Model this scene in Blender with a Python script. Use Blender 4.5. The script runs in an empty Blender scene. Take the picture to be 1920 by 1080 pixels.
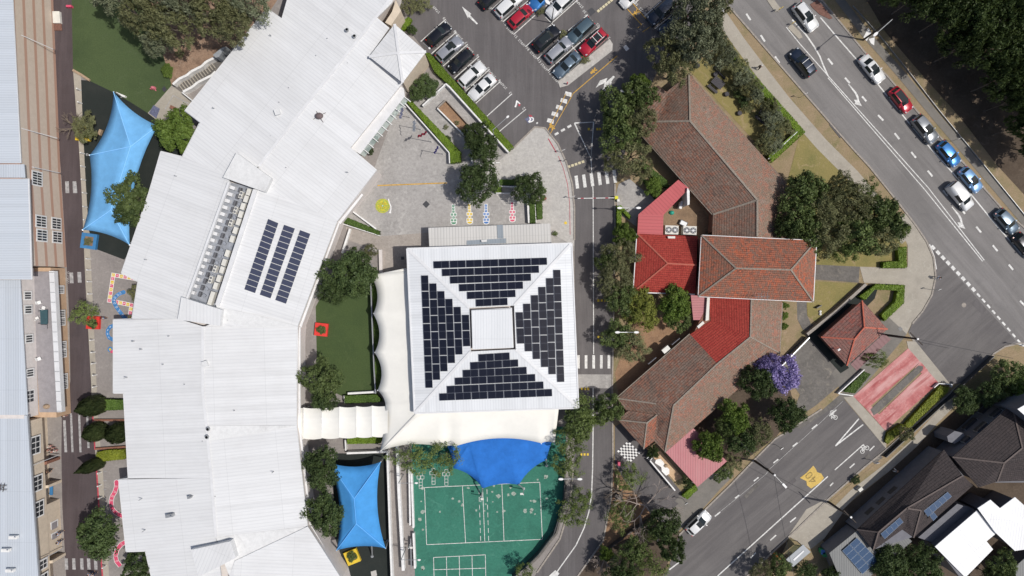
import bpy, bmesh, math, random
import numpy as np
from mathutils import Vector, Matrix
from mathutils.geometry import tessellate_polygon
random.seed(7)
R=math.radians
scene=bpy.context.scene
col=scene.collection
# ---------------------------------------------------------------- camera, sky, sun
S=1/12.0      # metres per photo pixel on the ground
H=108.0       # flying height
cam=bpy.data.cameras.new('camera'); cam.sensor_width=36; cam.lens=36*H/160.0
cam.clip_start=1; cam.clip_end=2000
co=bpy.data.objects.new('camera',cam); co.location=(0,0,H); co.rotation_euler=(0,0,0)
col.objects.link(co); scene.camera=co
SUN_EL=R(61); sx,sy=0.983,-0.184
w=bpy.data.worlds.new("World"); scene.world=w; w.use_nodes=True
nt=w.node_tree; bg=nt.nodes['Background']; sky=nt.nodes.new('ShaderNodeTexSky')
sky.sky_type='NISHITA'; sky.sun_disc=False; sky.sun_elevation=SUN_EL; sky.sun_rotation=math.atan2(sx,sy)
sky.air_density=1.0; sky.dust_density=2.5; sky.ozone_density=1.0
nt.links.new(sky.outputs[0],bg.inputs[0]); bg.inputs[1].default_value=0.085
sl=bpy.data.lights.new('sun','SUN'); sl.energy=3.3; sl.angle=R(0.6); sl.color=(1,.965,.91)
so=bpy.data.objects.new('sun',sl); col.objects.link(so)
sv=Vector((sx*math.cos(SUN_EL),sy*math.cos(SUN_EL),math.sin(SUN_EL)))
so.rotation_euler=sv.to_track_quat('Z','Y').to_euler(); so.location=(60,-20,90)
scene.view_settings.view_transform='Standard'; scene.view_settings.look='None'
scene.view_settings.exposure=0.0; scene.view_settings.gamma=1
# ---------------------------------------------------------------- helpers
def W(x,y,z=0.0):
    k=S*(H-z)/H
    return Vector(((x-960)*k,(540-y)*k,z))
def tag(o,label=None,cat=None,group=None,kind=None):
    if label: o['label']=label
    if cat: o['category']=cat
    if group: o['group']=group
    if kind: o['kind']=kind
    return o
def empty(name,loc,label,cat,group=None,rz=0):
    o=bpy.data.objects.new(name,None); col.objects.link(o); o.location=loc; o.rotation_euler[2]=rz
    o.empty_display_size=.5
    return tag(o,label,cat,group)
ORD=['first','second','third','fourth','fifth','sixth','seventh','eighth','ninth','tenth','eleventh','twelfth','thirteenth','fourteenth','fifteenth','sixteenth','seventeenth','eighteenth','nineteenth','twentieth','twenty-first','twenty-second','twenty-third','twenty-fourth','twenty-fifth','twenty-sixth']
CNT=[0]
def jit():
    CNT[0]+=1; return (CNT[0]%37)*.0001
class MB:
    def __init__(s): s.v=[]; s.f=[]; s.m=[]; s.uv={}
    def face(s,pts,m=0,uv=None):
        i=len(s.v); s.v+= [tuple(p) for p in pts]; s.f.append(tuple(range(i,i+len(pts)))); s.m.append(m)
        if uv: s.uv[len(s.f)-1]=uv
        return s
    def up(s,pts,m=0,uv=None):
        a=sum((pts[i][0]*pts[(i+1)%len(pts)][1]-pts[(i+1)%len(pts)][0]*pts[i][1]) for i in range(len(pts)))
        if a<0:
            pts=list(reversed(pts)); uv=list(reversed(uv)) if uv else None
        return s.face(pts,m,uv)
    def sheet(s,px,z,m=0):
        z+=jit(); return s.up([W(x,y,z) for x,y in px],m)
    def roof(s,pts,m=0): return s.up([W(x,y,z) for x,y,z in pts],m)
    def prism(s,P,z0,z1,m=0,mt=None):
        """P: world xy points, vertical walls"""
        a=sum((P[i][0]*P[(i+1)%len(P)][1]-P[(i+1)%len(P)][0]*P[i][1]) for i in range(len(P)))
        if a<0: P=list(reversed(P))
        n=len(P); mt=m if mt is None else mt
        s.face([(p[0],p[1],z1) for p in P],mt)
        s.face([(p[0],p[1],z0) for p in reversed(P)],m)
        for i in range(n):
            p,q=P[i],P[(i+1)%n]
            s.face([(p[0],p[1],z0),(q[0],q[1],z0),(q[0],q[1],z1),(p[0],p[1],z1)],m)
        return s
    def pprism(s,px,z0,z1,m=0,mt=None,zr=None):
        return s.prism([W(x,y,z1 if zr is None else zr) for x,y in px],z0,z1,m,mt)
    def box(s,c,d,rz=0,m=0):
        hx,hy=d[0]/2,d[1]/2; cr,sr=math.cos(rz),math.sin(rz)
        P=[(c[0]+x*cr-y*sr,c[1]+x*sr+y*cr) for x,y in((-hx,-hy),(hx,-hy),(hx,hy),(-hx,hy))]
        return s.prism(P,c[2]-d[2]/2,c[2]+d[2]/2,m)
    def bar(s,a,b,wd,ht=None,m=0):
        a=Vector(a);b=Vector(b);ht=wd if ht is None else ht
        d=(b-a).normalized(); u=Vector((0,0,1)) if abs(d.z)<.95 else Vector((1,0,0))
        r=d.cross(u).normalized(); t=r.cross(d)
        r*=wd/2; t*=ht/2
        A=[a-r-t,a+r-t,a+r+t,a-r+t]; B=[p+(b-a) for p in A]
        s.face(A,m); s.face(B[::-1],m)
        for i in range(4): s.face([A[i],B[i],B[(i+1)%4],A[(i+1)%4]][::-1],m)
        return s
    def tube(s,a,b,r0,r1=None,n=8,m=0,cap=True):
        a=Vector(a);b=Vector(b);r1=r0 if r1 is None else r1
        d=(b-a).normalized(); u=Vector((0,0,1)) if abs(d.z)<.95 else Vector((1,0,0))
        x=d.cross(u).normalized(); y=d.cross(x)
        c=[(math.cos(2*math.pi*i/n),math.sin(2*math.pi*i/n)) for i in range(n)]
        A=[a+(x*p+y*q)*r0 for p,q in c]; B=[b+(x*p+y*q)*r1 for p,q in c]
        for i in range(n): s.face([A[i],A[(i+1)%n],B[(i+1)%n],B[i]],m)
        if cap: s.face(A[::-1],m); s.face(B,m)
        return s
    def disc(s,c,r,n=20,m=0,ry=None):
        ry=ry or r
        return s.face([(c[0]+r*math.cos(2*math.pi*i/n),c[1]+ry*math.sin(2*math.pi*i/n),c[2]) for i in range(n)],m)
    def dome(s,c,rx,ry,rz,n=12,k=5,m=0,z0=0):
        prev=None
        for j in range(k+1):
            t=math.pi/2*j/k
            ring=[(c[0]+rx*math.cos(t)*math.cos(2*math.pi*i/n),c[1]+ry*math.cos(t)*math.sin(2*math.pi*i/n),c[2]+rz*math.sin(t)) for i in range(n)]
            if prev:
                for i in range(n): s.face([prev[i],prev[(i+1)%n],ring[(i+1)%n],ring[i]],m)
            prev=ring
        return s
    def build(s,name,mats,parent=None,center=True,smooth=False,loc=None):
        me=bpy.data.meshes.new(name)
        V=np.array(s.v,dtype=float)
        c=np.zeros(3)
        if parent is not None and loc is None: c=np.array(parent.location)
        elif loc is not None: c=np.array(loc,dtype=float)
        elif center: c=np.array([(V[:,0].min()+V[:,0].max())/2,(V[:,1].min()+V[:,1].max())/2,V[:,2].min()])
        me.from_pydata((V-c).tolist(),[],s.f)
        if not isinstance(mats,(list,tuple)): mats=[mats]
        for m in mats: me.materials.append(m)
        me.polygons.foreach_set('material_index',s.m)
        uvl=me.uv_layers.new(name='UVMap').data
        for fi,p in enumerate(me.polygons):
            if fi in s.uv:
                for k,li in enumerate(p.loop_indices): uvl[li].uv=s.uv[fi][k]
                continue
            n=p.normal
            if abs(n.z)>.9996: u=Vector((1,0,0)); v=Vector((0,1,0))
            else:
                u=Vector((0,0,1)).cross(n).normalized(); v=n.cross(u)
            for li in p.loop_indices:
                q=Vector(s.v[me.loops[li].vertex_index]); uvl[li].uv=(q.dot(u),q.dot(v))
        if smooth:
            bm=bmesh.new(); bm.from_mesh(me); bmesh.ops.remove_doubles(bm,verts=bm.verts,dist=1e-4); bm.to_mesh(me); bm.free()
            me.polygons.foreach_set('use_smooth',[True]*len(me.polygons))
        o=bpy.data.objects.new(name,me); col.objects.link(o)
        if parent is not None: o.parent=parent
        else: o.location=c
        return o
# ---------------------------------------------------------------- materials
def newmat(name):
    m=bpy.data.materials.new(name); m.use_nodes=True; t=m.node_tree
    return m,t,t.nodes['Principled BSDF']
def N(t,typ,**kw):
    n=t.nodes.new(typ)
    for k,v in kw.items():
        if k.startswith('i_'):
            key=k[2:]; key=int(key) if key.isdigit() else key.replace('_',' ')
            n.inputs[key].default_value=v
        else: setattr(n,k,v)
    return n
def c4(c): return (c[0],c[1],c[2],1)
def mixc(t,f,a,b,bt='MIX'):
    n=t.nodes.new('ShaderNodeMix'); n.data_type='RGBA'; n.blend_type=bt
    for s_,v in ((n.inputs[0],f),(n.inputs[6],a),(n.inputs[7],b)):
        if isinstance(v,(int,float)): s_.default_value=v
        elif isinstance(v,tuple): s_.default_value=c4(v) if len(v)==3 else v
        else: t.links.new(v,s_)
    return n.outputs[2]
def math_(t,op,a,b=None,c=None):
    n=t.nodes.new('ShaderNodeMath'); n.operation=op
    for i,v in enumerate((a,b,c)):
        if v is None: continue
        if isinstance(v,(int,float)): n.inputs[i].default_value=v
        else: t.links.new(v,n.inputs[i])
    return n.outputs[0]
def noise(t,vec,scale,detail=4,rough=.6,dist=0):
    n=t.nodes.new('ShaderNodeTexNoise'); n.inputs['Scale'].default_value=scale; n.inputs['Detail'].default_value=detail
    n.inputs['Roughness'].default_value=rough; n.inputs['Distortion'].default_value=dist
    t.links.new(vec,n.inputs['Vector']); return n.outputs[0]
def ramp(t,f,a,b):
    n=t.nodes.new('ShaderNodeMapRange'); n.inputs[1].default_value=a; n.inputs[2].default_value=b; n.clamp=True
    t.links.new(f,n.inputs[0]); return n.outputs[0]
def wpos(t): return t.nodes.new('ShaderNodeNewGeometry').outputs['Position']
def bump(t,b,h,st,dist=.02):
    n=t.nodes.new('ShaderNodeBump'); n.inputs['Strength'].default_value=st; n.inputs['Distance'].default_value=dist
    t.links.new(h,n.inputs['Height']); t.links.new(n.outputs[0],b.inputs['Normal'])
def rough_(name,c1,c2,s1=.35,s2=3.0,c3=None,rough=.9,bmp=.3,patch=(.45,.7),fine=.35,streak=None,spots=None):
    """ground-like surface: large patches c1/c2, fine grain, optional stain colour c3"""
    m,t,b=newmat(name); p=wpos(t)
    a=mixc(t,ramp(t,noise(t,p,s1,5,.65),patch[0],patch[1]),c1,c2)
    if c3: a=mixc(t,ramp(t,noise(t,p,s1*2.3,6,.7,1.2),.55,.72),a,c3)
    if streak is not None:
        mp=t.nodes.new('ShaderNodeMapping'); mp.vector_type='TEXTURE'; mp.inputs['Rotation'].default_value=(0,0,streak); mp.inputs['Scale'].default_value=(14,1,1); t.links.new(p,mp.inputs[0])
        sn=noise(t,mp.outputs[0],.75,6,.7,.3); a=mixc(t,math_(t,'MULTIPLY',ramp(t,sn,.42,.66),.55),a,tuple(x*1.28 for x in c2)); a=mixc(t,math_(t,'MULTIPLY',ramp(t,noise(t,mp.outputs[0],1.4,5,.7),.55,.75),.5),a,tuple(x*.75 for x in c1))
    if spots: a=mixc(t,ramp(t,noise(t,p,spots,7,.85,.5),.63,.70),a,tuple(x*.62 for x in c1)); 
    g=noise(t,p,s2,6,.8)
    a=mixc(t,fine,a,mixc(t,ramp(t,g,.3,.72),(.25,.25,.25),(1.7,1.7,1.7)),'MULTIPLY')
    t.links.new(a,b.inputs['Base Color']); b.inputs['Roughness'].default_value=rough
    b.inputs['Specular IOR Level'].default_value=.25
    if bmp: bump(t,b,g,bmp,.03)
    return m
def plain(name,c,rough=.6,metal=0,coat=0,var=.12,spec=.5,scale=1.5):
    m,t,b=newmat(name); p=wpos(t)
    if var:
        g=noise(t,p,scale,5,.7)
        k=mixc(t,ramp(t,g,.3,.7),(1-var*1.6,1-var*1.6,1-var*1.6),(1+var*.5,1+var*.5,1+var*.5))
        a=mixc(t,1.0,c,k,'MULTIPLY'); t.links.new(a,b.inputs['Base Color'])
    else: b.inputs['Base Color'].default_value=c4(c)
    b.inputs['Roughness'].default_value=rough; b.inputs['Metallic'].default_value=metal
    b.inputs['Coat Weight'].default_value=coat; b.inputs['Coat Roughness'].default_value=.06
    b.inputs['Specular IOR Level'].default_value=spec
    return m
def ribbed(name,c,sp=.42,dk=.78,rough=.45,dirt=.12,dirtc=(.45,.43,.40),metal=0.0,sheet=3.4):
    m,t,b=newmat(name); uv=t.nodes.new('ShaderNodeUVMap').outputs[0]
    sep=t.nodes.new('ShaderNodeSeparateXYZ'); t.links.new(uv,sep.inputs[0]); u=sep.outputs[0]; v=sep.outputs[1]
    fr=math_(t,'FRACT',math_(t,'DIVIDE',u,sp))
    tri=math_(t,'ABSOLUTE',math_(t,'SUBTRACT',fr,.5))          # 0 at groove centre .. .5
    gr=ramp(t,tri,.0,.2)
    # sheet-to-sheet tone
    wn=t.nodes.new('ShaderNodeTexWhiteNoise'); wn.noise_dimensions='1D'
    t.links.new(math_(t,'FLOOR',math_(t,'DIVIDE',u,sp*2)),wn.inputs['W'])
    wn2=t.nodes.new('ShaderNodeTexWhiteNoise'); wn2.noise_dimensions='1D'
    t.links.new(math_(t,'FLOOR',math_(t,'DIVIDE',v,sheet*2.2)),wn2.inputs['W'])
    base=mixc(t,wn.outputs[0],tuple(x*.93 for x in c),tuple(min(1,x*1.03) for x in c))
    base=mixc(t,math_(t,'MULTIPLY',wn2.outputs[0],.5),base,tuple(x*.95 for x in c))
    base=mixc(t,gr,mixc(t,1.0,base,(dk,dk,dk*1.01),'MULTIPLY'),base)
    p=wpos(t)
    mp=t.nodes.new('ShaderNodeMapping'); mp.inputs['Scale'].default_value=(1,.12,1); t.links.new(uv,mp.inputs[0])
    d1=ramp(t,noise(t,mp.outputs[0],1.6,6,.75),.48,.85)
    d2=ramp(t,noise(t,p,.11,5,.7),.45,.8)
    base=mixc(t,math_(t,'MULTIPLY',math_(t,'ADD',d1,d2),dirt),base,dirtc)
    d3=ramp(t,noise(t,p,1.1,8,.8),.62,.8)
    base=mixc(t,math_(t,'MULTIPLY',d3,dirt*.7),base,tuple(x*.6 for x in dirtc))
    mp2=t.nodes.new('ShaderNodeMapping'); mp2.inputs['Scale'].default_value=(2.2,.06,1); t.links.new(uv,mp2.inputs[0])
    st=ramp(t,noise(t,mp2.outputs[0],1.0,8,.8),.56,.78); base=mixc(t,math_(t,'MULTIPLY',st,dirt*1.3),base,tuple(x*.8 for x in dirtc))
    lap=math_(t,'LESS_THAN',math_(t,'FRACT',math_(t,'DIVIDE',v,sheet*2.2)),.008); base=mixc(t,math_(t,'MULTIPLY',lap,.35),base,tuple(x*.6 for x in c))
    t.links.new(base,b.inputs['Base Color']); b.inputs['Roughness'].default_value=rough; b.inputs['Metallic'].default_value=metal
    bump(t,b,gr,.3,.03); b.inputs['Specular IOR Level'].default_value=.3
    return m
def tiled(name,cols,row=.36,colw=.3,dk=.45,patch=None,fade=.0):
    """roof tiles in courses: per-tile colour, dark course shadow line, undulation"""
    m,t,b=newmat(name); uv=t.nodes.new('ShaderNodeUVMap').outputs[0]
    sep=t.nodes.new('ShaderNodeSeparateXYZ'); t.links.new(uv,sep.inputs[0])
    u=math_(t,'DIVIDE',sep.outputs[0],colw); v=math_(t,'DIVIDE',sep.outputs[1],row)
    cmb=t.nodes.new('ShaderNodeCombineXYZ'); t.links.new(math_(t,'FLOOR',u),cmb.inputs[0]); t.links.new(math_(t,'FLOOR',v),cmb.inputs[1])
    wn=t.nodes.new('ShaderNodeTexWhiteNoise'); wn.noise_dimensions='2D'; t.links.new(cmb.outputs[0],wn.inputs['Vector'])
    cr=t.nodes.new('ShaderNodeValToRGB'); e=cr.color_ramp.elements
    while len(e)<len(cols): e.new(.5)
    for i,c in enumerate(cols): e[i].position=i/(len(cols)-1); e[i].color=c4(c)
    # blend random tile with weather noise
    p=wpos(t); nz=noise(t,p,.45,6,.75,.6)
    f=math_(t,'ADD',math_(t,'MULTIPLY',wn.outputs[0],.5),math_(t,'MULTIPLY',ramp(t,nz,.36,.64),.5))
    t.links.new(f,cr.inputs[0]); base=cr.outputs[0]
    if patch:
        base=mixc(t,math_(t,'MULTIPLY',ramp(t,noise(t,p,.35,8,.8,1.2),.42,.58),.75),base,patch)
        base=mixc(t,math_(t,'MULTIPLY',ramp(t,noise(t,p,1.3,6,.8,.4),.55,.7),.7),base,tuple(x*.55 for x in patch))
    nf=noise(t,p,5.0,4,.8); base=mixc(t,.6,base,mixc(t,ramp(t,nf,.3,.7),(.3,.3,.3),(1.75,1.75,1.75)),'MULTIPLY')
    fv=math_(t,'FRACT',v); ln=ramp(t,fv,.0,.28)
    base=mixc(t,ln,mixc(t,1.0,base,(dk,dk,dk),'MULTIPLY'),base)
    t.links.new(base,b.inputs['Base Color']); b.inputs['Roughness'].default_value=.85; b.inputs['Specular IOR Level'].default_value=.25
    fu=math_(t,'SINE',math_(t,'MULTIPLY',u,6.2832)); hh=math_(t,'ADD',math_(t,'MULTIPLY',fu,.3),math_(t,'SUBTRACT',1,fv))
    bump(t,b,hh,.6,.05)
    return m
def leafy(name,c1,c2,c3=None,trans=.25,big=.25):
    m,t,b=newmat(name); g=t.nodes.new('ShaderNodeNewGeometry')
    oi=t.nodes.new('ShaderNodeObjectInfo')
    a=mixc(t,g.outputs['Random Per Island'],c1,c2)
    a=mixc(t,math_(t,'MULTIPLY',ramp(t,noise(t,g.outputs['Position'],.55,5,.75),.45,.68),.55),a,tuple(min(1,x*1.55+.01*k) for k,x in zip((1.2,1,.5),c2)))
    hsv=t.nodes.new('ShaderNodeHueSaturation'); t.links.new(a,hsv.inputs['Color'])
    t.links.new(math_(t,'ADD',math_(t,'MULTIPLY',oi.outputs['Random'],.35),.8),hsv.inputs['Value'])
    a=hsv.outputs[0]
    t.links.new(a,b.inputs['Base Color']); b.inputs['Roughness'].default_value=.6; b.inputs['Specular IOR Level'].default_value=.3
    tr=t.nodes.new('ShaderNodeBsdfTranslucent'); t.links.new(a,tr.inputs[0]); mx=t.nodes.new('ShaderNodeMixShader'); mx.inputs[0].default_value=trans
    t.links.new(b.outputs[0],mx.inputs[1]); t.links.new(tr.outputs[0],mx.inputs[2])
    t.links.new(mx.outputs[0],t.nodes['Material Output'].inputs[0])
    return m
M={}
M['soil']=rough_('soil',(0.260,0.176,0.111),(0.169,0.117,0.078),.5,4,(0.338,0.247,0.156))
M['bark']=rough_('bark_mulch',(0.300,0.200,0.138),(0.163,0.106,0.075),.7,5,(0.375,0.288,0.213))
M['orangesoil']=rough_('orange_mulch',(0.306,0.187,0.111),(0.221,0.136,0.085),.8,5,(0.357,0.246,0.162))
M['drygrass']=rough_('dry_grass',(0.291,0.219,0.134),(0.198,0.176,0.085),.35,6,(0.360,0.267,0.185),fine=.4)
M['lawn']=rough_('lawn',(0.250,0.209,0.081),(0.176,0.169,0.061),.25,6,(0.365,0.277,0.162),fine=.35)
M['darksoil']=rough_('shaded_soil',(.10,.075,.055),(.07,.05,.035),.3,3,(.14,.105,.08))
M['turf']=rough_('synthetic_turf',(0.060,0.089,0.031),(0.045,0.071,0.026),.12,5,(0.072,0.100,0.038),fine=.3,bmp=.15)
M['turf2']=rough_('synthetic_turf_olive',(0.068,0.097,0.039),(0.050,0.075,0.031),.12,5,(0.082,0.109,0.052),fine=.3,bmp=.15)
M['rubber']=rough_('black_rubber',(.022,.027,.025),(.030,.034,.031),.3,4,None,fine=.2,bmp=.1)
M['asphalt']=rough_('asphalt_carpark',(0.113,0.104,0.104),(0.136,0.126,0.125),.15,7,(0.102,0.096,0.097),fine=.16,bmp=.15,streak=R(90),spots=.9)
M['road']=rough_('asphalt_road',(0.180,0.170,0.164),(0.210,0.198,0.191),.12,7,(0.158,0.150,0.147),fine=.18,bmp=.15,streak=R(-50),spots=.9)
M['road2']=rough_('asphalt_lower_road',(0.122,0.113,0.112),(0.148,0.138,0.133),.12,7,(0.110,0.103,0.103),fine=.18,bmp=.15,streak=R(41),spots=.9)
M['lane']=rough_('brown_asphalt',(0.073,0.057,0.059),(0.088,0.070,0.073),.2,6,(0.064,0.053,0.057),fine=.18,bmp=.15,streak=R(88),spots=.9)
M['concrete']=rough_('yard_concrete',(.27,.245,.23),(.22,.20,.19),.3,3,(.33,.305,.28),fine=.22,bmp=.1,spots=.55)
M['concrete2']=rough_('court_concrete',(.37,.352,.335),(.29,.275,.262),.22,2.2,(.47,.45,.425),fine=.34,bmp=.1,spots=.5)
M['plaza']=rough_('corner_concrete',(.46,.44,.41),(.40,.38,.36),.5,2.4,(.55,.53,.50),fine=.3,bmp=.1,spots=.4)
M['paving_tan']=rough_('tan_concrete_pavers',(.36,.32,.285),(.31,.275,.245),.5,3,(.42,.38,.34),fine=.3,bmp=.1,spots=.6)
M['path']=rough_('footpath_concrete',(.38,.345,.29),(.32,.29,.245),.5,4,(.43,.40,.34),fine=.2,bmp=.1,spots=.55)
M['gpath']=rough_('grey_footpath',(.20,.185,.165),(.16,.15,.135),.5,4,None,fine=.25,bmp=.1,spots=.55)
M['stain']=rough_('stained_paving',(.16,.148,.135),(.115,.107,.10),.35,2.5,(.25,.225,.19),fine=.35,bmp=.15)
M['kerb']=plain('kerb_concrete',(.36,.32,.28),.9,var=.25,scale=3)
M['courtgreen']=rough_('green_court',(.045,.185,.13),(.034,.135,.097),.3,3,(.075,.235,.17),fine=.25,bmp=0,streak=R(60),spots=.5)
M['pinkroad']=rough_('red_coloured_paving',(.50,.20,.19),(.38,.11,.11),.5,3,(.60,.36,.34),fine=.3,bmp=.1)
def lanebands(m):
    t=m.node_tree; b=t.nodes['Principled BSDF']; src=b.inputs['Base Color'].links[0].from_socket; p=wpos(t)
    mp=t.nodes.new('ShaderNodeMapping'); mp.vector_type='TEXTURE'; mp.inputs['Rotation'].default_value=(0,0,R(41)); mp.inputs['Scale'].default_value=(9,1,1); mp.inputs['Location'].default_value=(54,-14.6,0); t.links.new(p,mp.inputs[0])
    n1=ramp(t,noise(t,mp.outputs[0],.62,5,.6,.2),.46,.62); n2=ramp(t,noise(t,mp.outputs[0],.9,4,.6,.1),.52,.64)
    a=mixc(t,math_(t,'MULTIPLY',n1,.75),src,(.60,.37,.35)); a=mixc(t,math_(t,'MULTIPLY',n2,.8),a,(.33,.08,.08)); t.links.new(a,b.inputs['Base Color'])
lanebands(M['pinkroad'])
M['white']=plain('white_paint',(.80,.79,.77),.6,var=.12,scale=2)
M['roadwhite']=plain('road_marking_white',(.74,.73,.70),.7,var=.28,scale=3)
M['roadyellow']=plain('road_marking_yellow',(.62,.36,.06),.7,var=.3,scale=3)
M['wornyellow']=rough_('worn_yellow_patch',(.62,.43,.12),(.52,.36,.12),.6,5,(.66,.50,.20),fine=.25,bmp=0)
M['redpaint']=plain('red_line_paint',(.55,.07,.10),.7,var=.3)
M['yellow']=plain('yellow_paint',(.72,.50,.03),.6)
M['green']=plain('green_paint',(.07,.26,.14),.6)
M['blue']=plain('blue_paint',(.06,.19,.50),.6)
M['pink']=plain('pink_paint',(.66,.08,.16),.6)
M['lime']=plain('lime_paint',(.52,.50,.04),.6,var=.3,scale=6)
M['red']=plain('red_planter_paint',(.70,.04,.03),.5)
M['trackblue']=plain('track_blue',(.06,.22,.48),.6,var=.2)
M['cubeblue']=plain('planter_blue',(.05,.20,.42),.5)
M['faintblue']=plain('faded_blue_paint',(.14,.15,.24),.7,var=.3,scale=4)
M['wroof']=ribbed('white_ribbed_roof',(.70,.703,.705),sp=.5,dk=.915,dirt=.3,dirtc=(.47,.46,.45))
M['wroof2']=ribbed('hall_ribbed_roof',(.70,.715,.73),sp=.40,dk=.88,dirt=.2,dirtc=(.44,.44,.44))
M['wflash']=plain('white_flashing',(.70,.70,.705),.5,var=.08,scale=.6)
M['wvalley']=rough_('pale_valley_sheet',(.68,.68,.675),(.63,.63,.625),.12,2,(.54,.535,.53),fine=.16,bmp=0,patch=(.45,.75))
M['aroof']=ribbed('annex_roof',(.60,.585,.56),sp=.45,dk=.72,dirt=.25)
M['groof']=ribbed('grey_blue_roof',(.52,.56,.61),sp=.35,dk=.84,dirt=.12)
M['gsheet']=ribbed('new_grey_sheet',(.27,.31,.35),sp=.4,dk=.85,dirt=.1)
M['mgrey']=ribbed('grey_metal_roof',(.155,.16,.16),sp=.35,dk=.75,dirt=.1)
M['proof']=ribbed('pink_red_metal_roof',(.50,.11,.115),sp=.5,dk=.8,dirt=.10,dirtc=(.42,.17,.16))
M['proof2']=ribbed('faded_pink_metal_roof',(.45,.145,.16),sp=.38,dk=.68,dirt=.35,dirtc=(.46,.28,.26))
M['maroon']=ribbed('maroon_metal_roof',(.13,.028,.035),sp=.7,dk=.85,dirt=.1,dirtc=(.12,.05,.05))
M['wcol']=ribbed('bright_white_metal_roof',(.84,.84,.84),sp=.4,dk=.86,dirt=.04)
M['tile']=tiled('terracotta_tiles',[(0.097,0.070,0.060),(0.148,0.084,0.065),(0.251,0.108,0.070),(0.194,0.118,0.090),(0.239,0.160,0.125),(0.131,0.098,0.083)],patch=(0.154,0.118,0.095),dk=.35)
M['tileor']=tiled('orange_terracotta_tiles',[(0.090,0.063,0.057),(0.240,0.087,0.054),(0.432,0.117,0.059),(0.288,0.117,0.078),(0.180,0.112,0.088),(0.480,0.143,0.069)],patch=(0.205,0.122,0.088),dk=.45)
M['tilepale']=tiled('pale_terracotta_tiles',[(0.160,0.118,0.095),(0.239,0.139,0.105),(0.319,0.149,0.105),(0.217,0.154,0.120),(0.251,0.191,0.155),(0.308,0.129,0.090)],patch=(0.210,0.160,0.120),dk=.75)
M['tilered']=tiled('new_red_tiles',[(.25,.030,.024),(.31,.042,.032),(.34,.052,.038),(.27,.036,.030)],dk=.5)
M['tilegate']=tiled('gatehouse_tiles',[(.22,.085,.07),(.34,.10,.075),(.29,.145,.12),(.21,.095,.085),(.40,.12,.08)],row=.42,dk=.5,patch=(.22,.13,.11))
M['tiledark']=tiled('charcoal_brown_tiles',[(.042,.036,.036),(.052,.043,.043),(.062,.05,.049),(.048,.041,.042)],dk=.5)
M['ridge']=plain('ridge_capping',(.29,.245,.20),.85,var=.3,scale=4)
M['ridgered']=plain('red_ridge_capping',(.46,.12,.08),.8,var=.2,scale=4)
M['ridgedk']=plain('dark_ridge_capping',(.14,.11,.10),.85,var=.2,scale=4)
M['cream']=plain('cream_render',(.64,.54,.42),.85,var=.1)
M['cream2']=plain('pale_cream_render',(.68,.63,.60),.85,var=.08)
M['beige']=plain('tan_facade',(.55,.38,.25),.85,var=.1)
M['deck']=plain('grey_terrace_deck',(.30,.28,.29),.85,var=.12)
M['brickred']=plain('brick_wall',(.26,.12,.08),.9,var=.25,scale=5)
M['dark']=plain('dark_recess',(.03,.028,.028),.9,var=0)
M['dkmetal']=plain('dark_metal',(.05,.05,.055),.5,var=.1)
M['steel']=plain('galvanised_steel',(.42,.43,.44),.4,metal=.5,var=.12)
M['timber']=plain('weathered_timber_pole',(.07,.055,.045),.9,var=.2)
M['wood']=plain('pale_timber',(.42,.30,.20),.8,var=.2,scale=4)
M['char']=plain('charcoal_timber',(.055,.05,.058),.7,var=.15,scale=4)
M['paledeck']=rough_('sandy_ground',(.58,.40,.25),(.50,.34,.21),.8,4,(.64,.48,.32),fine=.2,bmp=0)
M['greywall']=plain('grey_house_wall',(.16,.16,.18),.8,var=.1)
M['shade_lb']=plain('light_blue_shade_cloth',(.17,.43,.74),.85,var=.09,spec=.15,scale=.9)
M['shade_mb']=plain('mid_blue_shade_cloth',(.07,.30,.66),.85,var=.09,spec=.15,scale=.9)
M['shade_db']=plain('royal_blue_shade_cloth',(.03,.17,.56),.85,var=.12,spec=.15,scale=.7)
M['pvc']=plain('cream_membrane',(.82,.80,.74),.6,var=.04,spec=.3,scale=.4)
M['glass']=plain('window_glass',(.03,.035,.04),.08,var=0,spec=.6)
M['carglass']=plain('vehicle_glass',(.018,.024,.026),.06,var=0,spec=.5)
M['tyre']=plain('tyre_rubber',(.02,.02,.02),.8,var=0)
M['lamp']=plain('headlamp_lens',(.6,.62,.64),.15,var=0)
M['tail']=plain('tail_lamp_lens',(.45,.01,.01),.2,var=0)
M['ac']=plain('off_white_unit',(.70,.68,.62),.6,var=.1)
M['acg']=plain('grey_fan_grille',(.12,.12,.13),.6,var=0)
M['trench']=plain('grey_plant_deck',(.32,.34,.38),.7,var=.2,scale=1.2)
M['skin']=plain('skin',(.45,.27,.18),.6,var=0)
M['hair']=plain('dark_hair',(.03,.02,.015),.6,var=0)
M['teal']=plain('teal_plastic',(.02,.33,.24),.5,var=0)
M['hvy']=plain('hi_vis_yellow',(.65,.62,.02),.6,var=0)
M['orange']=plain('orange_seat',(.80,.22,.02),.5,var=.05)
M['brickpave']=plain('terracotta_paving',(.20,.10,.075),.9,var=.25,scale=4)
M['shelter']=plain('shelter_roof_grey',(.30,.32,.34),.5,var=.08)
M['greenbin']=plain('green_bin',(.05,.35,.14),.5,var=0)
M['bluebin']=plain('blue_bin',(.08,.22,.60),.5,var=0)
M['trunk']=plain('grey_bark',(.20,.16,.125),.9,var=.25,scale=5)
M['palebark']=plain('pale_bare_branches',(.40,.33,.29),.9,var=.2,scale=5)
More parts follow.
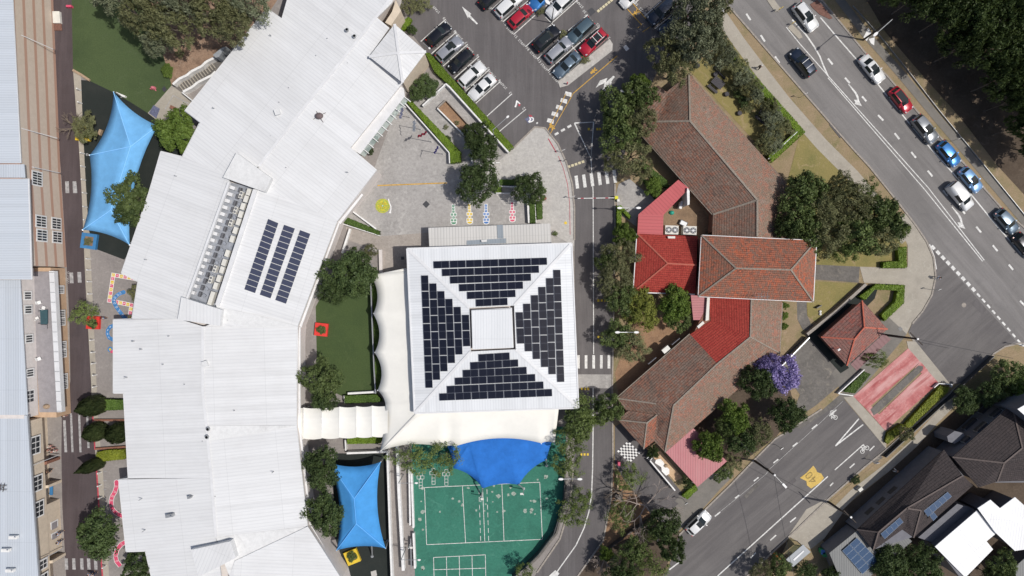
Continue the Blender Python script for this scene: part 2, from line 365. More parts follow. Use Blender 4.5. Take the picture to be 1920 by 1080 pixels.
# glass canopy
m_,t_,b_=newmat('canopy_glass'); b_.inputs['Base Color'].default_value=(.72,.85,.82,1); b_.inputs['Roughness'].default_value=.05
tr_=t_.nodes.new('ShaderNodeBsdfTransparent'); tr_.inputs[0].default_value=(.80,.90,.88,1); mx_=t_.nodes.new('ShaderNodeMixShader'); mx_.inputs[0].default_value=.72
t_.links.new(b_.outputs[0],mx_.inputs[1]); t_.links.new(tr_.outputs[0],mx_.inputs[2]); t_.links.new(mx_.outputs[0],t_.nodes['Material Output'].inputs[0]); M['canglass']=m_
# solar panel (uv 0..1 over one panel)
def solarmat(name,c,half=True,line=(.13,.14,.17)):
    m,t,b=newmat(name); uv=t.nodes.new('ShaderNodeUVMap').outputs[0]
    sep=t.nodes.new('ShaderNodeSeparateXYZ'); t.links.new(uv,sep.inputs[0]); u,v=sep.outputs[0],sep.outputs[1]
    e=math_(t,'MINIMUM',math_(t,'MINIMUM',u,math_(t,'SUBTRACT',1,u)),math_(t,'MULTIPLY',math_(t,'MINIMUM',v,math_(t,'SUBTRACT',1,v)),.6))
    fr=math_(t,'LESS_THAN',e,.018)
    cell=math_(t,'LESS_THAN',math_(t,'FRACT',math_(t,'MULTIPLY',v,6)),.07)
    a=mixc(t,math_(t,'MULTIPLY',cell,.18),c,line)
    if half:
        h=math_(t,'LESS_THAN',math_(t,'ABSOLUTE',math_(t,'SUBTRACT',u,.5)),.012); a=mixc(t,math_(t,'MULTIPLY',h,.5),a,line)
    a=mixc(t,math_(t,'MULTIPLY',fr,.8),a,line)
    t.links.new(a,b.inputs['Base Color']); b.inputs['Roughness'].default_value=.12; b.inputs['Specular IOR Level'].default_value=.3
    return m
M['solar']=solarmat('black_solar_cells',(.010,.012,.022))
M['solar2']=solarmat('grey_blue_solar_cells',(.055,.062,.10),half=False,line=(.10,.11,.15))
M['solar3']=solarmat('blue_solar_cells',(.035,.075,.15),half=False,line=(.35,.42,.52))
# banded facade by height
m_,t_,b_=newmat('banded_brick_facade'); p_=wpos(t_); sp_=t_.nodes.new('ShaderNodeSeparateXYZ'); t_.links.new(p_,sp_.inputs[0])
fr_=math_(t_,'FRACT',math_(t_,'DIVIDE',sp_.outputs[2],2.15)); band=math_(t_,'LESS_THAN',fr_,.27)
cc=mixc(t_,ramp(t_,noise(t_,p_,1.5,5,.7),.3,.7),(.56,.46,.375),(.62,.52,.43)); cc=mixc(t_,band,cc,(.47,.29,.215))
nb=noise(t_,p_,9,3,.6); cc=mixc(t_,.2,cc,mixc(t_,nb,(.5,.5,.5),(1.4,1.4,1.4)),'MULTIPLY')
t_.links.new(cc,b_.inputs['Base Color']); b_.inputs['Roughness'].default_value=.9; M['banded']=m_
# foliage
M['lf_dark']=leafy('leaf_dark_green',(0.040,0.068,0.022),(0.084,0.119,0.040))
M['lf_mid']=leafy('leaf_mid_green',(0.070,0.105,0.031),(0.140,0.182,0.061))
M['lf_bright']=leafy('leaf_bright_green',(.08,.135,.02),(.15,.215,.042))
M['lf_olive']=leafy('leaf_olive_green',(0.118,0.130,0.055),(0.224,0.226,0.110))
M['lf_grey']=leafy('leaf_blue_grey_eucalypt',(.10,.118,.062),(.24,.26,.165))
M['lf_yel']=leafy('leaf_yellow_green',(0.117,0.143,0.026),(0.221,0.234,0.052))
M['lf_jac']=leafy('jacaranda_blossom',(0.210,0.170,0.400),(0.441,0.370,0.640))
M['lf_forest']=leafy('leaf_forest',(0.023,0.041,0.011),(0.063,0.090,0.025))
M['lf_sparse']=leafy('leaf_feathery_green',(0.105,0.150,0.038),(0.195,0.247,0.075))
M['lf_hedge']=leafy('leaf_hedge',(0.088,0.149,0.013),(0.162,0.246,0.022),trans=.15)
M['lf_hedge2']=leafy('leaf_hedge_deep',(0.053,0.098,0.018),(0.098,0.165,0.030),trans=.15)
M['lf_hedgey']=leafy('leaf_hedge_yellowish',(0.132,0.168,0.013),(0.216,0.240,0.027),trans=.15)
M['lf_cyp']=leafy('leaf_cypress',(0.029,0.046,0.016),(0.065,0.085,0.029))
# ---------------------------------------------------------------- ground sheets
def ground(name,px,k,mat,z=None):
    mb=MB()
    if z is None: mb.sheet(px,.004*k)
    else: mb.pprism(px,0,z+jit())
    return tag(mb.build(name,M[mat]),kind='structure')
g=MB(); g.up([(-300,-250,-.01),(300,-250,-.01),(300,250,-.01),(-300,250,-.01)]); tag(g.build('ground',M['drygrass']),kind='structure')
ground('yard_paving',[(-200,-200),(1090,-200),(1090,1300),(-200,1300)],1,'concrete')
ground('bark_bed',[(160,-60),(560,-60),(480,60),(330,160),(322,160),(290,90),(240,20),(200,-60)],2,'bark')
ground('lane',[(96,-60),(133,-60),(138,133),(147,260),(153,360),(160,527),(171,720),(173,787),(182,887),(193,1085),(196,1200),(120,1200),(124,1080),(117,953),(115,853),(116,772),(132,715),(130,600),(125,500),(115,333),(100,133)],3,'lane')
ground('kerb_strip',[(137,133),(151,133),(158,260),(163,360),(172,527),(181,720),(184,787),(193,887),(205,1085),(206,1200),(196,1200),(193,1085),(182,887),(173,787),(171,720),(160,527),(153,360),(147,260)],4,'path')
ground('upper_turf',[(133,-60),(260,-60),(305,100),(322,160),(300,190),(277,212),(247,193),(213,173),(167,151),(137,131)],5,'turf2')
ground('play_rubber',[(152,150),(167,151),(213,173),(247,193),(277,212),(300,228),(345,280),(310,330),(270,430),(233,487),(180,467),(166,430),(160,330),(155,230)],5,'rubber')
ground('court_concrete_yard',[(640,400),(700,320),(740,210),(800,150),(880,150),(965,275),(1003,238),(1022,240),(1046,270),(1062,305),(1073,345),(1077,390),(1077,470),(690,470),(700,440)],3,'concrete2')
ground('tan_paving',[(648,425),(712,443),(805,436),(805,470),(765,506),(717,512),(714,470),(690,462),(655,452)],5,'paving_tan')
ground('corner_apron',[(905,330),(963,277),(1003,238),(1022,240),(1046,270),(1062,305),(1073,345),(1077,390),(1077,462),(1005,420),(1010,380),(945,385)],5,'plaza')
ground('turf_courtyard',[(592,575),(600,560),(700,520),(705,600),(708,740),(640,742),(595,720)],5,'turf')
ground('play_rubber_lower',[(626,850),(722,850),(728,960),(736,1100),(660,1100),(625,1000)],5,'rubber')
ground('green_court',[(771,800),(1062,800),(1059,907),(1056,947),(1038,1003),(1010,1040),(993,1057),(960,1085),(930,1120),(779,1120)],5,'courtgreen')
# car park and inner road
ground('car_park',[(740,-60),(1345,-60),(1300,60),(1240,120),(1200,200),(1153,345),(1153,460),(1148,720),(1149,853),(1146,933),(1131,1013),(1083,1080),(1020,1160),(960,1160),(1007,1073),(1050,1010),(1068,950),(1075,880),(1080,780),(1077,450),(1075,360),(1062,305),(1046,270),(1022,240),(1003,238),(963,277),(930,240),(800,100),(770,60)],6,'asphalt')
ground('side_apron',[(1160,345),(1180,335),(1210,360),(1240,380),(1200,430),(1160,400),(1154,370)],7,'concrete2')
ground('checker_yard',[(1153,800),(1170,790),(1300,950),(1245,990),(1170,900),(1153,870)],7,'asphalt')
ground('road_threshold',[(1083,702),(1148,702),(1149,728),(1084,728)],7,'concrete2')
# main road
ground('main_road',[(1330,-60),(1363,8),(1540,212),(1593,273),(1630,313),(1667,359),(1697,397),(1717,423),(1737,453),(1750,483),(1754,520),(1747,553),(1730,583),(1710,607),(1703,623),(1783,722),(1803,718),(1840,690),(1863,663),(1883,650),(1913,643),(1990,660),(2050,560),(1990,500),(1920,427),(1877,390),(1848,357),(1810,310),(1720,210),(1667,147),(1620,97),(1540,0),(1500,-60)],6,'road')
ground('side_street',[(1754,520),(1747,553),(1730,583),(1710,607),(1703,623),(1783,722),(1803,718),(1840,690),(1863,663),(1883,650),(1905,640),(1745,462)],7,'road2')
ground('lower_road',[(1582,747),(1662,842),(1620,876),(1553,935),(1520,965),(1503,983),(1440,1043),(1395,1085),(1350,1130),(1200,1130),(1253,1067),(1273,1003),(1327,950),(1370,908),(1413,863),(1453,823),(1540,767)],6,'road2')
def strip(name,pts,wd,k,mat,hgt=.0,kind='structure',label=None,cat=None,mats=None):
    """kerb or path following pixel points"""
    P=[W(x,y) for x,y in pts]; L=[];Rr=[]
    for i,p in enumerate(P):
        a=P[max(i-1,0)]; b=P[min(i+1,len(P)-1)]; d=(b-a).normalized(); n=Vector((-d.y,d.x,0))*wd/2
        L.append(p+n); Rr.append(p-n)
    mb=MB()
    for i in range(len(P)-1):
        if hgt>0: mb.prism([L[i],L[i+1],Rr[i+1],Rr[i]],0,hgt)
        else:
            q=[v.copy() for v in (L[i],L[i+1],Rr[i+1],Rr[i])]
            for v in q: v.z=.004*k+jit()*.9
            mb.up(q)
    o=mb.build(name,mats or M[mat])
    return tag(o,label,cat,None,kind)
strip('footpath',[(1345,20),(1384,77),(1420,125),(1470,190),(1540,270),(1600,330),(1660,400),(1700,450)],2.0,7,'path')
ground('corner_paving',[(1697,400),(1717,425),(1737,455),(1749,483),(1753,520),(1746,553),(1729,583),(1709,607),(1700,626),(1655,585),(1693,565),(1697,536),(1620,530),(1612,500),(1690,503),(1702,500),(1702,460),(1680,410)],8,'path')
ground('corner_forecourt',[(1653,582),(1700,626),(1690,640),(1640,700),(1600,745),(1583,747),(1560,700),(1640,600)],9,'gpath')
strip('far_footpath',[(1560,-20),(1620,60),(1690,140),(1760,225),(1850,330),(1930,425)],1.3,7,'gpath')
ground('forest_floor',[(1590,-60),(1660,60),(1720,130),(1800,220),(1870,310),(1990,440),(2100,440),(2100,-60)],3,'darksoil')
for nm,pts in (('kerb',[(1330,-60),(1363,8),(1540,212),(1593,273),(1630,313),(1667,359),(1697,397),(1717,423),(1737,453),(1750,483),(1754,520),(1747,553),(1730,583),(1710,607)]),
               ('kerb',[(1500,-60),(1540,0),(1620,97),(1667,147),(1720,210),(1810,310),(1848,357),(1877,390),(1920,427),(1960,470)]),
               ('kerb',[(1960,655),(1913,643),(1883,650),(1863,663),(1840,690),(1803,718),(1783,735),(1662,842),(1620,876),(1553,935),(1503,983),(1440,1043),(1395,1085)]),
               ('kerb',[(1540,767),(1453,823),(1413,863),(1370,908),(1327,950),(1273,1003)]),
               ('kerb',[(963,277),(1003,238),(1022,240),(1046,270),(1062,305),(1073,345),(1077,390),(1077,450)]),
               ('kerb',[(1153,345),(1153,460),(1148,720),(1149,853),(1146,933),(1131,1013),(1083,1080)]),
               ('kerb',[(1075,880),(1068,950),(1050,1010),(1007,1073)])):
    strip(nm,pts,.25,0,'kerb',.12)
ground('lower_footpath',[(1265,940),(1290,955),(1330,905),(1360,880),(1330,870),(1300,900)],7,'gpath')
strip('lower_footpath',[(1255,985),(1300,945),(1335,905),(1362,878)],3.2,8,'gpath')
strip('verge_path',[(1795,745),(1750,790),(1715,830),(1665,875),(1600,925),(1560,965),(1500,1020)],1.3,8,'path')
ground('driveway_paving',[(1512,955),(1550,935),(1580,962),(1545,1010),(1520,1030),(1478,1005)],7,'path')
ground('plaza_paving',[(1456,680),(1513,630),(1530,606),(1610,548),(1622,560),(1560,640),(1600,720),(1590,745),(1500,805),(1480,790),(1500,740)],7,'stain')
ground('shadow_dark_lane',[(1512,628),(1570,583),(1622,536),(1648,534),(1640,560),(1600,600),(1560,640),(1592,690),(1576,700),(1545,665)],11,'rubber')  # dark lane asphalt, made near-black to put the gatehouse shadow into its colour
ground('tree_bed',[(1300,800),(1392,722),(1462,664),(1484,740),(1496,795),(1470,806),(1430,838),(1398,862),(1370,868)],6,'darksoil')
ground('verge_soil',[(1470,800),(1530,760),(1583,715),(1586,730),(1540,770),(1453,822)],8,'drygrass')
ground('stone_walk',[(1527,496),(1612,500),(1610,530),(1527,524)],8,'stain')
ground('curved_path',[(1494,566),(1512,566),(1513,590),(1520,606),(1530,612),(1518,622),(1505,618),(1495,598)],8,'stain')
ground('front_lawn',[(1527,527),(1608,532),(1530,604),(1514,592),(1513,566),(1527,566)],7,'lawn')
ground('garden_soil',[(1466,560),(1495,566),(1495,600),(1505,620),(1462,665)],7,'drygrass')
ground('corner_lawn',[(1475,345),(1500,250),(1520,250),(1690,410),(1700,455),(1700,500),(1530,500),(1530,450)],4,'lawn')
ground('picnic_lawn',[(1290,130),(1330,100),(1370,75),(1500,245),(1440,300),(1410,260),(1300,140)],4,'lawn')
ground('courtyard_soil',[(1190,590),(1280,600),(1290,625),(1160,745),(1153,700)],5,'orangesoil')
ground('service_yard',[(1243,403),(1292,350),(1340,430),(1310,445),(1243,441)],5,'soil')
ground('planter_mulch',[(820,203),(836,187),(880,235),(866,247)],7,'orangesoil')
ground('garden_mulch',[(1150,885),(1180,880),(1245,960),(1200,1010),(1110,1040),(1140,960)],5,'orangesoil')
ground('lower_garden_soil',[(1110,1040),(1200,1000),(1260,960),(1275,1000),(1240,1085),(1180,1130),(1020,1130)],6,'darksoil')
ground('sandy_terrace',[(1220,852),(1238,845),(1280,895),(1266,903)],8,'paledeck')
ground('verge_grass',[(1662,852),(1795,735),(1870,668),(1905,660),(1990,680),(1990,720),(1880,700),(1795,760),(1660,885),(1560,960),(1552,944)],5,'drygrass')
ground('verge_patch',[(1497,1002),(1512,988),(1528,1003),(1510,1022),(1493,1012)],7,'drygrass')
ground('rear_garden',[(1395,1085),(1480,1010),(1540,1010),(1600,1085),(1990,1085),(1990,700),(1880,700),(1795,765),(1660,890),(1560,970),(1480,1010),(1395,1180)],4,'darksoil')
ground('red_entry_lane',[(1600,743),(1703,653),(1726,678),(1625,768)],10,'pinkroad')
ground('red_entry_lane',[(1640,785),(1737,692),(1760,718),(1660,808)],10,'pinkroad')
ground('red_entry_lane',[(1625,768),(1633,761),(1649,778),(1640,785)],11,'pinkroad')
ground('red_entry_lane',[(1715,690),(1726,678),(1740,694),(1731,702)],11,'pinkroad')
ground('median_paving',[(1632,768),(1640,760),(1722,685),(1731,687),(1730,694),(1648,773),(1638,779)],12,'stain')
ground('concrete_threshold',[(1582,745),(1600,743),(1660,808),(1662,842)],9,'path')
ground('concrete_threshold',[(1703,623),(1712,640),(1762,716),(1783,722)],9,'path')
ground('concrete_threshold',[(1703,653),(1700,640),(1712,640),(1762,716),(1760,718)],10,'path')
ground('island_paving',[(1046,153),(1050,164),(1065,160),(1148,95),(1149,82),(1143,73),(1135,80)],12,'plaza',z=.10)
ground('traffic_island',[(1477,52),(1484,44),(1500,60),(1505,70),(1498,73),(1487,62)],12,'path',z=.1)
ground('traffic_island',[(1438,0),(1450,-3),(1463,15),(1460,22),(1453,22)],12,'path',z=.1)
ground('kerb_island',[(1519,8),(1532,0),(1541,8),(1561,34),(1556,36),(1537,27),(1523,14)],12,'brickpave',z=.1)
# ---------------------------------------------------------------- painted markings
MK=.052
def line(mb,a,b,wd=.15,z=MK,m=0):
    A=W(*a);B=W(*b);d=(B-A).normalized();n=Vector((-d.y,d.x,0))*wd/2
    q=[A+n,B+n,B-n,A-n]; z+=jit()
    for v in q:v.z=z
    mb.up([Vector(v) for v in q],m)
def poly_line(mb,pts,wd=.15,z=MK,m=0):
    P=[W(*p) for p in pts];L=[];Q=[]
    for i,p in enumerate(P):
        a=P[max(i-1,0)];b=P[min(i+1,len(P)-1)];d=(b-a).normalized();n=Vector((-d.y,d.x,0))*wd/2;L.append(p+n);Q.append(p-n)
    for i in range(len(P)-1):
        q=[v.copy() for v in(L[i],L[i+1],Q[i+1],Q[i])]; zz=z+jit()
        for v in q:v.z=zz
        mb.up(q,m)
def text_mesh(mb,s,px,py,size,rz,z=MK,m=0,align='CENTER',loc3=None):
    cu=bpy.data.curves.new('t','FONT');cu.body=s;cu.size=size;cu.align_x=align;cu.align_y='CENTER';cu.resolution_u=2
    o=bpy.data.objects.new('t',cu);col.objects.link(o)
    bpy.context.view_layer.update()
    me=bpy.data.meshes.new_from_object(o.evaluated_get(bpy.context.evaluated_depsgraph_get()))
    p=W(px,py);c,s_=math.cos(rz),math.sin(rz)
    for f in me.polygons:
        pts=[me.vertices[i].co for i in f.vertices]
        mb.up([Vector((p.x+v.x*c-v.y*s_,p.y+v.x*s_+v.y*c,z)) for v in pts],m)
    bpy.data.objects.remove(o);bpy.data.curves.remove(cu);bpy.data.meshes.remove(me)
mk=MB()
# car park, left row
for a,b in (((789,78),(836,36)),((809,101),(856,60)),((831,124),(877,83)),((852,147),(898,106)),((873,171),(918,130)),((892,194),(938,153)),((913,218),(960,176)),((925,256),(986,205))): line(mk,a,b,.13)
for i,(x,y) in enumerate(((833,34),(853,59),(874,80),(895,104),(915,128),(937,151),(957,174),(982,203))):
    text_mesh(mk,str(9-i) if i<8 else '1',x,y,.65,R(132))
for x,y in ((818,18),(840,45),(861,68),(881,92),(902,117),(923,139),(944,160)): text_mesh(mk,'STAFF',x,y,.55,R(132))
# right rows
for i,(a,b) in enumerate((((922,18),(946,-4)),((943,41),(990,2)),((963,65),(1003,29)),((985,88),(1033,47)),((1007,111),(1046,76)),((1027,133),(1073,92)))):
    line(mk,a,b,.13); text_mesh(mk,str(17-i),a[0]+4,a[1]+3.5,.65,R(-48)); text_mesh(mk,'STAFF',a[0]-7,a[1]-7,.55,R(-48))
text_mesh(mk,'STAFF',1042,150,.55,R(-48))
for a,b in (((1023,12),(1040,-4)),((1035,43),(1083,0)),((1065,58),(1102,28)),((1073,92),(1124,50)),((995,0),(1004,10)),((1023,32),(1040,50)),((1070,84),(1084,100)),((1189,8),(1200,-3)),((1207,32),(1240,2)),((1228,54),(1270,20))): line(mk,a,b,.13)
for s_,x,y in (('20',1096,22),('STAFF',1087,8),('STAFF',1104,34),('22',1121,47),('21',1141,70),('25',1193,8),('STAFF',1205,22),('24',1213,32),('23',1233,54)): text_mesh(mk,s_,x,y,.58,R(132 if x<1150 else -48))
# arrows
mk.sheet([(866,12),(884,26),(881,28),(896,44),(894,46),(878,31),(878,35)],MK)
mk.sheet([(1117,165),(1125,151),(1139,146),(1136,154),(1150,142),(1153,144),(1146,153),(1147,155),(1139,161),(1126,173),(1132,164),(1133,156),(1124,160)],MK)
mk.sheet([(1136,168),(1143,160),(1147,154),(1144,163),(1138,168),(1125,173)],MK)
# dashes/crossings inner road
for i in range(5):
    x,y=1066-8.6*i*.97,177+12.6*i; mk.sheet([(x-5.5,y-6),(x+6,y-3),(x+5,y+5),(x-7.5,y+1)],MK)
for x,y in ((1043,251),(1055,244),(1067,237)): line(mk,(x-3,y+2),(x+4,y-2),.35)
line(mk,(1171,86),(1177,94),.6); line(mk,(1006,230),(1008,232),.3)
for i in range(6):
    x=1081+14.2*i;y=343-2.2*i; mk.sheet([(x-4,y-13),(x+2,y-14),(x+5,y+10),(x-1,y+11)],MK)
for i in range(5): 
    x=1084+14.3*i; mk.sheet([(x-2,666),(x+3,666),(x+3,691),(x-2,691)],MK)
poly_line(mk,[(1077,231),(1113,229),(1108,297),(1077,231)],.22)
poly_line(mk,[(1108,297),(1112,360),(1112.5,500),(1113,664)],.13); poly_line(mk,[(1112,727),(1112,800),(1111,880),(1109,930),(1104,960),(1095,990),(1080,1022),(1060,1050),(1035,1085)],.17)
mk.sheet([(1041,1069),(1049,1075),(1040,1087),(1028,1081)],MK)
# main road
for a,b in (((1399,26),(1407,38)),((1426,66),(1434,78)),((1453,106),(1461,118)),((1552,110),(1561,121)),((1584,146),(1593,156)),((1616,181),(1624,190)),((1646,216),(1656,226)),((1677,250),(1686,261)),((1708,285),(1717,296)),((1739,320),(1748,331)),((1801,391),(1809,401)),((1830,425),(1839,436)),((1861,460),(1870,471)),((1891,496),(1899,506)),((1912,564),(1925,577)),((1768,357),(1777,367))): line(mk,a,b,.3)
poly_line(mk,[(1485,37),(1510,64),(1526,87),(1537,106),(1543,122),(1552,142)],.24)
poly_line(mk,[(1474,51),(1500,83),(1552,142),(1740,352),(1845,488)],.14); poly_line(mk,[(1552,146),(1733,355),(1842,490)],.14)
poly_line(mk,[(1538,33),(1571,72),(1640,151),(1700,226),(1738,271),(1800,340),(1860,413),(1930,495)],.2)
def arrow(p0,sc=1.0):
    x,y=p0; q=[(0,0),(1.6,-.6),(15,14),(19.5,22),(21,31),(26,41),(12,37),(14,34),(11,29),(17,29),(15.5,23),(12.5,17)]
    mk.sheet([(x+a*sc,y+b*sc) for a,b in q],MK)
arrow((1590,158)); arrow((1784,388))
for i in range(18):
    t=i/17; x=1749+(1910-1749)*t; y=464+(640-464)*t+(-4*math.sin(math.pi*t)); wd=.5 if i<9 else .3
    line(mk,(x-2.8,y-3.2),(x+2.8,y+3.2),wd)
poly_line(mk,[(1742,458),(1751,482),(1755,505)],.25); line(mk,(1907,644),(1922,649),.3)
# lower road
for a,b in (((1559,776),(1568,768)),((1522,804),(1532,796)),((1486,837),(1495,830)),((1450,868),(1459,861)),((1413,902),(1422,895)),((1340,968),(1350,960)),((1255,1068),(1277,1051)),((1481,979),(1492,970)),((1444,1013),(1455,1003)),((1407,1046),(1417,1036)),((1593,877),(1602,869)),((1556,911),(1562,905)),((1378,934),(1386,928))): line(mk,a,b,.2)
line(mk,(1345,1080),(1552,893),.18); line(mk,(1565,881),(1619,833),.16); line(mk,(1630,845),(1639,836),.18)
poly_line(mk,[(1343,965),(1380,935),(1420,902),(1436,889),(1442,880),(1475,850),(1530,800),(1580,752)],.035)
line(mk,(1566,836),(1610,785),.2); line(mk,(1566,836),(1618,796),.2)
# bicycles
def bike(cx,cy,a):
    c,s_=math.cos(a),math.sin(a)
    def T(x,y): return (cx+x*c-y*s_,cy+x*s_+y*c)
    for wx in (-5.5,5.5):
        poly_line(mk,[T(wx+3.6*math.cos(k*math.pi/6),3.6*math.sin(k*math.pi/6)) for k in range(13)],.09)
    for a_,b_ in (((-5.5,0),(-2,-5)),((-2,-5),(4,-5)),((4,-5),(0,0)),((0,0),(-5.5,0)),((5.5,0),(3.5,-7)),((0,0),(-2.5,-7)),((2,-7.5),(5,-7.5)),((-4,-7),(-1,-7))): line(mk,T(*a_),T(*b_),.1)
bike(1563,778,R(-125)); bike(1621,843,R(-38))
# courts
for a,b in (((796,914),(1012,904)),((1012,904),(1017,1011)),((1017,1011),(800,1021)),((800,1021),(796,914)),((867,911),(873,1017)),((941,907),(945,1014)),((905,916),(909,1015)),((813,1045),(910,1040)),((812,1068),(910,1065)),((813,1045),(814,1085)),((837,1043),(838,1085)),((861,1042),(862,1085)),((885,1041),(886,1085)),((910,1040),(911,1085))): line(mk,a,b,.09)
for x0,x1 in ((898,901),(913,916)):
    for j in range(7): line(mk,(x0+(x1-x0)*j/6,917+j*14.6),(x0+(x1-x0)*(j+.6)/6,926+j*14.6),.08)
for bx,by in ((789,886),(813,878),(837,880)):
    for i,(dx,n) in enumerate(((0,1),(-4,2),(0,1),(0,1),(0,1))):
        y=by+i*6
        for k in range(n):
            x=bx+dx+k*7-3; poly_line(mk,[(x,y),(x+6,y),(x+6,y+6),(x,y+6),(x,y)],.08)
tag(mk.build('road_marking',M['roadwhite']),kind='structure')
# left yard dashes
rw=MB()
for y in (865,884,901,918,935,951): line(rw,(194,y),(200,y),.12)
for x0,x1,y0,y1 in ((118,126,788,848),(131,138,775,848),(146,153,768,848),(161,168,768,840)):
    rw.sheet([(x0,y0),(x1-3,y0),(x1,y1),(x0+3,y1)],MK)
for x in (121,135,150,163,176): rw.sheet([(x,1047),(x+6,1047),(x+7,1068),(x+1,1068)],MK)
rw.sheet([(130,511),(137,511),(138,531),(131,531)],MK); rw.sheet([(145,510),(152,510),(153,530),(146,530)],MK)
rw.sheet([(122,340),(129,340),(130,362),(123,362)],MK); rw.sheet([(136,340),(143,340),(145,362),(137,362)],MK)
poly_line(rw,[(310,205),(325,179),(345,190),(358,196)],.12); line(rw,(338,205),(345,190),.1)
text_mesh(rw,'SLOW',127,520,.7,R(-90))
tag(rw.build('yard_marking',plain('worn_white_paint',(.42,.41,.41),.8,var=.35,scale=2.5)),kind='structure')
ym=MB()
line(ym,(708,348),(838,343),.18)
poly_line(ym,[(1061,176),(1026,247)],.1); poly_line(ym,[(1075,175),(1030,254)],.1); poly_line(ym,[(1075,175),(1157,105)],.13)
poly_line(ym,[(1161,0),(1203,47),(1195,53)],.12); poly_line(ym,[(1185,5),(1222,48),(1205,60)],.12)
for cx,cy,a in ((1035,238,R(60)),(1113,133,R(-40)),(1192,24,R(-40))):   # walking figures
    c,s_=math.cos(a),math.sin(a)
    def T(x,y): return (cx+x*c-y*s_,cy+x*s_+y*c)
    p=W(*T(-5.5,0)); ym.disc((p.x,p.y,MK),.2,10)
    for a_,b_,wd in (((-4,0),(1,0),.33),((1,0),(6,3),.2),((1,0),(6,-3),.2),((-3,0),(0,4),.15),((-3,0),(0,-4),.15)): line(ym,T(*a_),T(*b_),wd)
tag(ym.build('yellow_marking',M['roadyellow']),kind='structure')
rm=MB()
line(rm,(1028,260),(1043,286),.14); poly_line(rm,[(1047,293),(1056,315),(1064,345),(1068,380),(1069,440)],.07); 
for y0,y1,x0,x1 in ((775,790,174,175),(820,843,177,178.5),(868,890,181,182),(890,965,182,187),(1048,1085,190,193)): line(rm,(x0,y0),(x1,y1),.22)
tag(rm.build('red_marking',M['redpaint']),kind='structure')
yp=MB(); yp.sheet([(1500,896),(1512,887),(1525,873),(1530,880),(1532,885),(1540,888),(1545,896),(1538,905),(1521,916),(1513,910),(1512,902)],MK); tag(yp.build('yellow_patch',M['wornyellow']),kind='structure')
yt=MB(); text_mesh(yt,'40',1521,895,1.9,R(130),z=MK+.004); wp_=MB()
for q_ in ([(1640,870),(1655,858),(1648,850),(1634,864)],[(1625,862),(1632,856),(1628,851),(1621,858)],[(1395,930),(1420,905),(1424,909),(1399,935)]): wp_.sheet(q_,MK-.003)
tag(wp_.build('road_patch',M['stain']),kind='structure')
dk_=MB()
for q_ in ([(1100,430),(1108,430),(1108,470),(1101,470)],[(1560,230),(1580,254),(1575,259),(1555,234)],[(1830,560),(1850,580),(1842,590),(1822,570)],[(960,120),(1000,160),(992,168),(952,128)],[(1450,930),(1490,896),(1494,901),(1454,935)]): dk_.sheet(q_,MK-.003)
tag(dk_.build('road_repair_patch',M['asphalt']),kind='structure')
tag(yt.build('patch_number',plain('worn_black_paint',(.40,.28,.09),.9,var=.5,scale=6)),kind='structure')
ys=MB()  # speed bars, rubber bumps
for x,y,n,dx,dy in ((1122,563.5,4,6.3,0),(1122,632,2,6,0),(1091,729,3,6,0),(1090,852,3,6,0),(1104,242,1,0,0),(1120,242,2,5,0)):
    for k in range(n): ys.box(W(x+dx*k,y+dy*k,.06),(.3,.36,.05))
tag(ys.build('speed_bump_bars',M['yellow']),kind='structure')
ys=MB()
for x,y,n,dx,dy in ((1122,20.5,6,4.9,-4),(1067,312.5,5,6.5,-2.3)):
    for k in range(n): ys.box(W(x+dx*k,y+dy*k,.06),(.42,.38,.05),R(40 if x>1100 else 15))
tag(ys.build('speed_bump_bars',plain('pale_bump',(.62,.55,.36),.7)),kind='structure')
# accessible symbols
ac=MB(); ac.sheet([(984,223),(993,217),(1000,224),(991,232)],MK-.004,0); ac.sheet([(991,215.5),(996,215.5),(999,219),(993,219)],MK+.006,2)
poly_line(ac,[(996,220),(1000,222),(1000,226),(997,228),(992,229)],.2,MK+.004,1); poly_line(ac,[(993,220),(995,224),(991,229)],.22,MK+.008,1)
ac.sheet([(972,195),(976,195),(975,199),(972,199)],MK+.006,2); poly_line(ac,[(968,189),(972,192),(975,195)],.2,MK+.004,1); poly_line(ac,[(969,190),(968,196),(966,201)],.26,MK+.008,1)
tag(ac.build('accessible_parking_symbol',[M['faintblue'],M['white'],M['redpaint']]),kind='structure')
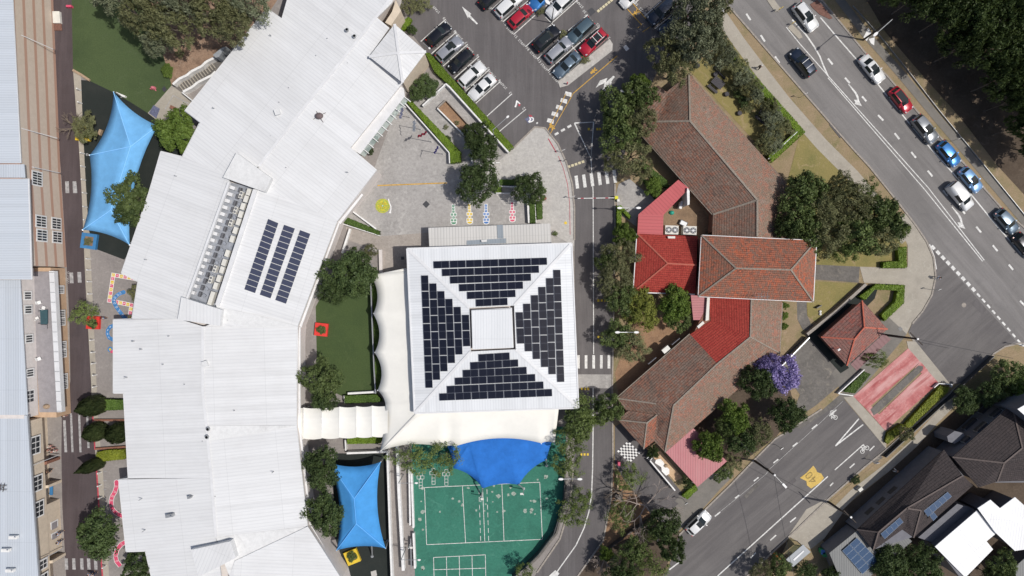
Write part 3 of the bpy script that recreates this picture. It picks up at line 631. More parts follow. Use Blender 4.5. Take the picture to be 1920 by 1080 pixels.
# ---------------------------------------------------------------- playground paintings
def hopscotch(cx,y0,key,label):
    mb=MB(); z=MK
    def sq(x,y,s,m,zz): mb.sheet([(x-s,y-s),(x+s,y-s),(x+s,y+s),(x-s,y+s)],zz,m)
    n=['9','8','7','6','5','4','3','2','1']
    mb.sheet([(cx-3.2,y0),(cx+3.2,y0),(cx+3.8,y0+33),(cx-2.6,y0+33)],z,0)
    mb.sheet([(cx-5.5,y0+16),(cx+6.5,y0+16),(cx+6.5,y0+22.5),(cx-5.5,y0+22.5)],z+.003,0)
    P=[(cx-5.5,y0+27),(cx+7,y0+27),(cx+7,y0+34)]+[(cx+.8+6.2*math.cos(t),y0+34+4.8*math.sin(t)) for t in [k*math.pi/8 for k in range(1,8)]]+[(cx-5.5,y0+34)]
    mb.sheet(P,z+.006,0)
    sp=[(cx,y0+3.4),(cx,y0+8.6),(cx+.2,y0+13.8),(cx-2.4,y0+19.3),(cx+3.4,y0+19.3),(cx+.5,y0+24.7),(cx-2.2,y0+30),(cx+3.6,y0+30)]
    for i,(x,y) in enumerate(sp): sq(x,y,2.1,1,z+.010); text_mesh(mb,n[i],x,y,.26,0,z+.014,0)
    mb.sheet([(cx-4,y0+33.6),(cx+5.4,y0+33.6)]+[(cx+.7+4.7*math.cos(t),y0+33.8+3.7*math.sin(t)) for t in [k*math.pi/6 for k in range(1,6)]],z+.010,1)
    tag(mb.build('hopscotch',[M['white'],M[key]]),label,'hopscotch','painted hopscotch grids beside the hall annex')
hopscotch(850,383,'green','green and white painted hopscotch, leftmost of four'); hopscotch(880,382,'yellow','yellow painted hopscotch partly under the tree shade')
hopscotch(911,382,'blue','blue and white painted hopscotch'); hopscotch(960,378,'pink','pink painted hopscotch, rightmost of four')
# number circle
mb=MB(); c=W(717.5,386)
mb.disc((c.x,c.y,MK),1.12,32,0,1.12)
for rr,n_,m in ((.92,22,1),(.66,14,2),(.4,8,3)):
    for k in range(n_):
        a=2*math.pi*k/n_; mb.box((c.x+rr*math.cos(a),c.y+rr*math.sin(a),MK+.006),(.13,.09,.006),a,m if k%3 else 1)
mb.disc((c.x,c.y,MK+.01),.16,12,1); mb.disc((c.x,c.y,MK+.014),.08,12,4)
tag(mb.build('number_circle',[M['lime'],M['green'],M['yellow'],M['redpaint'],M['white']]),'round yellow and green number circle painted on the grey courtyard','ground game')
mb=MB(); poly_line(mb,[(728.5,373),(730,380),(733,387),(733,393),(730.5,399)],.17); mb.sheet([(728,399.5),(733,395.5),(733.5,400)],MK+.004)
tag(mb.build('curved_arrow',M['white']),'white curved arrow painted beside the yellow number circle','ground marking')
# alphabet track
mb=MB(); tmb=[]; 
A0=(212.5,515.5);B0=(205,563.5);C0=(246.5,572);D0=(242,592); 
def sqs(p,ch,colr):
    a=R(8.5); c_,s_=math.cos(a),math.sin(a)
    q=[(p[0]+x*c_-y*s_,p[1]+x*s_+y*c_) for x,y in((-3.9,-3.9),(3.9,-3.9),(3.9,3.9),(-3.9,3.9))]
    q2=[(p[0]+x*c_-y*s_,p[1]+x*s_+y*c_) for x,y in((-2.9,-2.9),(2.9,-2.9),(2.9,2.9),(-2.9,2.9))]
    mb.sheet(q,MK,0); mb.sheet(q2,MK+.012,colr); text_mesh(mb,ch,p[0],p[1],.42,R(-98),MK+.016,0)
lets={}
for i,ch in enumerate('GHIJKLMN'): t=i/7; sqs((A0[0]+(B0[0]-A0[0])*t,A0[1]+(B0[1]-A0[1])*t),ch,1 if i%2==0 else 2)
for i,ch in enumerate('OPQRST'): t=(i+1)/6; sqs((B0[0]+(C0[0]-B0[0])*t,B0[1]+(C0[1]-B0[1])*t),ch,1 if i%2==0 else 2)
for i,ch in enumerate('FEDCBA'): sqs((A0[0]+7.4*(i+1),A0[1]+1.3*(i+1)),ch,2 if i%2==0 else 1)
for i,ch in enumerate('UVW'): sqs((C0[0]-1.1*(i+1),C0[1]+7.3*(i+1)),ch,1 if i%2==0 else 2)
tag(mb.build('alphabet_track',[M['white'],M['yellow'],M['pink']]),'yellow and pink alphabet squares painted in a loop beside the white roof','ground game')
def snake(name,pts,wd,base,edge,label,txt=None,k0=0):
    mb=MB(); poly_line(mb,pts,wd+.14,MK+.017,0); poly_line(mb,pts,wd,MK+.021,1)
    p=W(*pts[0]); mb.disc((p.x,p.y,MK+.019),(wd+.14)/2*1.15,14,0); mb.disc((p.x,p.y,MK+.024),wd/2*1.15,14,1)
    L=0; n=k0
    for i in range(1,len(pts)-1):
        d=(pts[i+1][0]-pts[i-1][0],pts[i+1][1]-pts[i-1][1]); a=math.atan2(-d[1],d[0])
        text_mesh(mb,str(n+i),pts[i][0],pts[i][1],.42,a+R(90),MK+.028,2)
    tag(mb.build(name,[edge,base,M['white']]),label,'ground game')
snake('number_snake',[(232,548),(226,550),(221,553),(216,558),(213.5,563),(215,569),(219,576),(224,583),(230,591),(238,600)],.62,M['trackblue'],M['wood'],'blue number snake crossing the painted alphabet loop',k0=10)
snake('number_snake',[(214,610),(207,613),(202.5,619),(202,626),(205,633),(214,638)],.62,M['trackblue'],M['wood'],'blue curved number track peeking out below the alphabet loop',k0=3)
snake('number_track',[(219,904),(219,912),(216,922),(211,930),(209,938),(209,948),(213,957),(220,963),(231,968)],.6,M['pink'],M['white'],'upper pink S-shaped number track beside the white roof',k0=20)
snake('number_track',[(240,1014),(228,1020),(220,1030),(217,1042),(219,1052),(226,1061)],.6,M['pink'],M['white'],'lower pink C-shaped number track near the bottom tree',k0=10)
mb=MB(); p=W(207,655); mb.disc((p.x,p.y,MK),.42,14,0); mb.disc((p.x,p.y,MK+.004),.2,12,1); mb.sheet([(206,659),(214,654),(214,662),(208,662)],MK+.003,2)
tag(mb.build('painted_ball',[M['trackblue'],M['yellow'],M['pink']]),'blue ball with red tail painted beside the white roof','ground game')
# checkerboard
mb=MB(); o=(1157,845.5); ex=(2.95,2.75); ey=(2.55,-2.55); ex=(2.93,2.75); ey=(2.55,-2.6)
o=(1157,846);ex=(23.5/8,22.5/8);ey=(20.5/8,-19.5/8)
for i in range(8):
    for j in range(8):
        q=[(o[0]+ex[0]*a+ey[0]*b,o[1]+ex[1]*a+ey[1]*b) for a,b in((i,j),(i+1,j),(i+1,j+1),(i,j+1))]
        mb.sheet(q,MK,(i+j)%2)
tag(mb.build('checkerboard',[M['white'],M['char']]),'large black and white checkerboard painted beside the inner road','ground game')
for (x,y) in ((1060.5,418),): 
    mb=MB(); p=W(x,y); mb.disc((p.x,p.y,MK),.23,14); tag(mb.build('yellow_dot',M['yellow']),kind='structure')
mb=MB(); mb.sheet([(288,197),(300,204),(293,222),(279,212)],MK); tag(mb.build('blue_mat',M['faintblue']),kind='structure')
mb=MB()
for x0,y0,x1,y1 in ((799,383,7,7),): mb.sheet([(x0,y0-x1),(x0+x1,y0),(x0,y0+x1),(x0-x1,y0)],.03)
mb.sheet([(1101,20),(1110,14),(1117,22),(1108,30)],.06); mb.sheet([(752,481),(758,481),(758,487),(752,487)],.05)
mb.sheet([(1683,616),(1688,612),(1693,617),(1688,622)],.06)
mb.sheet([(303,167),(308,161),(313,168),(308,173)],.06)
tag(mb.build('drain_grate',M['dkmetal']),kind='structure')
mb=MB(); p=W(1807,572); mb.disc((p.x,p.y,MK),.36,18); tag(mb.build('manhole_cover',M['kerb']),kind='structure')
# chalky bird-dropping like paint blotches on the court
mb=MB(); rs=random.Random(3)
for x,y in ((1008,899),(1024,893),(1022,896),(934,930),(953,928),(963,926),(861,940),(923,922),(893,957),(997,955),(984,957),(996,960),(1003,964),(924,941),(849,935),(793,960),(788,973),(792,1068),(793,1065),(825,960),(1025,935),(1002,940),(995,939),(932,960),(867,947),(792,915),(790,940),(793,993),(945,958),(911,945),(909,958),(926,911),(957,914),(878,915)):
    p=W(x,y); r=rs.uniform(.12,.4); n=9
    mb.face([(p.x+r*rs.uniform(.5,1.2)*math.cos(2*math.pi*i/n),p.y+r*rs.uniform(.5,1.2)*math.sin(2*math.pi*i/n),.024) for i in range(n)])
tag(mb.build('court_blotches',plain('faded_blotch',(.36,.42,.36),.9,var=.3,scale=5)),kind='structure')
# ================================================================ BUILDINGS
def bld(name,label,cat,px,py,group=None): 
    p=W(px,py); return empty(name,(p.x,p.y,0),label,cat,group)
def wline(mb,pts,wd,z1,z0=0,m=0):
    P=[W(x,y,z1) for x,y in pts]
    for i in range(len(P)-1):
        a,b=P[i],P[i+1]; d=(b-a).normalized(); n=Vector((-d.y,d.x,0))*wd/2
        mb.prism([a+n,b+n,b-n,a-n],z0,z1+jit()*.5,m)
def win_east(root,gx,y0,y1,z0,z1,nv=3,nh=1,frame='white',glass='glass',proud=.05):
    """window on a wall facing +x; gx = ground pixel x of the wall, y0..y1 pixel rows on the ground"""
    X=(gx-960)*S; Y0=(540-y0)*S; Y1=(540-y1)*S
    f=MB(); f.box((X+proud/2,(Y0+Y1)/2,(z0+z1)/2),(proud,abs(Y1-Y0)+.3,z1-z0+.35),0)
    fo=f.build('window',M[frame],root)
    g=MB(); n=nv
    hh=(z1-z0)/nh; ww=abs(Y1-Y0)/n
    for i in range(n):
        for j in range(nh):
            g.box((X+proud+.006,min(Y0,Y1)+ww*(i+.5),z0+hh*(j+.5)),(.012,ww-.12,hh-.14),0)
    go=g.build('pane',M[glass],root); go.parent=fo; return fo
# --- banded three-storey block, far left
r=bld('school_block','long school block with tan and orange brick bands, left edge','building',40,250)
mb=MB(); G=[W(-400,-90),W(96,-90),W(114,333),W(125,501),W(-400,501)]; mb.prism([(p.x,p.y) for p in G],0,8.9); mb.build('wall',M['banded'],r)
def slab(root,pts,mat,th=.12,name='roof',ofs=0):
    mb=MB(); U=[W(x,y,z)+Vector((0,0,ofs)) for x,y,z in pts]
    a=sum(U[i].x*U[(i+1)%len(U)].y-U[(i+1)%len(U)].x*U[i].y for i in range(len(U)))
    if a<0: U=U[::-1]
    mb.face(U); D=[u-Vector((0,0,th)) for u in U]; mb.face(D[::-1])
    for i in range(len(U)): mb.face([D[i],D[(i+1)%len(U)],U[(i+1)%len(U)],U[i]])
    return mb.build(name,M[mat],root)
slab(r,[(-400,-90,12),(20,-90,9.1),(38,306,9.1),(-400,306,12)],'groof'); slab(r,[(-400,335,11.8),(53,335,9.0),(59,524,9.0),(-400,524,11.8)],'groof')
slab(r,[(-400,308,9.3),(45,308,9.3),(47,333,9.3),(-400,333,9.3)],'groof')
g_=MB(); g_.bar(W(21,-60,9.0),W(39,306,9.0),.16); g_.build('gutter',M['wflash'],r); g_=MB(); g_.bar(W(54,335,8.95),W(60,524,8.95),.16); g_.build('gutter',M['wflash'],r)
for y0,y1 in ((412,431),(437,456)):
    win_east(r,120.5+(y0-410)*.06,y0,y1,4.3,6.4,4,2); win_east(r,120.5+(y0-410)*.06,y0,y1,.9,2.9,4,2)
win_east(r,115.5,334,357,4.6,6.6,5,2)
for x0,y0,x1,y1 in ((27,60,100,93),(38,240,108,260),(60,313,112,325)):
    p=MB(); a=W(x0,y0,8.4);  b=W(x1,y1,.4); p.tube(a,(a.x+ .15,a.y-.0,8.2),.05,n=6); p.tube(a,W(x1-1,y1-1,3.2),.05,n=6); p.tube(W(x1-1,y1-1,3.2),(b.x+.1,b.y,.2),.05,n=6); p.build('downpipe',M['wflash'],r)
for y,hh in ((50,.5),(133,.5),(208,.5),(290,.5)):
    gx=98+15*y/333; win_east(r,gx,y-9,y+9,2.9,3.35,1,1,glass='white')
# --- terrace block
r=bld('terrace_block','cream school block with grey roof terrace and white parapet','building',90,650)
mb=MB(); mb.prism([(W(px,0).x,W(0,py).y) for px,py in ((-400,503),(122,503),(133,775),(-400,775))],0,3.4); mb.build('lower_wall',M['beige'],r)
mb=MB(); mb.prism([(W(px,0).x,W(0,py).y) for px,py in ((-400,504),(93,504),(101,770),(-400,770))],3.5,6.6); mb.build('upper_wall',M['cream2'],r)
mb=MB(); mb.pprism([(60,509),(100,509),(110,773),(74,773)],3.4,3.55); mb.build('terrace_deck',M['deck'],r)
slab(r,[(-400,525,7.4),(38,525,6.9),(43,620,6.9),(-400,620,7.4)],'groof'); slab(r,[(-400,620,7.3),(43,620,6.85),(52,778,6.85),(-400,778,7.3)],'groof')
p=MB(); 
p.prism([W(91,508,4.5),W(100.5,508,4.5),W(115,773,4.5),W(106,773,4.5)],3.55,4.4); p.build('parapet',M['wflash'],r)
for i in range(15):
    t=i/14; a=W(93+15*t*.97,511+260*t,4.42); p=MB(); p.box((a.x+.25,a.y,4.42),(.75,.07,.06)); p.build('parapet_joint',M['steel'],r)
for y in (547,572,624,685): win_east(r,95+ (y-500)*.03,y,y+13,4.6,6.0,3)
win_east(r,99.5,723,744,4.4,6.1,3,2)
for y in (537,582,596,640,655,700,713): win_east(r,124.8+(y-510)*.04,y,y+12,.9,2.6,4)
for x,y,a in ((77,567,.3),(85,577,1.2),(73,597,2.),(77,672,.5)):
    e=W(x,y,3.6); t=empty('terrace_chair',(e.x,e.y,3.55),'','',None,a)
    lab={567:'northernmost white chair on the grey terrace',577:'white chair touching the top of the green terrace table',597:'white chair on the left side of the green terrace table',672:'white chair alone in the lower part of the grey terrace'}[y]
    tag(t,lab,'chair','white terrace chairs')
    for nm,bx in (('seat',[((0,0,.44),(.5,.5,.05))]),('backrest',[((-.24,0,.7),(.05,.5,.5))]),('leg',[((-.2,-.2,.21),(.05,.05,.42))]),('leg',[((.2,-.2,.21),(.05,.05,.42))]),('leg',[((.2,.2,.21),(.05,.05,.42))]),('leg',[((-.2,.2,.21),(.05,.05,.42))])):
        q=MB(); [q.box(c,d) for c,d in bx]; o_=q.build(nm,M['white'],None,center=False,loc=(0,0,0)); o_.parent=t
t=empty('terrace_table',W(82,594,3.55),'long dark green table on the grey terrace','table')
q=MB(); q.pprism([(75,581),(89,581),(89,608),(76,608)],4.2,4.27); q.build('tabletop',plain('dark_green_cloth',(.035,.085,.10),.7),t)
for a,b in ((77,583),(87,583),(87,606),(77,606)): q=MB(); c=W(a,b,3.55); q.box((c.x,c.y,3.87),(.08,.08,.64)); q.build('leg',M['dkmetal'],t)
t=empty('terrace_table',W(84,614,3.55),'small grey table at the lower end of the green terrace table','table')
q=MB(); q.pprism([(75,609),(88,609),(88,618),(76,618)],4.15,4.2); q.build('tabletop',M['deck'],t); q=MB(); c=W(82,614,3.55); q.box((c.x,c.y,3.85),(.1,.1,.6)); q.build('leg',M['dkmetal'],t)
q=MB(); c=W(88,762,3.55); q.dome((c.x,c.y,3.55),.5,.4,.6,8,3); tag(q.build('covered_heap',M['wood']),'tan covered heap at the lower end of the grey terrace','equipment')
# --- cream colonnade block
r=bld('colonnade_block','cream school block with open ground floor and bay windows','building',70,930)
mb=MB(); mb.prism([(W(px,0).x,W(0,py).y) for px,py in ((-400,776),(104,776),(127,1200),(-400,1200))],3.1,6.5); mb.build('upper_wall',M['cream'],r)
mb=MB(); mb.prism([(W(px,0).x,W(0,py).y) for px,py in ((-400,777),(88,777),(105,1200),(-400,1200))],0,3.1); mb.build('ground_floor_wall',M['cream'],r)
slab(r,[(-400,779,6.8),(52,779,6.55),(81,1200,6.55),(-400,1200,6.8)],'groof')
q=MB(); q.bar(W(53,780,6.5),W(82,1200,6.5),.2); q.build('gutter',M['steel'],r)
for y in (860,903,1040,1110):
    q=MB(); gx=106+(y-780)*.055; q.prism([(W(88,0).x,W(0,y).y),(W(gx+3,0).x,W(0,y-4).y),(W(gx+3,0).x,W(0,y+1).y),(W(88,0).x,W(0,y+6).y)],0,3.1); q.build('pier',M['brickred' if y==860 else 'cream'],r)
q=MB(); q.prism([(W(90,0).x,W(0,935).y),(W(112,0).x,W(0,935).y),(W(116,0).x,W(0,1028).y),(W(92,0).x,W(0,1028).y)],0,3.08); q.build('ground_floor_bay',M['cream'],r)
win_east(r,113.5,972,986,.8,2.2,1,glass='deck'); win_east(r,114.2,993,1007,.8,2.2,1,glass='deck')
for y,n_ in ((806,3),(876,3),(922,3)): win_east(r,106.3+(y-780)*.055,y,y+30-(4 if y>806 else 0),4.1,5.9,3,2)
for y in (1027,1052): win_east(r,106.8+(y-780)*.055,y,y+15,4.1,5.7,2,2)
for y in (1012,):
    q=MB(); q.tube(W(73,1052,6.3),W(118,1028,.5),.06,n=6); q.build('downpipe',M['wflash'],r)
q=MB(); q.tube(W(60,873,6.3),W(110,853,.5),.06,n=6); q.build('downpipe',M['wflash'],r)
t=bld('blue_bench','blue bench seat under the colonnade overhang','bench',96,918)
q=MB(); q.box(W(96,918,.45)+Vector((0,0,0)),(.5,1.7,.08)); q.build('seat',M['cubeblue'],t)
for y in (912,924): q=MB(); c=W(96,y); q.box((c.x,c.y,.2),(.4,.08,.4)); q.build('leg',M['dkmetal'],t)
for x,y,lab in ((28,1006,'upper white rooftop vent on the blue-grey roof'),(14,1030,'middle white rooftop vent on the blue-grey roof'),(22,1068,'lowest white rooftop vent on the blue-grey roof')):
    e=W(x,y,6.8); q=MB(); q.box((e.x,e.y,7.05),(1.2,.45,.5)); q.tube((e.x+.5,e.y+.1,6.8),(e.x+.5,e.y+.1,7.7),.08,n=8); tag(q.build('rooftop_vent',M['white']),lab,'vent','white vents on the blue-grey roof')
e=W(5,914,6.8); q=MB(); 
for dx in (-.25,.25): q.tube((e.x+dx-.1,e.y-.6,6.95),(e.x+dx+.1,e.y+.6,6.95),.05,n=5)
for dy in (-.3,.3): q.tube((e.x-.7,e.y+dy,6.97),(e.x+.7,e.y+dy,6.97),.05,n=5)
q.tube((e.x,e.y,6.7),(e.x,e.y,7.2),.05,n=5); tag(q.build('roof_aerial',M['timber']),'rusty frame aerial on the blue-grey roof at the left edge','aerial')
# --- big curved white school building
r=bld('curved_school_building','huge curved school building with white ribbed metal roof','building',430,600)
outl=[(501,15),(528,34),(555,-60),(760,-60),(745,-5),(707,33),(730,52),(692,106),(755,155),(657,277),(706,319),(677,360),(632,415),(558,612),(556,640),(556,798),(577,987),(640,1085),(670,1200),(300,1200),(285,1085),(273,1033),(237,1034),(223,899),(241,897),(232,737),(213,737),(213,599),(248,598),(259,528),(228,512),(280,360),(302,284),(342,294),(375,230),(347,208)]
ZE=4.4
cx_=sum(p[0] for p in outl)/len(outl)
mb=MB(); P=[W(x,y,ZE) for x,y in outl]
mb.prism(P,0,ZE-.02); mb.build('wall',M['cream2'],r)
def facet(poly,a,b,zr,slope,name='roof',mat='wroof',ofs=.0):
    ax,ay=a;bx,by=b;L=math.hypot(bx-ax,by-ay); nx,ny=-(by-ay)/L,(bx-ax)/L
    pts=[(x,y,max(ZE,zr-abs((x-ax)*nx+(y-ay)*ny)*S*slope)+ofs) for x,y in poly]
    return slab(r,pts,mat,.25,name),(lambda x,y:(zr-abs((x-ax)*nx+(y-ay)*ny)*S*slope)+ofs)
sp=.075
facet([(501,15),(528,34),(555,-60),(760,-60),(730,0),(667,80),(547,230),(485,312),(422,327),(342,294),(375,230),(347,208)],(730,0),(485,312),6.0,.07)
facet([(760,-60),(735,5),(707,33),(730,52),(692,106),(755,155),(657,277),(706,319),(632,415),(520,365),(485,312),(547,230),(667,80),(730,0)],(730,0),(485,312),5.95,.075,ofs=.0)
facet([(302,284),(342,294),(422,327),(432,342),(354,560),(335,598),(248,598),(259,528),(228,512),(280,360)],(440,342),(362,560),5.9,.08)
_,zB=facet([(485,312),(520,365),(632,415),(558,612),(415,612),(405,572),(478,352)],(478,352),(405,572),5.88,.08,ofs=.01)
facet([(213,599),(335,598),(380,612),(380,737),(387,798),(388,828),(396,896),(241,897),(232,737),(213,737)],(380,612),(388,830),5.85,.075)
facet([(380,612),(415,612),(558,612),(556,640),(556,798),(387,798),(380,737)],(380,612),(386,798),5.84,.075)
facet([(388,828),(556,798),(577,987),(405,1007),(396,896)],(388,828),(405,1007),5.82,.075)
facet([(223,899),(396,896),(405,1007),(430,1200),(300,1200),(285,1085),(273,1033),(237,1034)],(396,896),(420,1100),5.8,.075)
facet([(440,1052),(577,987),(640,1085),(670,1200),(430,1200),(430,1080)],(440,1030),(470,1200),5.78,.07)
for pl,z in (([(387,798),(556,798),(388,828)],5.85),([(405,1007),(577,987),(440,1052),(430,1080),(418,1050)],5.8),([(415,578),(480,590),(558,612),(380,614),(412,600)],5.87)):
    mb=MB(); c=[(x,y,z-(abs(x-pl[0][0])*S*.072)) for x,y in pl]; mb.roof([(x,y,zz+.03) for x,y,zz in c]); mb.build('valley_sheet',M['wvalley'],r)
q=MB()
for pts in ([(730,0),(667,80),(547,230),(485,312)],[(380,612),(380,737),(387,798),(396,896),(405,1007)]):
    for i in range(len(pts)-1): q.bar(W(*pts[i],6.02 if pts[0][0]==730 else 5.88),W(*pts[i+1],6.02 if pts[0][0]==730 else 5.88),.42,.06)
q.build('ridge_capping',M['wflash'],r)
q=MB(); ep=[(501,15),(347,208),(375,230),(342,294),(302,284),(280,360),(228,512),(259,528),(248,598),(213,599),(213,737),(232,737),(241,897),(223,899),(237,1034),(273,1033),(285,1085)]
zz=ZE+.12
ep2=[(657,277),(706,319),(632,415),(558,612),(556,798),(577,987),(640,1085)]
for E in (ep,ep2):
    q=MB()
    for i in range(len(E)-1): q.bar(W(*E[i],zz),W(*E[i+1],zz),.16,.14)
    q.build('gutter',M['wflash'],r)
q=MB()
for E in ([(632,417),(560,612)],[(558,612),(558,798)],[(558,798),(579,987)],[(579,987),(634,1080)],[(677,362),(634,417)]):
    q.bar(W(*E[0],3.4),W(*E[1],3.4),.9,.12)
q.build('lower_ledge',M['wflash'],r)
# raised caps and plant trench
q=MB(); q.pprism([(443,286),(508.5,334),(496,360),(418,332.5)],5.2,6.7); q.build('raised_cap',M['wvalley'],r)
q=MB(); q.pprism([(340,557),(416,581),(412,611),(333,599)],5.2,6.7); q.build('raised_cap',M['wroof'],r)
slab(r,[(358,1031,6.6),(432,1015,6.9),(442,1046,6.7),(431,1052,6.7),(372,1082,6.3)],'wroof',1.2,'raised_roof')
mb=MB(); mb.sheet([(432,342),(478,352),(404,574),(352,560)],4.75); mb.build('plant_deck',M['trench'],r)
q=MB(); q.bar(W(430,342,6.0),W(351,562,6.0),.35,.5); q.bar(W(479,356,6.0),W(408,572,6.0),.6,.4); q.build('trench_parapet',M['wflash'],r)
# louvred vents along the left of the trench
for i in range(17):
    t=(i+.4)/17; x=442+(362-442)*t; y=348+(556-348)*t; e=W(x,y,5.3)
    q=MB(); q.box((e.x-.3,e.y+.05,5.1),(.75,.5,.7),R(-19),2); q.box((e.x+.75,e.y-.25,5.05),(.28,.75,.6),R(-19),1); q.box((e.x+1.35,e.y-.4,4.95),(.35,.5,.3),R(20+i*17%60),3)
    tag(q.build('louvre_box',[M['ac'],M['acg'],M['wflash'],M['trench']]),'white louvre box, %s from the top along the left of the roof trench'%ORD[i],'vent','louvre boxes in the roof trench')
for i,(x,y) in enumerate(((466,360),(461,373),(455,387),(451,402),(447,416),(441,432),(435,448),(426,475),(420,492),(416,506),(410,522),(404,536),(398,553),(394,565))):
    e=W(x,y,5.6); q=MB(); q.box((e.x,e.y,5.2),(.62,1.0,.85),R(-18),0); q.box((e.x-.4,e.y-.1,5.15),(.12,.8,.7),R(-18),1)
    tag(q.build('condenser_box',[M['ac'],M['acg']]),'white condenser box, %s from the top along the right of the roof trench'%ORD[i],'air conditioner','condensers in the roof trench')
def twin(name,e,L,Wd,Hh,a,label,grp,z,one=False):
    t=empty(name,(e.x,e.y,z),label,'air conditioner',grp,a)
    q=MB(); q.box((0,0,Hh/2),(L,Wd,Hh)); o_=q.build('casing',M['ac'],None,loc=(0,0,0)); o_.parent=t
    for k in (-1,1):
        q=MB(); n=18
        q.tube((k*L*.24,0,Hh),(k*L*.24,0,Hh+.05),Wd*.36,n=n,m=0); 
        for j in range(3):
            a_=j*math.pi/3; q.bar((k*L*.24-Wd*.34*math.cos(a_),-Wd*.34*math.sin(a_),Hh+.07),(k*L*.24+Wd*.34*math.cos(a_),Wd*.34*math.sin(a_),Hh+.07),.035,.03,m=1)
        q.tube((k*L*.24,0,Hh+.05),(k*L*.24,0,Hh+.08),Wd*.12,n=10,m=1)
        o_=q.build('fan',[M['acg'],M['steel']],None,loc=(0,0,0)); o_.parent=t
for i,(x,y) in enumerate(((451,365),(440.5,394),(432,417.5),(402,504),(394,524))):
    twin('twin_fan_unit',W(x,y,5.6),1.05,.5,.75,R(70),'twin-fan air conditioner, %s from the top in the roof trench'%ORD[i],'twin-fan units in the roof trench',4.76)
# rooftop bits
def cyl(name,x,y,z,r_,h,mat,lab,cat,grp=None,n=14,cap='steel'):
    e=W(x,y,z+h); q=MB(); q.tube((e.x,e.y,z),(e.x,e.y,z+h),r_*.6,n=n); q.tube((e.x,e.y,z+h*.7),(e.x,e.y,z+h),r_,r_*.75,n=n,m=1)
    tag(q.build(name,[M[mat],M[cap]]),lab,cat,grp)
cyl('roof_ventilator',650,55,5.9,.30,.6,'steel','upper of two round ventilators near the top of the white roof','vent','round ventilators on the white roof')
cyl('roof_ventilator',664,67,5.9,.30,.6,'steel','lower of two round ventilators near the top of the white roof','vent','round ventilators on the white roof')
cyl('roof_ventilator',389,805,5.8,.32,.6,'steel','upper of two round ventilators on the lower ridge','vent','round ventilators on the white roof')
cyl('roof_ventilator',387,820,5.8,.32,.6,'steel','lower of two round ventilators on the lower ridge','vent','round ventilators on the white roof')
e=W(598,217,6.2); q=MB(); q.dome((e.x,e.y,6.1),.62,.5,.45,12,3); 
for a in (.6,2.1,3.6,5.2): q.tube((e.x,e.y,6.2),(e.x+1.1*math.cos(a),e.y+1.0*math.sin(a),5.75),.04,n=5)
tag(q.build('satellite_dish',plain('rusty_dish',(.16,.12,.12),.7,var=.3)),'dark round dish on struts on the white roof','satellite dish')
for x,y,lab in ((519,210,'white skylight box north of the round dish'),(383,683,'white skylight box on the ridge of the white roof')):
    q=MB(); q.pprism([(x-6,y-4),(x+3,y-7),(x+7,y+3),(x-3,y+6)],5.6,6.25); tag(q.build('roof_hatch',M['wvalley']),lab,'roof hatch')
rs=random.Random(5)
for x,y in ((508,67),(615,74),(594,106),(543,166),(401,203),(525,193),(653,120),(652,323),(538,315),(509,256),(330,330),(393,494),(429,600),(274,487),(318,630),(250,640),(307,683),(236,708),(265,655),(512,885),(395,863),(406,929),(264,936),(270,995),(441,769),(382,826),(348,720)):
    e=W(x,y,5.4); q=MB(); q.tube((e.x,e.y,4.5),(e.x,e.y,5.95),.06,n=6); q.build('vent_pipe',M['steel'],r)
for x,y,lab in ((355,932,'small grey flue upper left on the lower white roof'),(318,967,'grey box flue on the lower white roof')):
    e=W(x,y,5.9); q=MB(); q.box((e.x,e.y,5.7),(1.1 if x<330 else .5,.4,.8),R(10)); q.tube((e.x+.4,e.y+.1,5.3),(e.x+.4,e.y+.1,6.5),.07,n=6); tag(q.build('roof_flue',M['steel']),lab,'flue')
# solar panels on the curved building
def panel(root,q4,zf,mat,name='solar_panel',th=.05,lift=.12,frame=None):
    P=[W(x,y,zf(x,y)+lift) for x,y in q4]
    mb=MB(); uv=[(0,0),(1,0),(1,1),(0,1)]
    mb.up(P,0,uv); D=[p-Vector((0,0,th)) for p in P]
    a=sum(P[i].x*P[(i+1)%4].y-P[(i+1)%4].x*P[i].y for i in range(4))
    T,B=(P,D) if a>0 else (P[::-1],D[::-1])
    mb.face(B[::-1],1)
    for i in range(4): mb.face([B[i],B[(i+1)%4],T[(i+1)%4],T[i]],1)
    return mb.build(name,[M[mat],M['steel']],root)
def lerp(a,b,t): return (a[0]+(b[0]-a[0])*t,a[1]+(b[1]-a[1])*t)
def grid(root,c,nu,nv,zf,mat,gu=.02,gv=.03):
    """c: TL,TR,BR,BL pixels"""
    for j in range(nv):
        for i in range(nu):
            q4=[]
            for u,v in ((i/nu+gu/nu,(j+gv)/nv),((i+1)/nu-gu/nu,(j+gv)/nv),((i+1)/nu-gu/nu,(j+1-gv)/nv),(i/nu+gu/nu,(j+1-gv)/nv)):
                q4.append(lerp(lerp(c[0],c[1],u),lerp(c[3],c[2],u),v))
            panel(root,q4,zf,mat)
grid(r,[(503,410),(522,418),(478,550),(458,543)],1,13,zB,'solar2',0,.045); grid(r,[(533,421),(553,428),(507,560),(487,553)],1,13,zB,'solar2',0,.045); grid(r,[(563,431),(582,438),(536,570),(516,563)],1,13,zB,'solar2',0,.045)
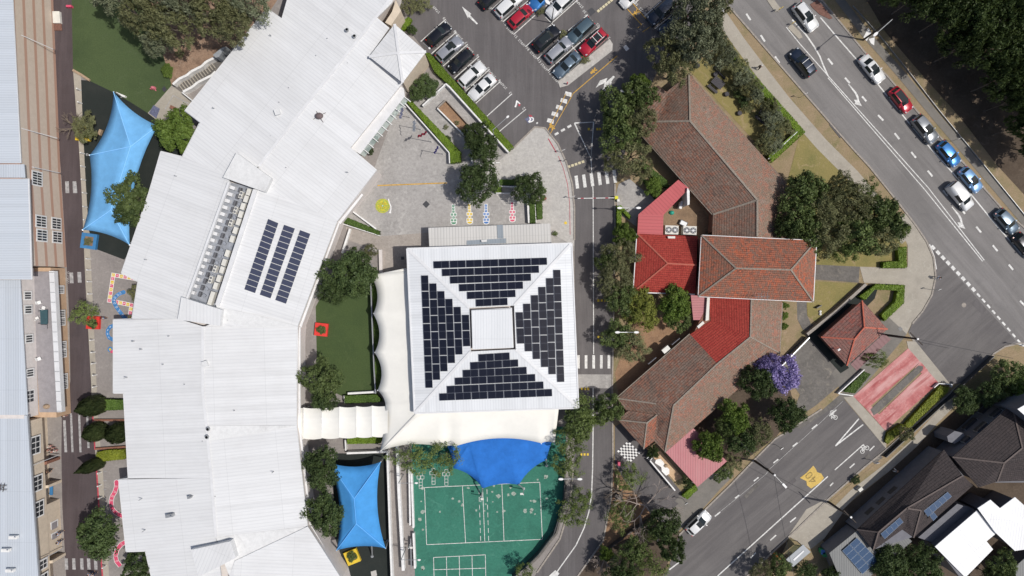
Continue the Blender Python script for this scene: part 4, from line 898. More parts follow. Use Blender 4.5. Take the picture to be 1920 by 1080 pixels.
# pyramid corner tower
r2=bld('corner_pavilion','square corner pavilion with white pyramid roof and tan walls','building',747,98)
def pin(p,c,f): return (c[0]+(p[0]-c[0])*f,c[1]+(p[1]-c[1])*f)
pc=[(740,45),(799,97),(755,155),(692,106)]; q=MB(); q.pprism([pin(p,(747,100),.93) for p in pc],0,6.4,zr=6.4); q.build('wall',M['cream'],r2)
for i in range(4): slab(r2,[(*pc[i],6.5),(*pc[(i+1)%4],6.5),(747,99,7.0)],'wroof',.12)
q=MB(); [q.bar(W(*p,6.58),W(747,99,7.08),.4,.06) for p in pc]; q.build('ridge_capping',M['wflash'],r2)
q=MB(); q.pprism([(735,22),(742,0),(752,20),(733,48),(722,42)],0,5.0); q.build('side_wall',M['cream'],r2)
# glass awning
t=bld('glass_awning','long glass awning with white fins along the curved building','awning',705,230)
q=MB(); q.pprism([(750,160),(757,166),(759,180),(675,289),(657,277)],3.6,3.9); q.build('white_soffit',M['wflash'],t)
q=MB(); q.face([W(758,182,3.5),W(767,186,3.35),W(684,294,3.35),W(675,289,3.5)][::-1]); q.build('glass_sheet',M['canglass'],t)
for i in range(10):
    k=i/9; a=lerp((757,180),(679,277),k); q=MB(); q.bar(W(a[0]-1,a[1],3.75),W(a[0]+13,a[1]+11,3.6),.1,.3); q.build('fin',M['white'],t)
for x,y,rr,lab in ((703,261,.55,'upper round clipped bush beneath the glass awning'),(694,283,.62,'lower round clipped bush beneath the glass awning')):
    pass
# --- square hall
r=bld('school_hall','square hall with white hipped roof and trapezoid solar arrays','building',924,615)
HC=[(763,466),(1072,456),(1085,765),(777,775)]
def hq(s,t_): return lerp(lerp(HC[0],HC[1],s),lerp(HC[3],HC[2],s),t_)
def hz(s,t_): return 5.4+min(s,t_,1-s,1-t_)/.375*1.6
HW=[W(*pin(p,(924,615),.985),5.4) for p in HC]; q=MB(); q.prism(HW,0,5.3); q.build('wall',M['cream2'],r)
s0,s1=.385,.665; t0,t1=.36,.64
inn=[(s0,t0),(s1,t0),(s1,t1),(s0,t1)]; co4=[(0,0),(1,0),(1,1),(0,1)]
ip=[(880,577),(964,573),(967,655),(883,659)]
for i in range(4):
    a,b=HC[i],HC[(i+1)%4]; c,d=ip[(i+1)%4],ip[i]
    slab(r,[(*a,5.4),(*b,5.4),(*c,6.35),(*d,6.35)],'wroof2',.15)
q=MB()
for i in range(4): q.bar(W(*HC[i],5.45),W(*ip[i],6.4),.4,.07); q.bar(W(*HC[i],5.42),W(*HC[(i+1)%4],5.42),.2,.14)
q.build('ridge_capping',M['wflash'],r)
q=MB(); q.pprism([(884,581),(960,577),(963,652),(887,655)],6.1,6.5,zr=6.5); q.build('upstand',M['wflash'],r)
q=MB(); q.pprism([(888,586),(955,583),(957,645),(889,649)],6.3,6.8); q.build('lantern_wall',M['wflash'],r)
slab(r,[(884,582,6.95),(959,579,6.88),(962,652,6.88),(886,655,6.92)],'wroof2',.12,'lantern_roof')
# panels: TOP/BOTTOM rows 7..2, LEFT/RIGHT columns 7..2
import itertools
HS=[]
rows_top=[((812,490),(1026,483),7),((828,504.5),(1011,498),6),((843,518.5),(996,513),5),((860,533),(981,528),4),((875,547.5),(967,543.5),3),((891.5,561.5),(952,558.5),2)]
rows_bot=[((823,738),(1035.5,729.5),7),((837,724),(1019.5,715.5),6),((852,708.5),(1004,701.5),5),((867,694),(988,688),4),((881,679.5),(972,674),3),((896.5,664.5),(956,661),2)]
for (a,b,n) in rows_top+rows_bot:
    for i in range(n):
        p=lerp(a,b,(i+.02)/n); q_=lerp(a,b,(i+.98)/n); HS.append([p,q_,(q_[0]+.5,q_[1]+13.4),(p[0]+.5,p[1]+13.4)])
cols_l=[((789.5,516),(798,728),7),((805,531),(812,713),6),((820,545.5),(826,697),5),((835,560),(840,681.5),4),((850.5,575),(854,665.5),3),((866,590),(868.5,650),2)]
cols_r=[((1037.5,505.5),(1045,717),7),((1024,521),(1029,702.5),6),((1009.5,537.5),(1015,689),5),((995.5,553),(999.5,674),4),((981,569),(984.5,659.5),3),((967,585),(970,645),2)]
for (a,b,n) in cols_l+cols_r:
    for i in range(n):
        p=lerp(a,b,(i+.02)/n); q_=lerp(a,b,(i+.98)/n); HS.append([p,q_,(q_[0]+13.3,q_[1]-.3),(p[0]+13.3,p[1]-.3)])
def hzf(x,y):
    # distance from eaves in px → height
    d=[]
    for i in range(4):
        ax,ay=HC[i];bx,by=HC[(i+1)%4];L=math.hypot(bx-ax,by-ay); d.append(abs((bx-ax)*(ay-y)-(ax-x)*(by-ay))/L)
    return 5.4+min(d)/113*.95
for i,q4 in enumerate(HS[:100]): panel(r,q4,hzf,'solar',lift=.16)
rest=MB()
for q4 in HS[100:]:
    P=[W(x,y,hzf(x,y)+.16) for x,y in q4]; rest.up(P,0,[(0,0),(1,0),(1,1),(0,1)])
ro=rest.build('solar_panels',M['solar'],r); ro['kind']='stuff'
# annex with flat ribbed roof
r=bld('hall_annex','low annex with grey-white ribbed roof above the square hall','building',918,440)
an=[(803,427),(1032,419),(1034,455),(805,463)]
q=MB(); q.prism([W(*pin(p,(918,441),.985),2.6) for p in an],0,2.6); q.build('wall',M['cream2'],r)
slab(r,[(803,427,2.7),(1032,419,2.7),(1034,458,3.1),(805,465,3.1)],'aroof',.15)
z_=3.12
mb=MB(); mb.roof([(932,422,2.80),(943,421.5,2.80),(944,447,3.02),(933,447,3.02)]); mb.roof([(875,451,3.05),(949,447,3.05),(949,456,3.14),(875,459,3.14)]); mb.build('grey_sheet',M['gsheet'],r)
q=MB(); q.pprism([(902,450),(913,449),(913,453),(903,454)],3.0,3.4); q.build('roof_vent',M['wvalley'],r)
# --- old tiled house
r=bld('old_brick_house','rambling old house with terracotta tile roofs and red additions','house',1400,500)
def wallpoly(px,z,f=.97,mat='brickred',root=r,name='wall'):
    cx=sum(p[0] for p in px)/len(px);cy=sum(p[1] for p in px)/len(px)
    q=MB(); q.prism([W(*pin(p,(cx,cy),f),z) for p in px],0,z-.1); q.build(name,M[mat],root)
def wallb(px,z,mat='brickred',f=1): wallpoly(px,z,.95,mat)
E_,Rg=3.0,5.6
wallpoly([(1292,142),(1473,345),(1470,443),(1338,440),(1340,402),(1215,250),(1222,180),(1250,176)],3.0,.96)
wallpoly([(1315,443),(1530,453),(1523,564),(1310,556)],5.7,.97)
wallpoly([(1196,440),(1306,445),(1303,550),(1190,546)],2.9,.96)
wallpoly([(1332,560),(1465,566),(1460,660),(1262,833),(1249,842),(1230,826),(1176,770),(1162,748),(1297,630)],2.9,.97)
A_='tile'
slab(r,[(1292,138,E_),(1473,340,E_),(1475,448,E_),(1420,448,Rg),(1420,375,Rg),(1294,227,Rg)],'tilepale')
slab(r,[(1294,227,Rg),(1420,375,Rg),(1337,402,E_),(1203,253,E_),(1230,228,E_+.5)],A_)
slab(r,[(1420,375,Rg),(1420,448,Rg),(1335,445,E_),(1337,402,E_)],'tile')
slab(r,[(1292,138,E_),(1294,227,Rg),(1230,228,E_+.5),(1203,253,E_),(1213,173,E_),(1234,160,E_),(1250,172,E_)],'tile')
q=MB()
def caps(mb,pts,wd=.28,up=.04):
    for a,b in zip(pts,pts[1:]): mb.bar(W(a[0],a[1],a[2]+up),W(b[0],b[1],b[2]+up),wd,.1)
caps(q,[(1292,138,E_),(1294,227,Rg),(1420,375,Rg),(1420,443,Rg)]); caps(q,[(1294,227,Rg),(1230,228,E_+.5)]); caps(q,[(1420,375,Rg),(1337,402,E_)])
q.build('ridge_capping',M['ridge'],r)
ZT,ZR=5.8,8.4
T=[(1315,441),(1531,451),(1525,566),(1309,556)]; Ra,Rb=(1380,503),(1483,506)
slab(r,[(*T[0],ZT),(*T[1],ZT),(*Rb,ZR),(*Ra,ZR)],'tileor'); slab(r,[(*T[1],ZT),(*T[2],ZT),(*Rb,ZR)],'tileor')
slab(r,[(*T[2],ZT),(*T[3],ZT),(*Ra,ZR),(*Rb,ZR)],'tileor'); slab(r,[(*T[3],ZT),(*T[0],ZT),(*Ra,ZR)],'tileor')
q=MB(); caps(q,[(*T[0],ZT),(*Ra,ZR),(*Rb,ZR),(*T[1],ZT)],.22); caps(q,[(*T[3],ZT),(*Ra,ZR)],.22); caps(q,[(*T[2],ZT),(*Rb,ZR)],.22); q.build('ridge_capping',M['ridge'],r)
q=MB(); [q.bar(W(*T[i],ZT-.05),W(*T[(i+1)%4],ZT-.05),.12,.12) for i in range(4)]; q.build('gutter',M['wflash'],r)
# red addition
slab(r,[(1195,438,2.9),(1308,443,2.9),(1306,497,4.8),(1252,494,4.8)],'tilered'); slab(r,[(1195,438,2.9),(1252,494,4.8),(1188,547,2.9)],'tilered'); slab(r,[(1188,547,2.9),(1252,494,4.8),(1306,497,4.8),(1304,551,2.9)],'tilered')
q=MB(); caps(q,[(1195,438,2.9),(1252,494,4.8),(1306,497,4.8)],.22); caps(q,[(1188,547,2.9),(1252,494,4.8)],.22); q.build('ridge_capping',M['ridgered'],r)
q=MB(); q.bar(W(1188,548,2.85),W(1303,552,2.85),.15,.14); q.bar(W(1187,547,2.85),W(1194,438,2.85),.12,.12); q.build('gutter',M['wflash'],r)
slab(r,[(1197,402,2.75),(1244,403,2.95),(1243,440,2.95),(1195,438,2.75)],'proof'); slab(r,[(1197,402,2.75),(1272,337,2.75),(1292,353,2.95),(1244,403,2.95)],'proof')
q=MB(); q.prism([W(1200,404,2.7),W(1241,405,2.7),W(1241,437,2.7),W(1199,436,2.7)],0,2.6); q.build('wall',M['brickred'],r)
q=MB(); q.pprism([(1289,352),(1293,358),(1293,383),(1289,385),(1288,360)],0,3.4); q.build('chimney',M['white'],r)
slab(r,[(1295,551,2.7),(1325,557,2.8),(1322,600,2.8),(1300,600,2.7)],'proof2',.1)
q=MB(); q.pprism([(1326,558),(1331,558),(1329,600),(1323,602)],0,3.3); q.pprism([(1307,612),(1318,602),(1321,606),(1310,616)],2.6,3.0); q.build('white_parapet',M['ac'],r)
# south wing
Z=2.9;Zr=5.1
slab(r,[(1328,557,Z),(1409,560,Zr),(1407,632,Zr),(1333,601,Z)],'tilered')
slab(r,[(1333,601,Z),(1407,632,Zr),(1345,682,Zr),(1294,627,Z)],'tilered')
slab(r,[(1409,560,Zr),(1467,565,Z),(1462,662,Z),(1407,632,Zr)],'tilepale')
slab(r,[(1407,632,Zr),(1462,662,Z),(1260,838,Z),(1247,848,Z),(1263,760,Zr),(1345,682,Zr)],'tilepale')
slab(r,[(1294,627,Z),(1345,682,Zr),(1263,760,Zr),(1157,747,Z)],'tile')
slab(r,[(1157,747,Z),(1263,760,Zr),(1247,848,Z),(1227,827,Z),(1232,779,Z+.7),(1175,771,Z)],'tile')
slab(r,[(1178,770,3.2),(1232,778,3.9),(1213,793,4.3),(1158,787,3.0)],'tile'); slab(r,[(1158,787,3.0),(1213,793,4.3),(1207,842,3.0)],'tile'); slab(r,[(1213,793,4.3),(1232,778,3.9),(1227,827,3.0),(1207,842,3.0)],'tileor')
wallpoly([(1160,788),(1180,772),(1228,782),(1224,826),(1207,838)],2.9,.95)
q=MB(); caps(q,[(1409,560,Zr),(1407,632,Zr),(1345,682,Zr),(1263,760,Zr),(1247,848,Z)],.22); caps(q,[(1407,632,Zr),(1462,662,Z)],.2); caps(q,[(1158,787,3.0),(1213,793,4.3),(1232,778,3.9)],.2); caps(q,[(1213,793,4.3),(1207,842,3.0)],.2);caps(q,[(1157,747,Z),(1230,757,4.4)],.2); q.build('ridge_capping',M['ridge'],r)
slab(r,[(1248,848,2.75),(1262,836,2.75),(1300,803,2.75),(1363,865,2.6),(1308,913,2.6)],'proof2',.1)
for a,b in (((1293,626),(1156,746)),((1202,253),(1336,403)),((1470,340),(1294,140)),((1467,568),(1462,664))): q=MB(); q.bar(W(*a,2.85),W(*b,2.85),.13,.13); q.build('gutter',M['ridge'],r)
q=MB(); q.box(W(1248,655,2.4),(1.2,.7,.7),R(40)); q.build('window_unit',M['ac'],r)
for x,y,a in ((1222,676,40),(1266,640,40),(1230,272,-50),(1245,290,-50),(1258,306,-50)):
    q=MB(); q.box(W(x,y,2.2),(1.6,.1,.9),R(a)); q.build('window',M['greywall'],r)
q=MB(); e=W(1418,556,5.9)
q.tube((e.x,e.y,5.6),(e.x,e.y,8.2),.03,n=5)
for i in range(5): q.tube((e.x-.9+i*.45,e.y-.5,8.0+.0*i),(e.x-.9+i*.45,e.y+.6,8.0),.02,n=4)
q.tube((e.x-1.,e.y,8.0),(e.x+1.1,e.y,8.0),.025,n=4); tag(q.build('tv_aerial',M['steel']),'thin metal television aerial on the two-storey tiled roof','aerial')
q=MB(); q.pprism([(1252,443),(1266,443),(1266,447),(1253,447)],3.2,3.5); tag(q.build('roof_unit',M['ac']),'small white unit on the edge of the red tiled roof','air conditioner')
for x,y,lab in ((1260,431,'left twin-fan unit in the house service yard'),(1294,432,'right twin-fan unit in the house service yard')):
    twin('outdoor_unit',W(x,y,1.6),2.05,1.35,1.5,R(-2),lab,'twin-fan units in the service yard',.02)
t=empty('service_cover',W(1281,419,.3),'dark rectangular grille cover in the service yard','cover',None,R(-25))
q=MB(); q.box((0,0,.25),(1.25,.8,.5)); o_=q.build('casing',M['dkmetal'],None,loc=(0,0,0)); o_.parent=t; q=MB(); q.box((0,0,.53),(1.0,.6,.05)); o_=q.build('lid',M['steel'],None,loc=(0,0,0)); o_.parent=t; t.location.z=.02
e=W(1259,399); q=MB(); q.dome((e.x,e.y,.02),.45,.36,.5,10,3); tag(q.build('teal_tarpaulin',M['teal']),'crumpled teal tarp beside the pink-red metal roof','tarpaulin')
e=W(1273,386); q=MB(); q.box((e.x,e.y,.6),(.3,1.1,1.2),R(-15)); q.box((e.x+.05,e.y,1.25),(.4,1.2,.08),R(-15)); tag(q.build('white_cabinet',M['white']),'tall white cabinet between teal tarp and chimney','cabinet')
# gatehouse
r=bld('gatehouse','small gatehouse pavilion with pinkish red hipped tile roof','gatehouse',1605,630)
gc=[(1616.7,563.6),(1664,617),(1588,685.6),(1539.6,632)]; ra,rb=(1621,614),(1602.5,636)
q=MB(); q.prism([W(*pin(p,(1602,625),.88),2.7) for p in gc],0,2.6); q.build('wall',M['brickred'],r)
slab(r,[(*gc[3],2.8),(*gc[0],2.8),(*ra,4.6),(*rb,4.6)],'tilegate'); slab(r,[(*gc[0],2.8),(*gc[1],2.8),(*ra,4.6)],'tilegate'); slab(r,[(*gc[1],2.8),(*gc[2],2.8),(*rb,4.6),(*ra,4.6)],'tilegate'); slab(r,[(*gc[2],2.8),(*gc[3],2.8),(*rb,4.6)],'tilegate')
q=MB(); caps(q,[(*gc[3],2.8),(*rb,4.6),(*ra,4.6),(*gc[0],2.8)],.2); caps(q,[(*gc[2],2.8),(*rb,4.6)],.2); caps(q,[(*gc[1],2.8),(*ra,4.6)],.2); q.build('ridge_capping',plain('gate_ridge_capping',(.50,.13,.08),.8,var=.2,scale=4),r)
slab(r,[(1657,625,2.5),(1671,636,2.4),(1606.5,695,2.4),(1594.7,683,2.5)],'maroon',.1,'lean_to_roof')
e=W(1569,655,3.2); q=MB(); q.tube((e.x,e.y,2.9),(e.x,e.y,4),.04,n=5); q.box((e.x,e.y,3.9),(.4,.25,.1),.6); tag(q.build('roof_camera',M['white']),'little white camera on the gatehouse roof','camera')
# ---- terrace houses, bottom right
def wallband(root,px,z,mat='greywall',name='wall'):
    q=MB(); q.prism([W(x,y,z) for x,y in px],0,z-.05); q.build(name,M[mat],root)
r=bld('terrace_house','long dark-tiled house with two rows of blue solar panels','house',1700,940)
Z=4.2;Zr=6.2
wallband(r,[(1610,995),(1772,848),(1808,893),(1728,955),(1715,1006),(1640,1030)],Z)
slab(r,[(1607,993,Z),(1770,843,Z),(1805,892,Zr),(1700,953,Zr),(1647,998,Zr)],'tiledark')
slab(r,[(1607,993,Z),(1647,998,Zr),(1637,1032,Z)],'tiledark'); slab(r,[(1647,998,Zr),(1700,953,Zr),(1692,993,Z),(1637,1032,Z)],'tiledark')
slab(r,[(1700,953,Zr),(1727,957,Zr),(1713,1008,Z),(1692,993,Z)],'tiledark'); slab(r,[(1700,953,Zr),(1805,892,Zr),(1825,910,Z),(1713,1008,Z),(1727,957,Zr)],'tiledark')
q=MB(); caps(q,[(1607,993,Z),(1647,998,Zr),(1700,953,Zr),(1805,892,Zr)],.2); caps(q,[(1647,998,Zr),(1637,1032,Z)],.2); caps(q,[(1700,953,Zr),(1727,957,Zr),(1713,1008,Z)],.2); q.build('ridge_capping',M['ridgedk'],r)
zf=lambda x,y:7.9
def p4(c,n,m,z,mat,root): grid(root,c,n,m,(lambda x,y:z-2.2 if z>6 else z),mat,.02,.02)
p4([(1732,958),(1777,922),(1785,931),(1740,969)],5,1,8.05,'solar3',r); p4([(1743,967),(1751,960),(1758,969),(1750,977)],1,1,7.8,'solar3',r)
p4([(1651,1001),(1687,970),(1694,979),(1659,1011)],4,1,8.0,'solar3',r)
slab(r,[(1643,1028,3.6),(1687,992,3.6),(1710,1015,3.3),(1667,1053,3.3)],'mgrey',.1,'lean_to_roof'); wallband(r,[(1645,1030),(1686,994),(1707,1015),(1667,1050)],3.2)
for x,y in ((1748,858),(1727,876),(1703,895),(1677,918),(1655,938),(1634,957)):
    q=MB(); q.box(W(x-2,y+3,2.3)+Vector((-.12,.12,0)),(1.5,.16,1.0),R(42)); q.build('window',M['dkmetal'],r)
r=bld('flat_roof_house','grey metal-roofed house carrying ten blue solar panels','house',1608,1040)
F=[(1555,1037),(1607,995),(1660,1053),(1628,1085),(1590,1120)]; wallband(r,[pin(p,(1608,1042),.97) for p in F],3.3); slab(r,[(x,y,3.4) for x,y in F],'mgrey')
p4([(1579,1033),(1607,1008),(1647,1050),(1617,1077)],2,5,3.55,'solar3',r)
r=bld('dark_roof_house','large dark-tiled house with grey skylit wall facing the verge','house',1860,830)
Z=5.0;Zr=7.2
wallband(r,[(1790,858),(1896,762),(1990,780),(1990,905),(1840,905)],Z)
slab(r,[(1786,857,Z),(1897,758,Z),(1917,840,Zr),(1883,868,Zr)],'tiledark'); slab(r,[(1786,857,Z),(1883,868,Zr),(1870,903,Z+.6),(1835,914,Z)],'tiledark')
slab(r,[(1897,758,Z),(1990,790,Z),(1990,850,Zr),(1917,840,Zr)],'tiledark'); slab(r,[(1917,840,Zr),(1990,850,Zr),(1990,900,Z),(1870,903,Z+.6),(1883,868,Zr)],'tiledark')
q=MB(); caps(q,[(1786,857,Z),(1883,868,Zr),(1917,840,Zr),(1897,758,Z)],.22); caps(q,[(1883,868,Zr),(1870,903,Z+.6)],.22); q.build('ridge_capping',M['ridgedk'],r)
for x,y,a in ((1848,770,1.9),(1869,777,1.9),(1820,797,2.6),(1841,803,2.2),(1813,826,1.4)):
    d=(x-1786)*-.666+(y-857)*-.746; zz=max(1.2,5.0*(1-d/36)-.5); e=W(x,y,zz); q=MB(); q.box((e.x-.1,e.y+.1,zz),(a,.5,.9),R(41.8)); wo=q.build('window',M['steel'],r); q=MB(); q.box((e.x-.25,e.y+.25,zz+.1),(a-.25,.4,.75),R(41.8)); go=q.build('pane',M['dkmetal'],r); go.parent=wo
r3=MB(); r3.pprism([(1776,818),(1790,808),(1806,812),(1810,820),(1790,832),(1778,828)],0,3.4); r3.build('balcony',M['greywall'],r)
r=bld('white_roof_house','house with two bright white metal roofs, bottom right','house',1830,1010)
F=[(1753,1025),(1832,957),(1868,1000),(1850,1015),(1862,1030),(1810,1085),(1800,1085)]; wallband(r,[pin(p,(1815,1020),.97) for p in F],4.4,'greywall')
slab(r,[(1753,1025,4.8),(1832,957,4.8),(1868,1000,4.6),(1850,1015,4.6),(1862,1030,4.5),(1810,1083,4.5)],'wcol')
slab(r,[(1833,953,5.4),(1857,937,5.4),(1875,953,5.2),(1903,932,5.4),(1990,1010,5.1),(1990,1020,5.1),(1903,1033,4.8),(1866,998,5.1)],'wcol'); wallband(r,[(1837,955),(1857,940),(1875,956),(1903,936),(1985,1005),(1903,1028),(1868,996)],4.6)
wallband(r,[(1722,1008),(1795,945),(1830,955),(1756,1020)],3.2,'greywall','lower_wing')
r=bld('far_right_house','corner of a white-roofed house at the right edge','house',1925,770)
slab(r,[(1908,767,8.6),(1990,720,8.6),(1990,840,8.6)],'wcol'); wallband(r,[(1912,768),(1985,726),(1985,830)],8.3)
r=bld('garden_cottage','dark ribbed cottage roof in the bottom right corner','house',1915,1070)
slab(r,[(1893,1072,4),(1940,1030,4),(1990,1070,4),(1930,1120,4)],'mgrey'); wallband(r,[(1896,1073),(1938,1036),(1985,1070),(1930,1112)],3.8)
# bus shelter
t=bld('bus_shelter','grey-roofed bus shelter with orange seat ends beside the verge','bus shelter',1497,1042)
q=MB(); q.pprism([(1474,1049),(1506,1021),(1520,1035),(1487,1063)],2.5,2.62); q.build('roof',M['shelter'],t)
q=MB(); q.pprism([(1487,1049),(1506,1032),(1508,1034),(1489,1052)],2.63,2.68); q.build('roof_ridge',M['wflash'],t)
for x,y in ((1478,1049),(1506,1025),(1515,1035),(1488,1060)): q=MB(); e=W(x,y,2.4); q.tube((e.x,e.y,0),(e.x,e.y,2.5),.06,n=8); q.build('post',M['dkmetal'],t)
q=MB(); q.pprism([(1489,1059),(1518,1034),(1519,1035),(1490,1061)],0,2.3); q.build('back_panel',M['canglass'],t)
q=MB(); q.pprism([(1453,1041),(1456,1040),(1474,1056),(1471,1060)],0,.9); q.build('side_panel',M['orange'],t)
q=MB(); q.box(W(1500,1048,.45),(2.4,.4,.06),R(41)); q.build('seat',M['orange'],t)
for x,y,k,lab in ((1543,1035,'bluebin','blue-lidded wheelie bin beside the solar-roofed house'),(1547,1040,'greenbin','green-lidded wheelie bin beside the solar-roofed house')):
    e=W(x,y,1.0); t=empty('wheelie_bin',(e.x,e.y,0),lab,'bin'); q=MB(); q.prism([(e.x-.26,e.y-.3),(e.x+.26,e.y-.3),(e.x+.3,e.y+.32),(e.x-.3,e.y+.32)],.05,1.0); q.build('body',M['greenbin'],t); q=MB(); q.box((e.x,e.y,1.04),(.62,.7,.06)); q.build('lid',M[k],t)
    for k2 in (-1,1): q=MB(); q.tube((e.x+k2*.25,e.y+.28,.1),(e.x+k2*.3,e.y+.28,.1),.1,n=8); q.build('wheel',M['tyre'],t)
# ================================================================ SHADE SAILS AND CANOPIES
def sail(name,label,corners,nodes,edges,mat,posts=(),group=None,k=10,zs=.25):
    """corners {key:(x,y,z)}, nodes same; edges: (c1,c2,n1,n2,sag_px)"""
    c0=list(corners.values())[0]; t=bld(name,label,'shade sail',sum(c[0] for c in corners.values())/len(corners),sum(c[1] for c in corners.values())/len(corners),group)
    mb=MB(); cen=np.array([sum(c[0] for c in corners.values())/len(corners),sum(c[1] for c in corners.values())/len(corners)])
    for c1,c2,n1,n2,sag in edges:
        a=np.array(corners[c1],float) if c1 in corners else np.array(nodes[c1],float); b=np.array(corners[c2],float) if c2 in corners else np.array(nodes[c2],float)
        p=np.array(nodes[n1],float); q=np.array(nodes[n2],float)
        m=(p+q)/2; nrm=np.array([-(b-a)[1],(b-a)[0]]); nrm/=np.linalg.norm(nrm)
        if np.dot(nrm,m[:2]-a[:2])<0: nrm=-nrm
        K2=4
        G=[]
        for i in range(k+1):
            s_=i/k; e=a+(b-a)*s_; bow=4*s_*(1-s_); e=e.copy(); e[:2]+=nrm*sag*bow; e[2]-=zs*bow*(sag>0)
            f=p+(q-p)*s_; row=[]
            for j in range(K2+1):
                u=j/K2; v=e+(f-e)*u; v[2]-=.35*u*(1-u); row.append(W(*v))
            G.append(row)
        for i in range(k):
            for j in range(K2):
                mb.up([G[i][j],G[i+1][j],G[i+1][j+1],G[i][j+1]])
    me=mb.build('shade_cloth',M[mat],t,smooth=True)
    me.modifiers.new('thickness','SOLIDIFY').thickness=.03
    # seams along ridges
    q=MB()
    for c1,c2,n1,n2,sag in edges:
        if c1 in corners: q.bar(W(*corners[c1])+Vector((0,0,.05)),W(*nodes[n1])+Vector((0,0,.04)),.10,.03)
    if len(nodes)>1:
        ks=list(nodes.values())
        for i in range(len(ks)-1): q.bar(W(*ks[i])+Vector((0,0,.05)),W(*ks[i+1])+Vector((0,0,.05)),.10,.03)
    if mat!='shade_db' and mat!='pvc': q.build('seam_tape',plain('seam_'+mat,tuple(min(1,x*1.25+.03) for x in (M[mat].node_tree.nodes['Mix'].inputs[6].default_value[:3] if False else {'shade_lb':(.19,.45,.74),'shade_mb':(.08,.32,.66)}[mat])),.7,var=0),t)
    for (x0,y0,z0,x1,y1) in posts:
        q=MB(); A=W(x0,y0,z0); B=W(x1,y1,0); q.tube(A,(B.x,B.y,0),.11,n=10); q.tube((B.x,B.y,0),(B.x,B.y,.08),.22,n=10); q.build('post',M['steel'],t)
    return t
sail('shade_sail','large light blue shade sail beside the brown lane',{'a':(213,172,3.6),'b':(296,236,3.4),'c':(243,459,3.2),'d':(155,431,3.2),'e':(168,291,3.2)},{'n':(245,275,4.7),'m':(208,394,4.5)},
 [('a','b','n','n',7),('b','c','n','m',17),('c','d','m','m',6),('d','e','m','n',9),('e','a','n','n',11)],'shade_lb',[(213,172,3.5,228,181),(243,459,3.1,247,456),(155,431,3.1,160,429),(168,291,3.1,164,290),(296,236,3.3,300,238)])
sail('shade_sail','mid blue shade sail over the lower play area',{'a':(618,868,3.2),'b':(714,866,3.2),'c':(723,1028,3.2),'d':(631,1032,3.2)},{'n':(664,935,4.5),'m':(668,982,4.5)},
 [('a','b','n','n',8),('b','c','n','m',11),('c','d','m','m',6),('d','a','m','n',12)],'shade_mb',[(714,866,3.1,720,857),(723,1028,3.1,727,1014),(697,1024,3.0,698,1043),(631,1032,3.1,634,1030)])
sail('shade_sail','royal blue shade sail over the top of the green court',{'a':(1042,812,2.5),'b':(1025,862,2.7),'c':(973,909,2.7),'d':(905,916,2.7),'e':(850,878,2.6),'f':(838,836,2.5),'g':(842,806,2.4)},{'n':(880,832,2.85),'m':(960,840,2.9)},
 [('a','b','m','m',2),('b','c','m','m',6),('c','d','m','n',5),('d','e','n','n',7),('e','f','n','n',3),('f','g','n','n',0),('g','a','n','m',0)],'shade_db',[(1024,862,3.0,1025,873),(973,909,2.9,982,916),(905,916,2.9,903,930)])
t=bld('membrane_canopy','huge cream membrane canopy wrapping two sides of the square hall','canopy',760,700)
mb=MB()
def strip_c(a,b,c,d,sag,k=10,K2=5,dz=.3):
    """outer edge a->b (scalloped), inner d (above a) -> c (above b)"""
    a,b,c,d=[np.array(v,float) for v in(a,b,c,d)]; m=(c+d)/2; nrm=np.array([-(b-a)[1],(b-a)[0]]); nrm/=np.linalg.norm(nrm)
    if np.dot(nrm,m[:2]-a[:2])<0:nrm=-nrm
    G=[]
    for i in range(k+1):
        s_=i/k; bow=4*s_*(1-s_); e=a+(b-a)*s_; e[:2]+=nrm*sag*bow; e[2]-=dz*bow; f=d+(c-d)*s_
        G.append([W(*(e+(f-e)*(j/K2))) for j in range(K2+1)])
    for i in range(k):
        for j in range(K2): mb.up([G[i][j],G[i+1][j],G[i+1][j+1],G[i][j+1]])
zi,zo=4.4,3.5
strip_c((695,516,zo),(700,588.5,zo),(790,588,zi),(790,503,zi),10)
strip_c((700,588.5,zo),(702.5,661,zo),(790,661,zi),(790,588,zi),10); strip_c((702.5,661,zo),(708,732,zo),(790,740,zi),(790,661,zi),10)
strip_c((708,732,zo),(723,759,zo),(790,757,zi),(790,740,zi),3)
mb.up([W(695,516,zo),W(728,513,zo+.25),W(763,503,zi-.1),W(790,497,zi),W(790,503,zi)])
strip_c((723,759,zo),(713,846,zo),(790,775,zi+.1),(790,757,zi),2,6)
strip_c((713,846,zo),(827,838,zo),(827,760,zi),(790,775,zi+.1),9)
strip_c((827,838,zo),(855,836.5,zo),(860,760,zi),(827,760,zi),2,4); strip_c((855,836.5,zo),(1015,831,zo),(1015,760,zi),(860,760,zi),12,16,5,.25)
strip_c((1015,831,zo),(1040,831,zo),(1049,755,zi),(1015,760,zi),3,4)
me=mb.build('membrane',M['pvc'],t,smooth=True); me.modifiers.new('thickness','SOLIDIFY').thickness=.03
q=MB(); q.bar(W(713,846,zo+.06),W(782,775,zi+.2),.08,.03); q.build('seam',plain('membrane_seam',(.62,.60,.56),.7,var=0),t)
for x,y in ((696,517),(701,588),(703,661),(708,732),(715,845),(827,839),(855,837),(1015,832),(1040,833)):
    q=MB(); e=W(x,y,zo); q.tube((e.x,e.y,0),(e.x,e.y,zo),.08,n=10); q.build('post',M['white'],t)
t=bld('walkway_canopy','cream scalloped membrane walkway joining the curved building and hall','canopy',640,792)
mb=MB(); xs=[559,569,603,636,668,697,727]
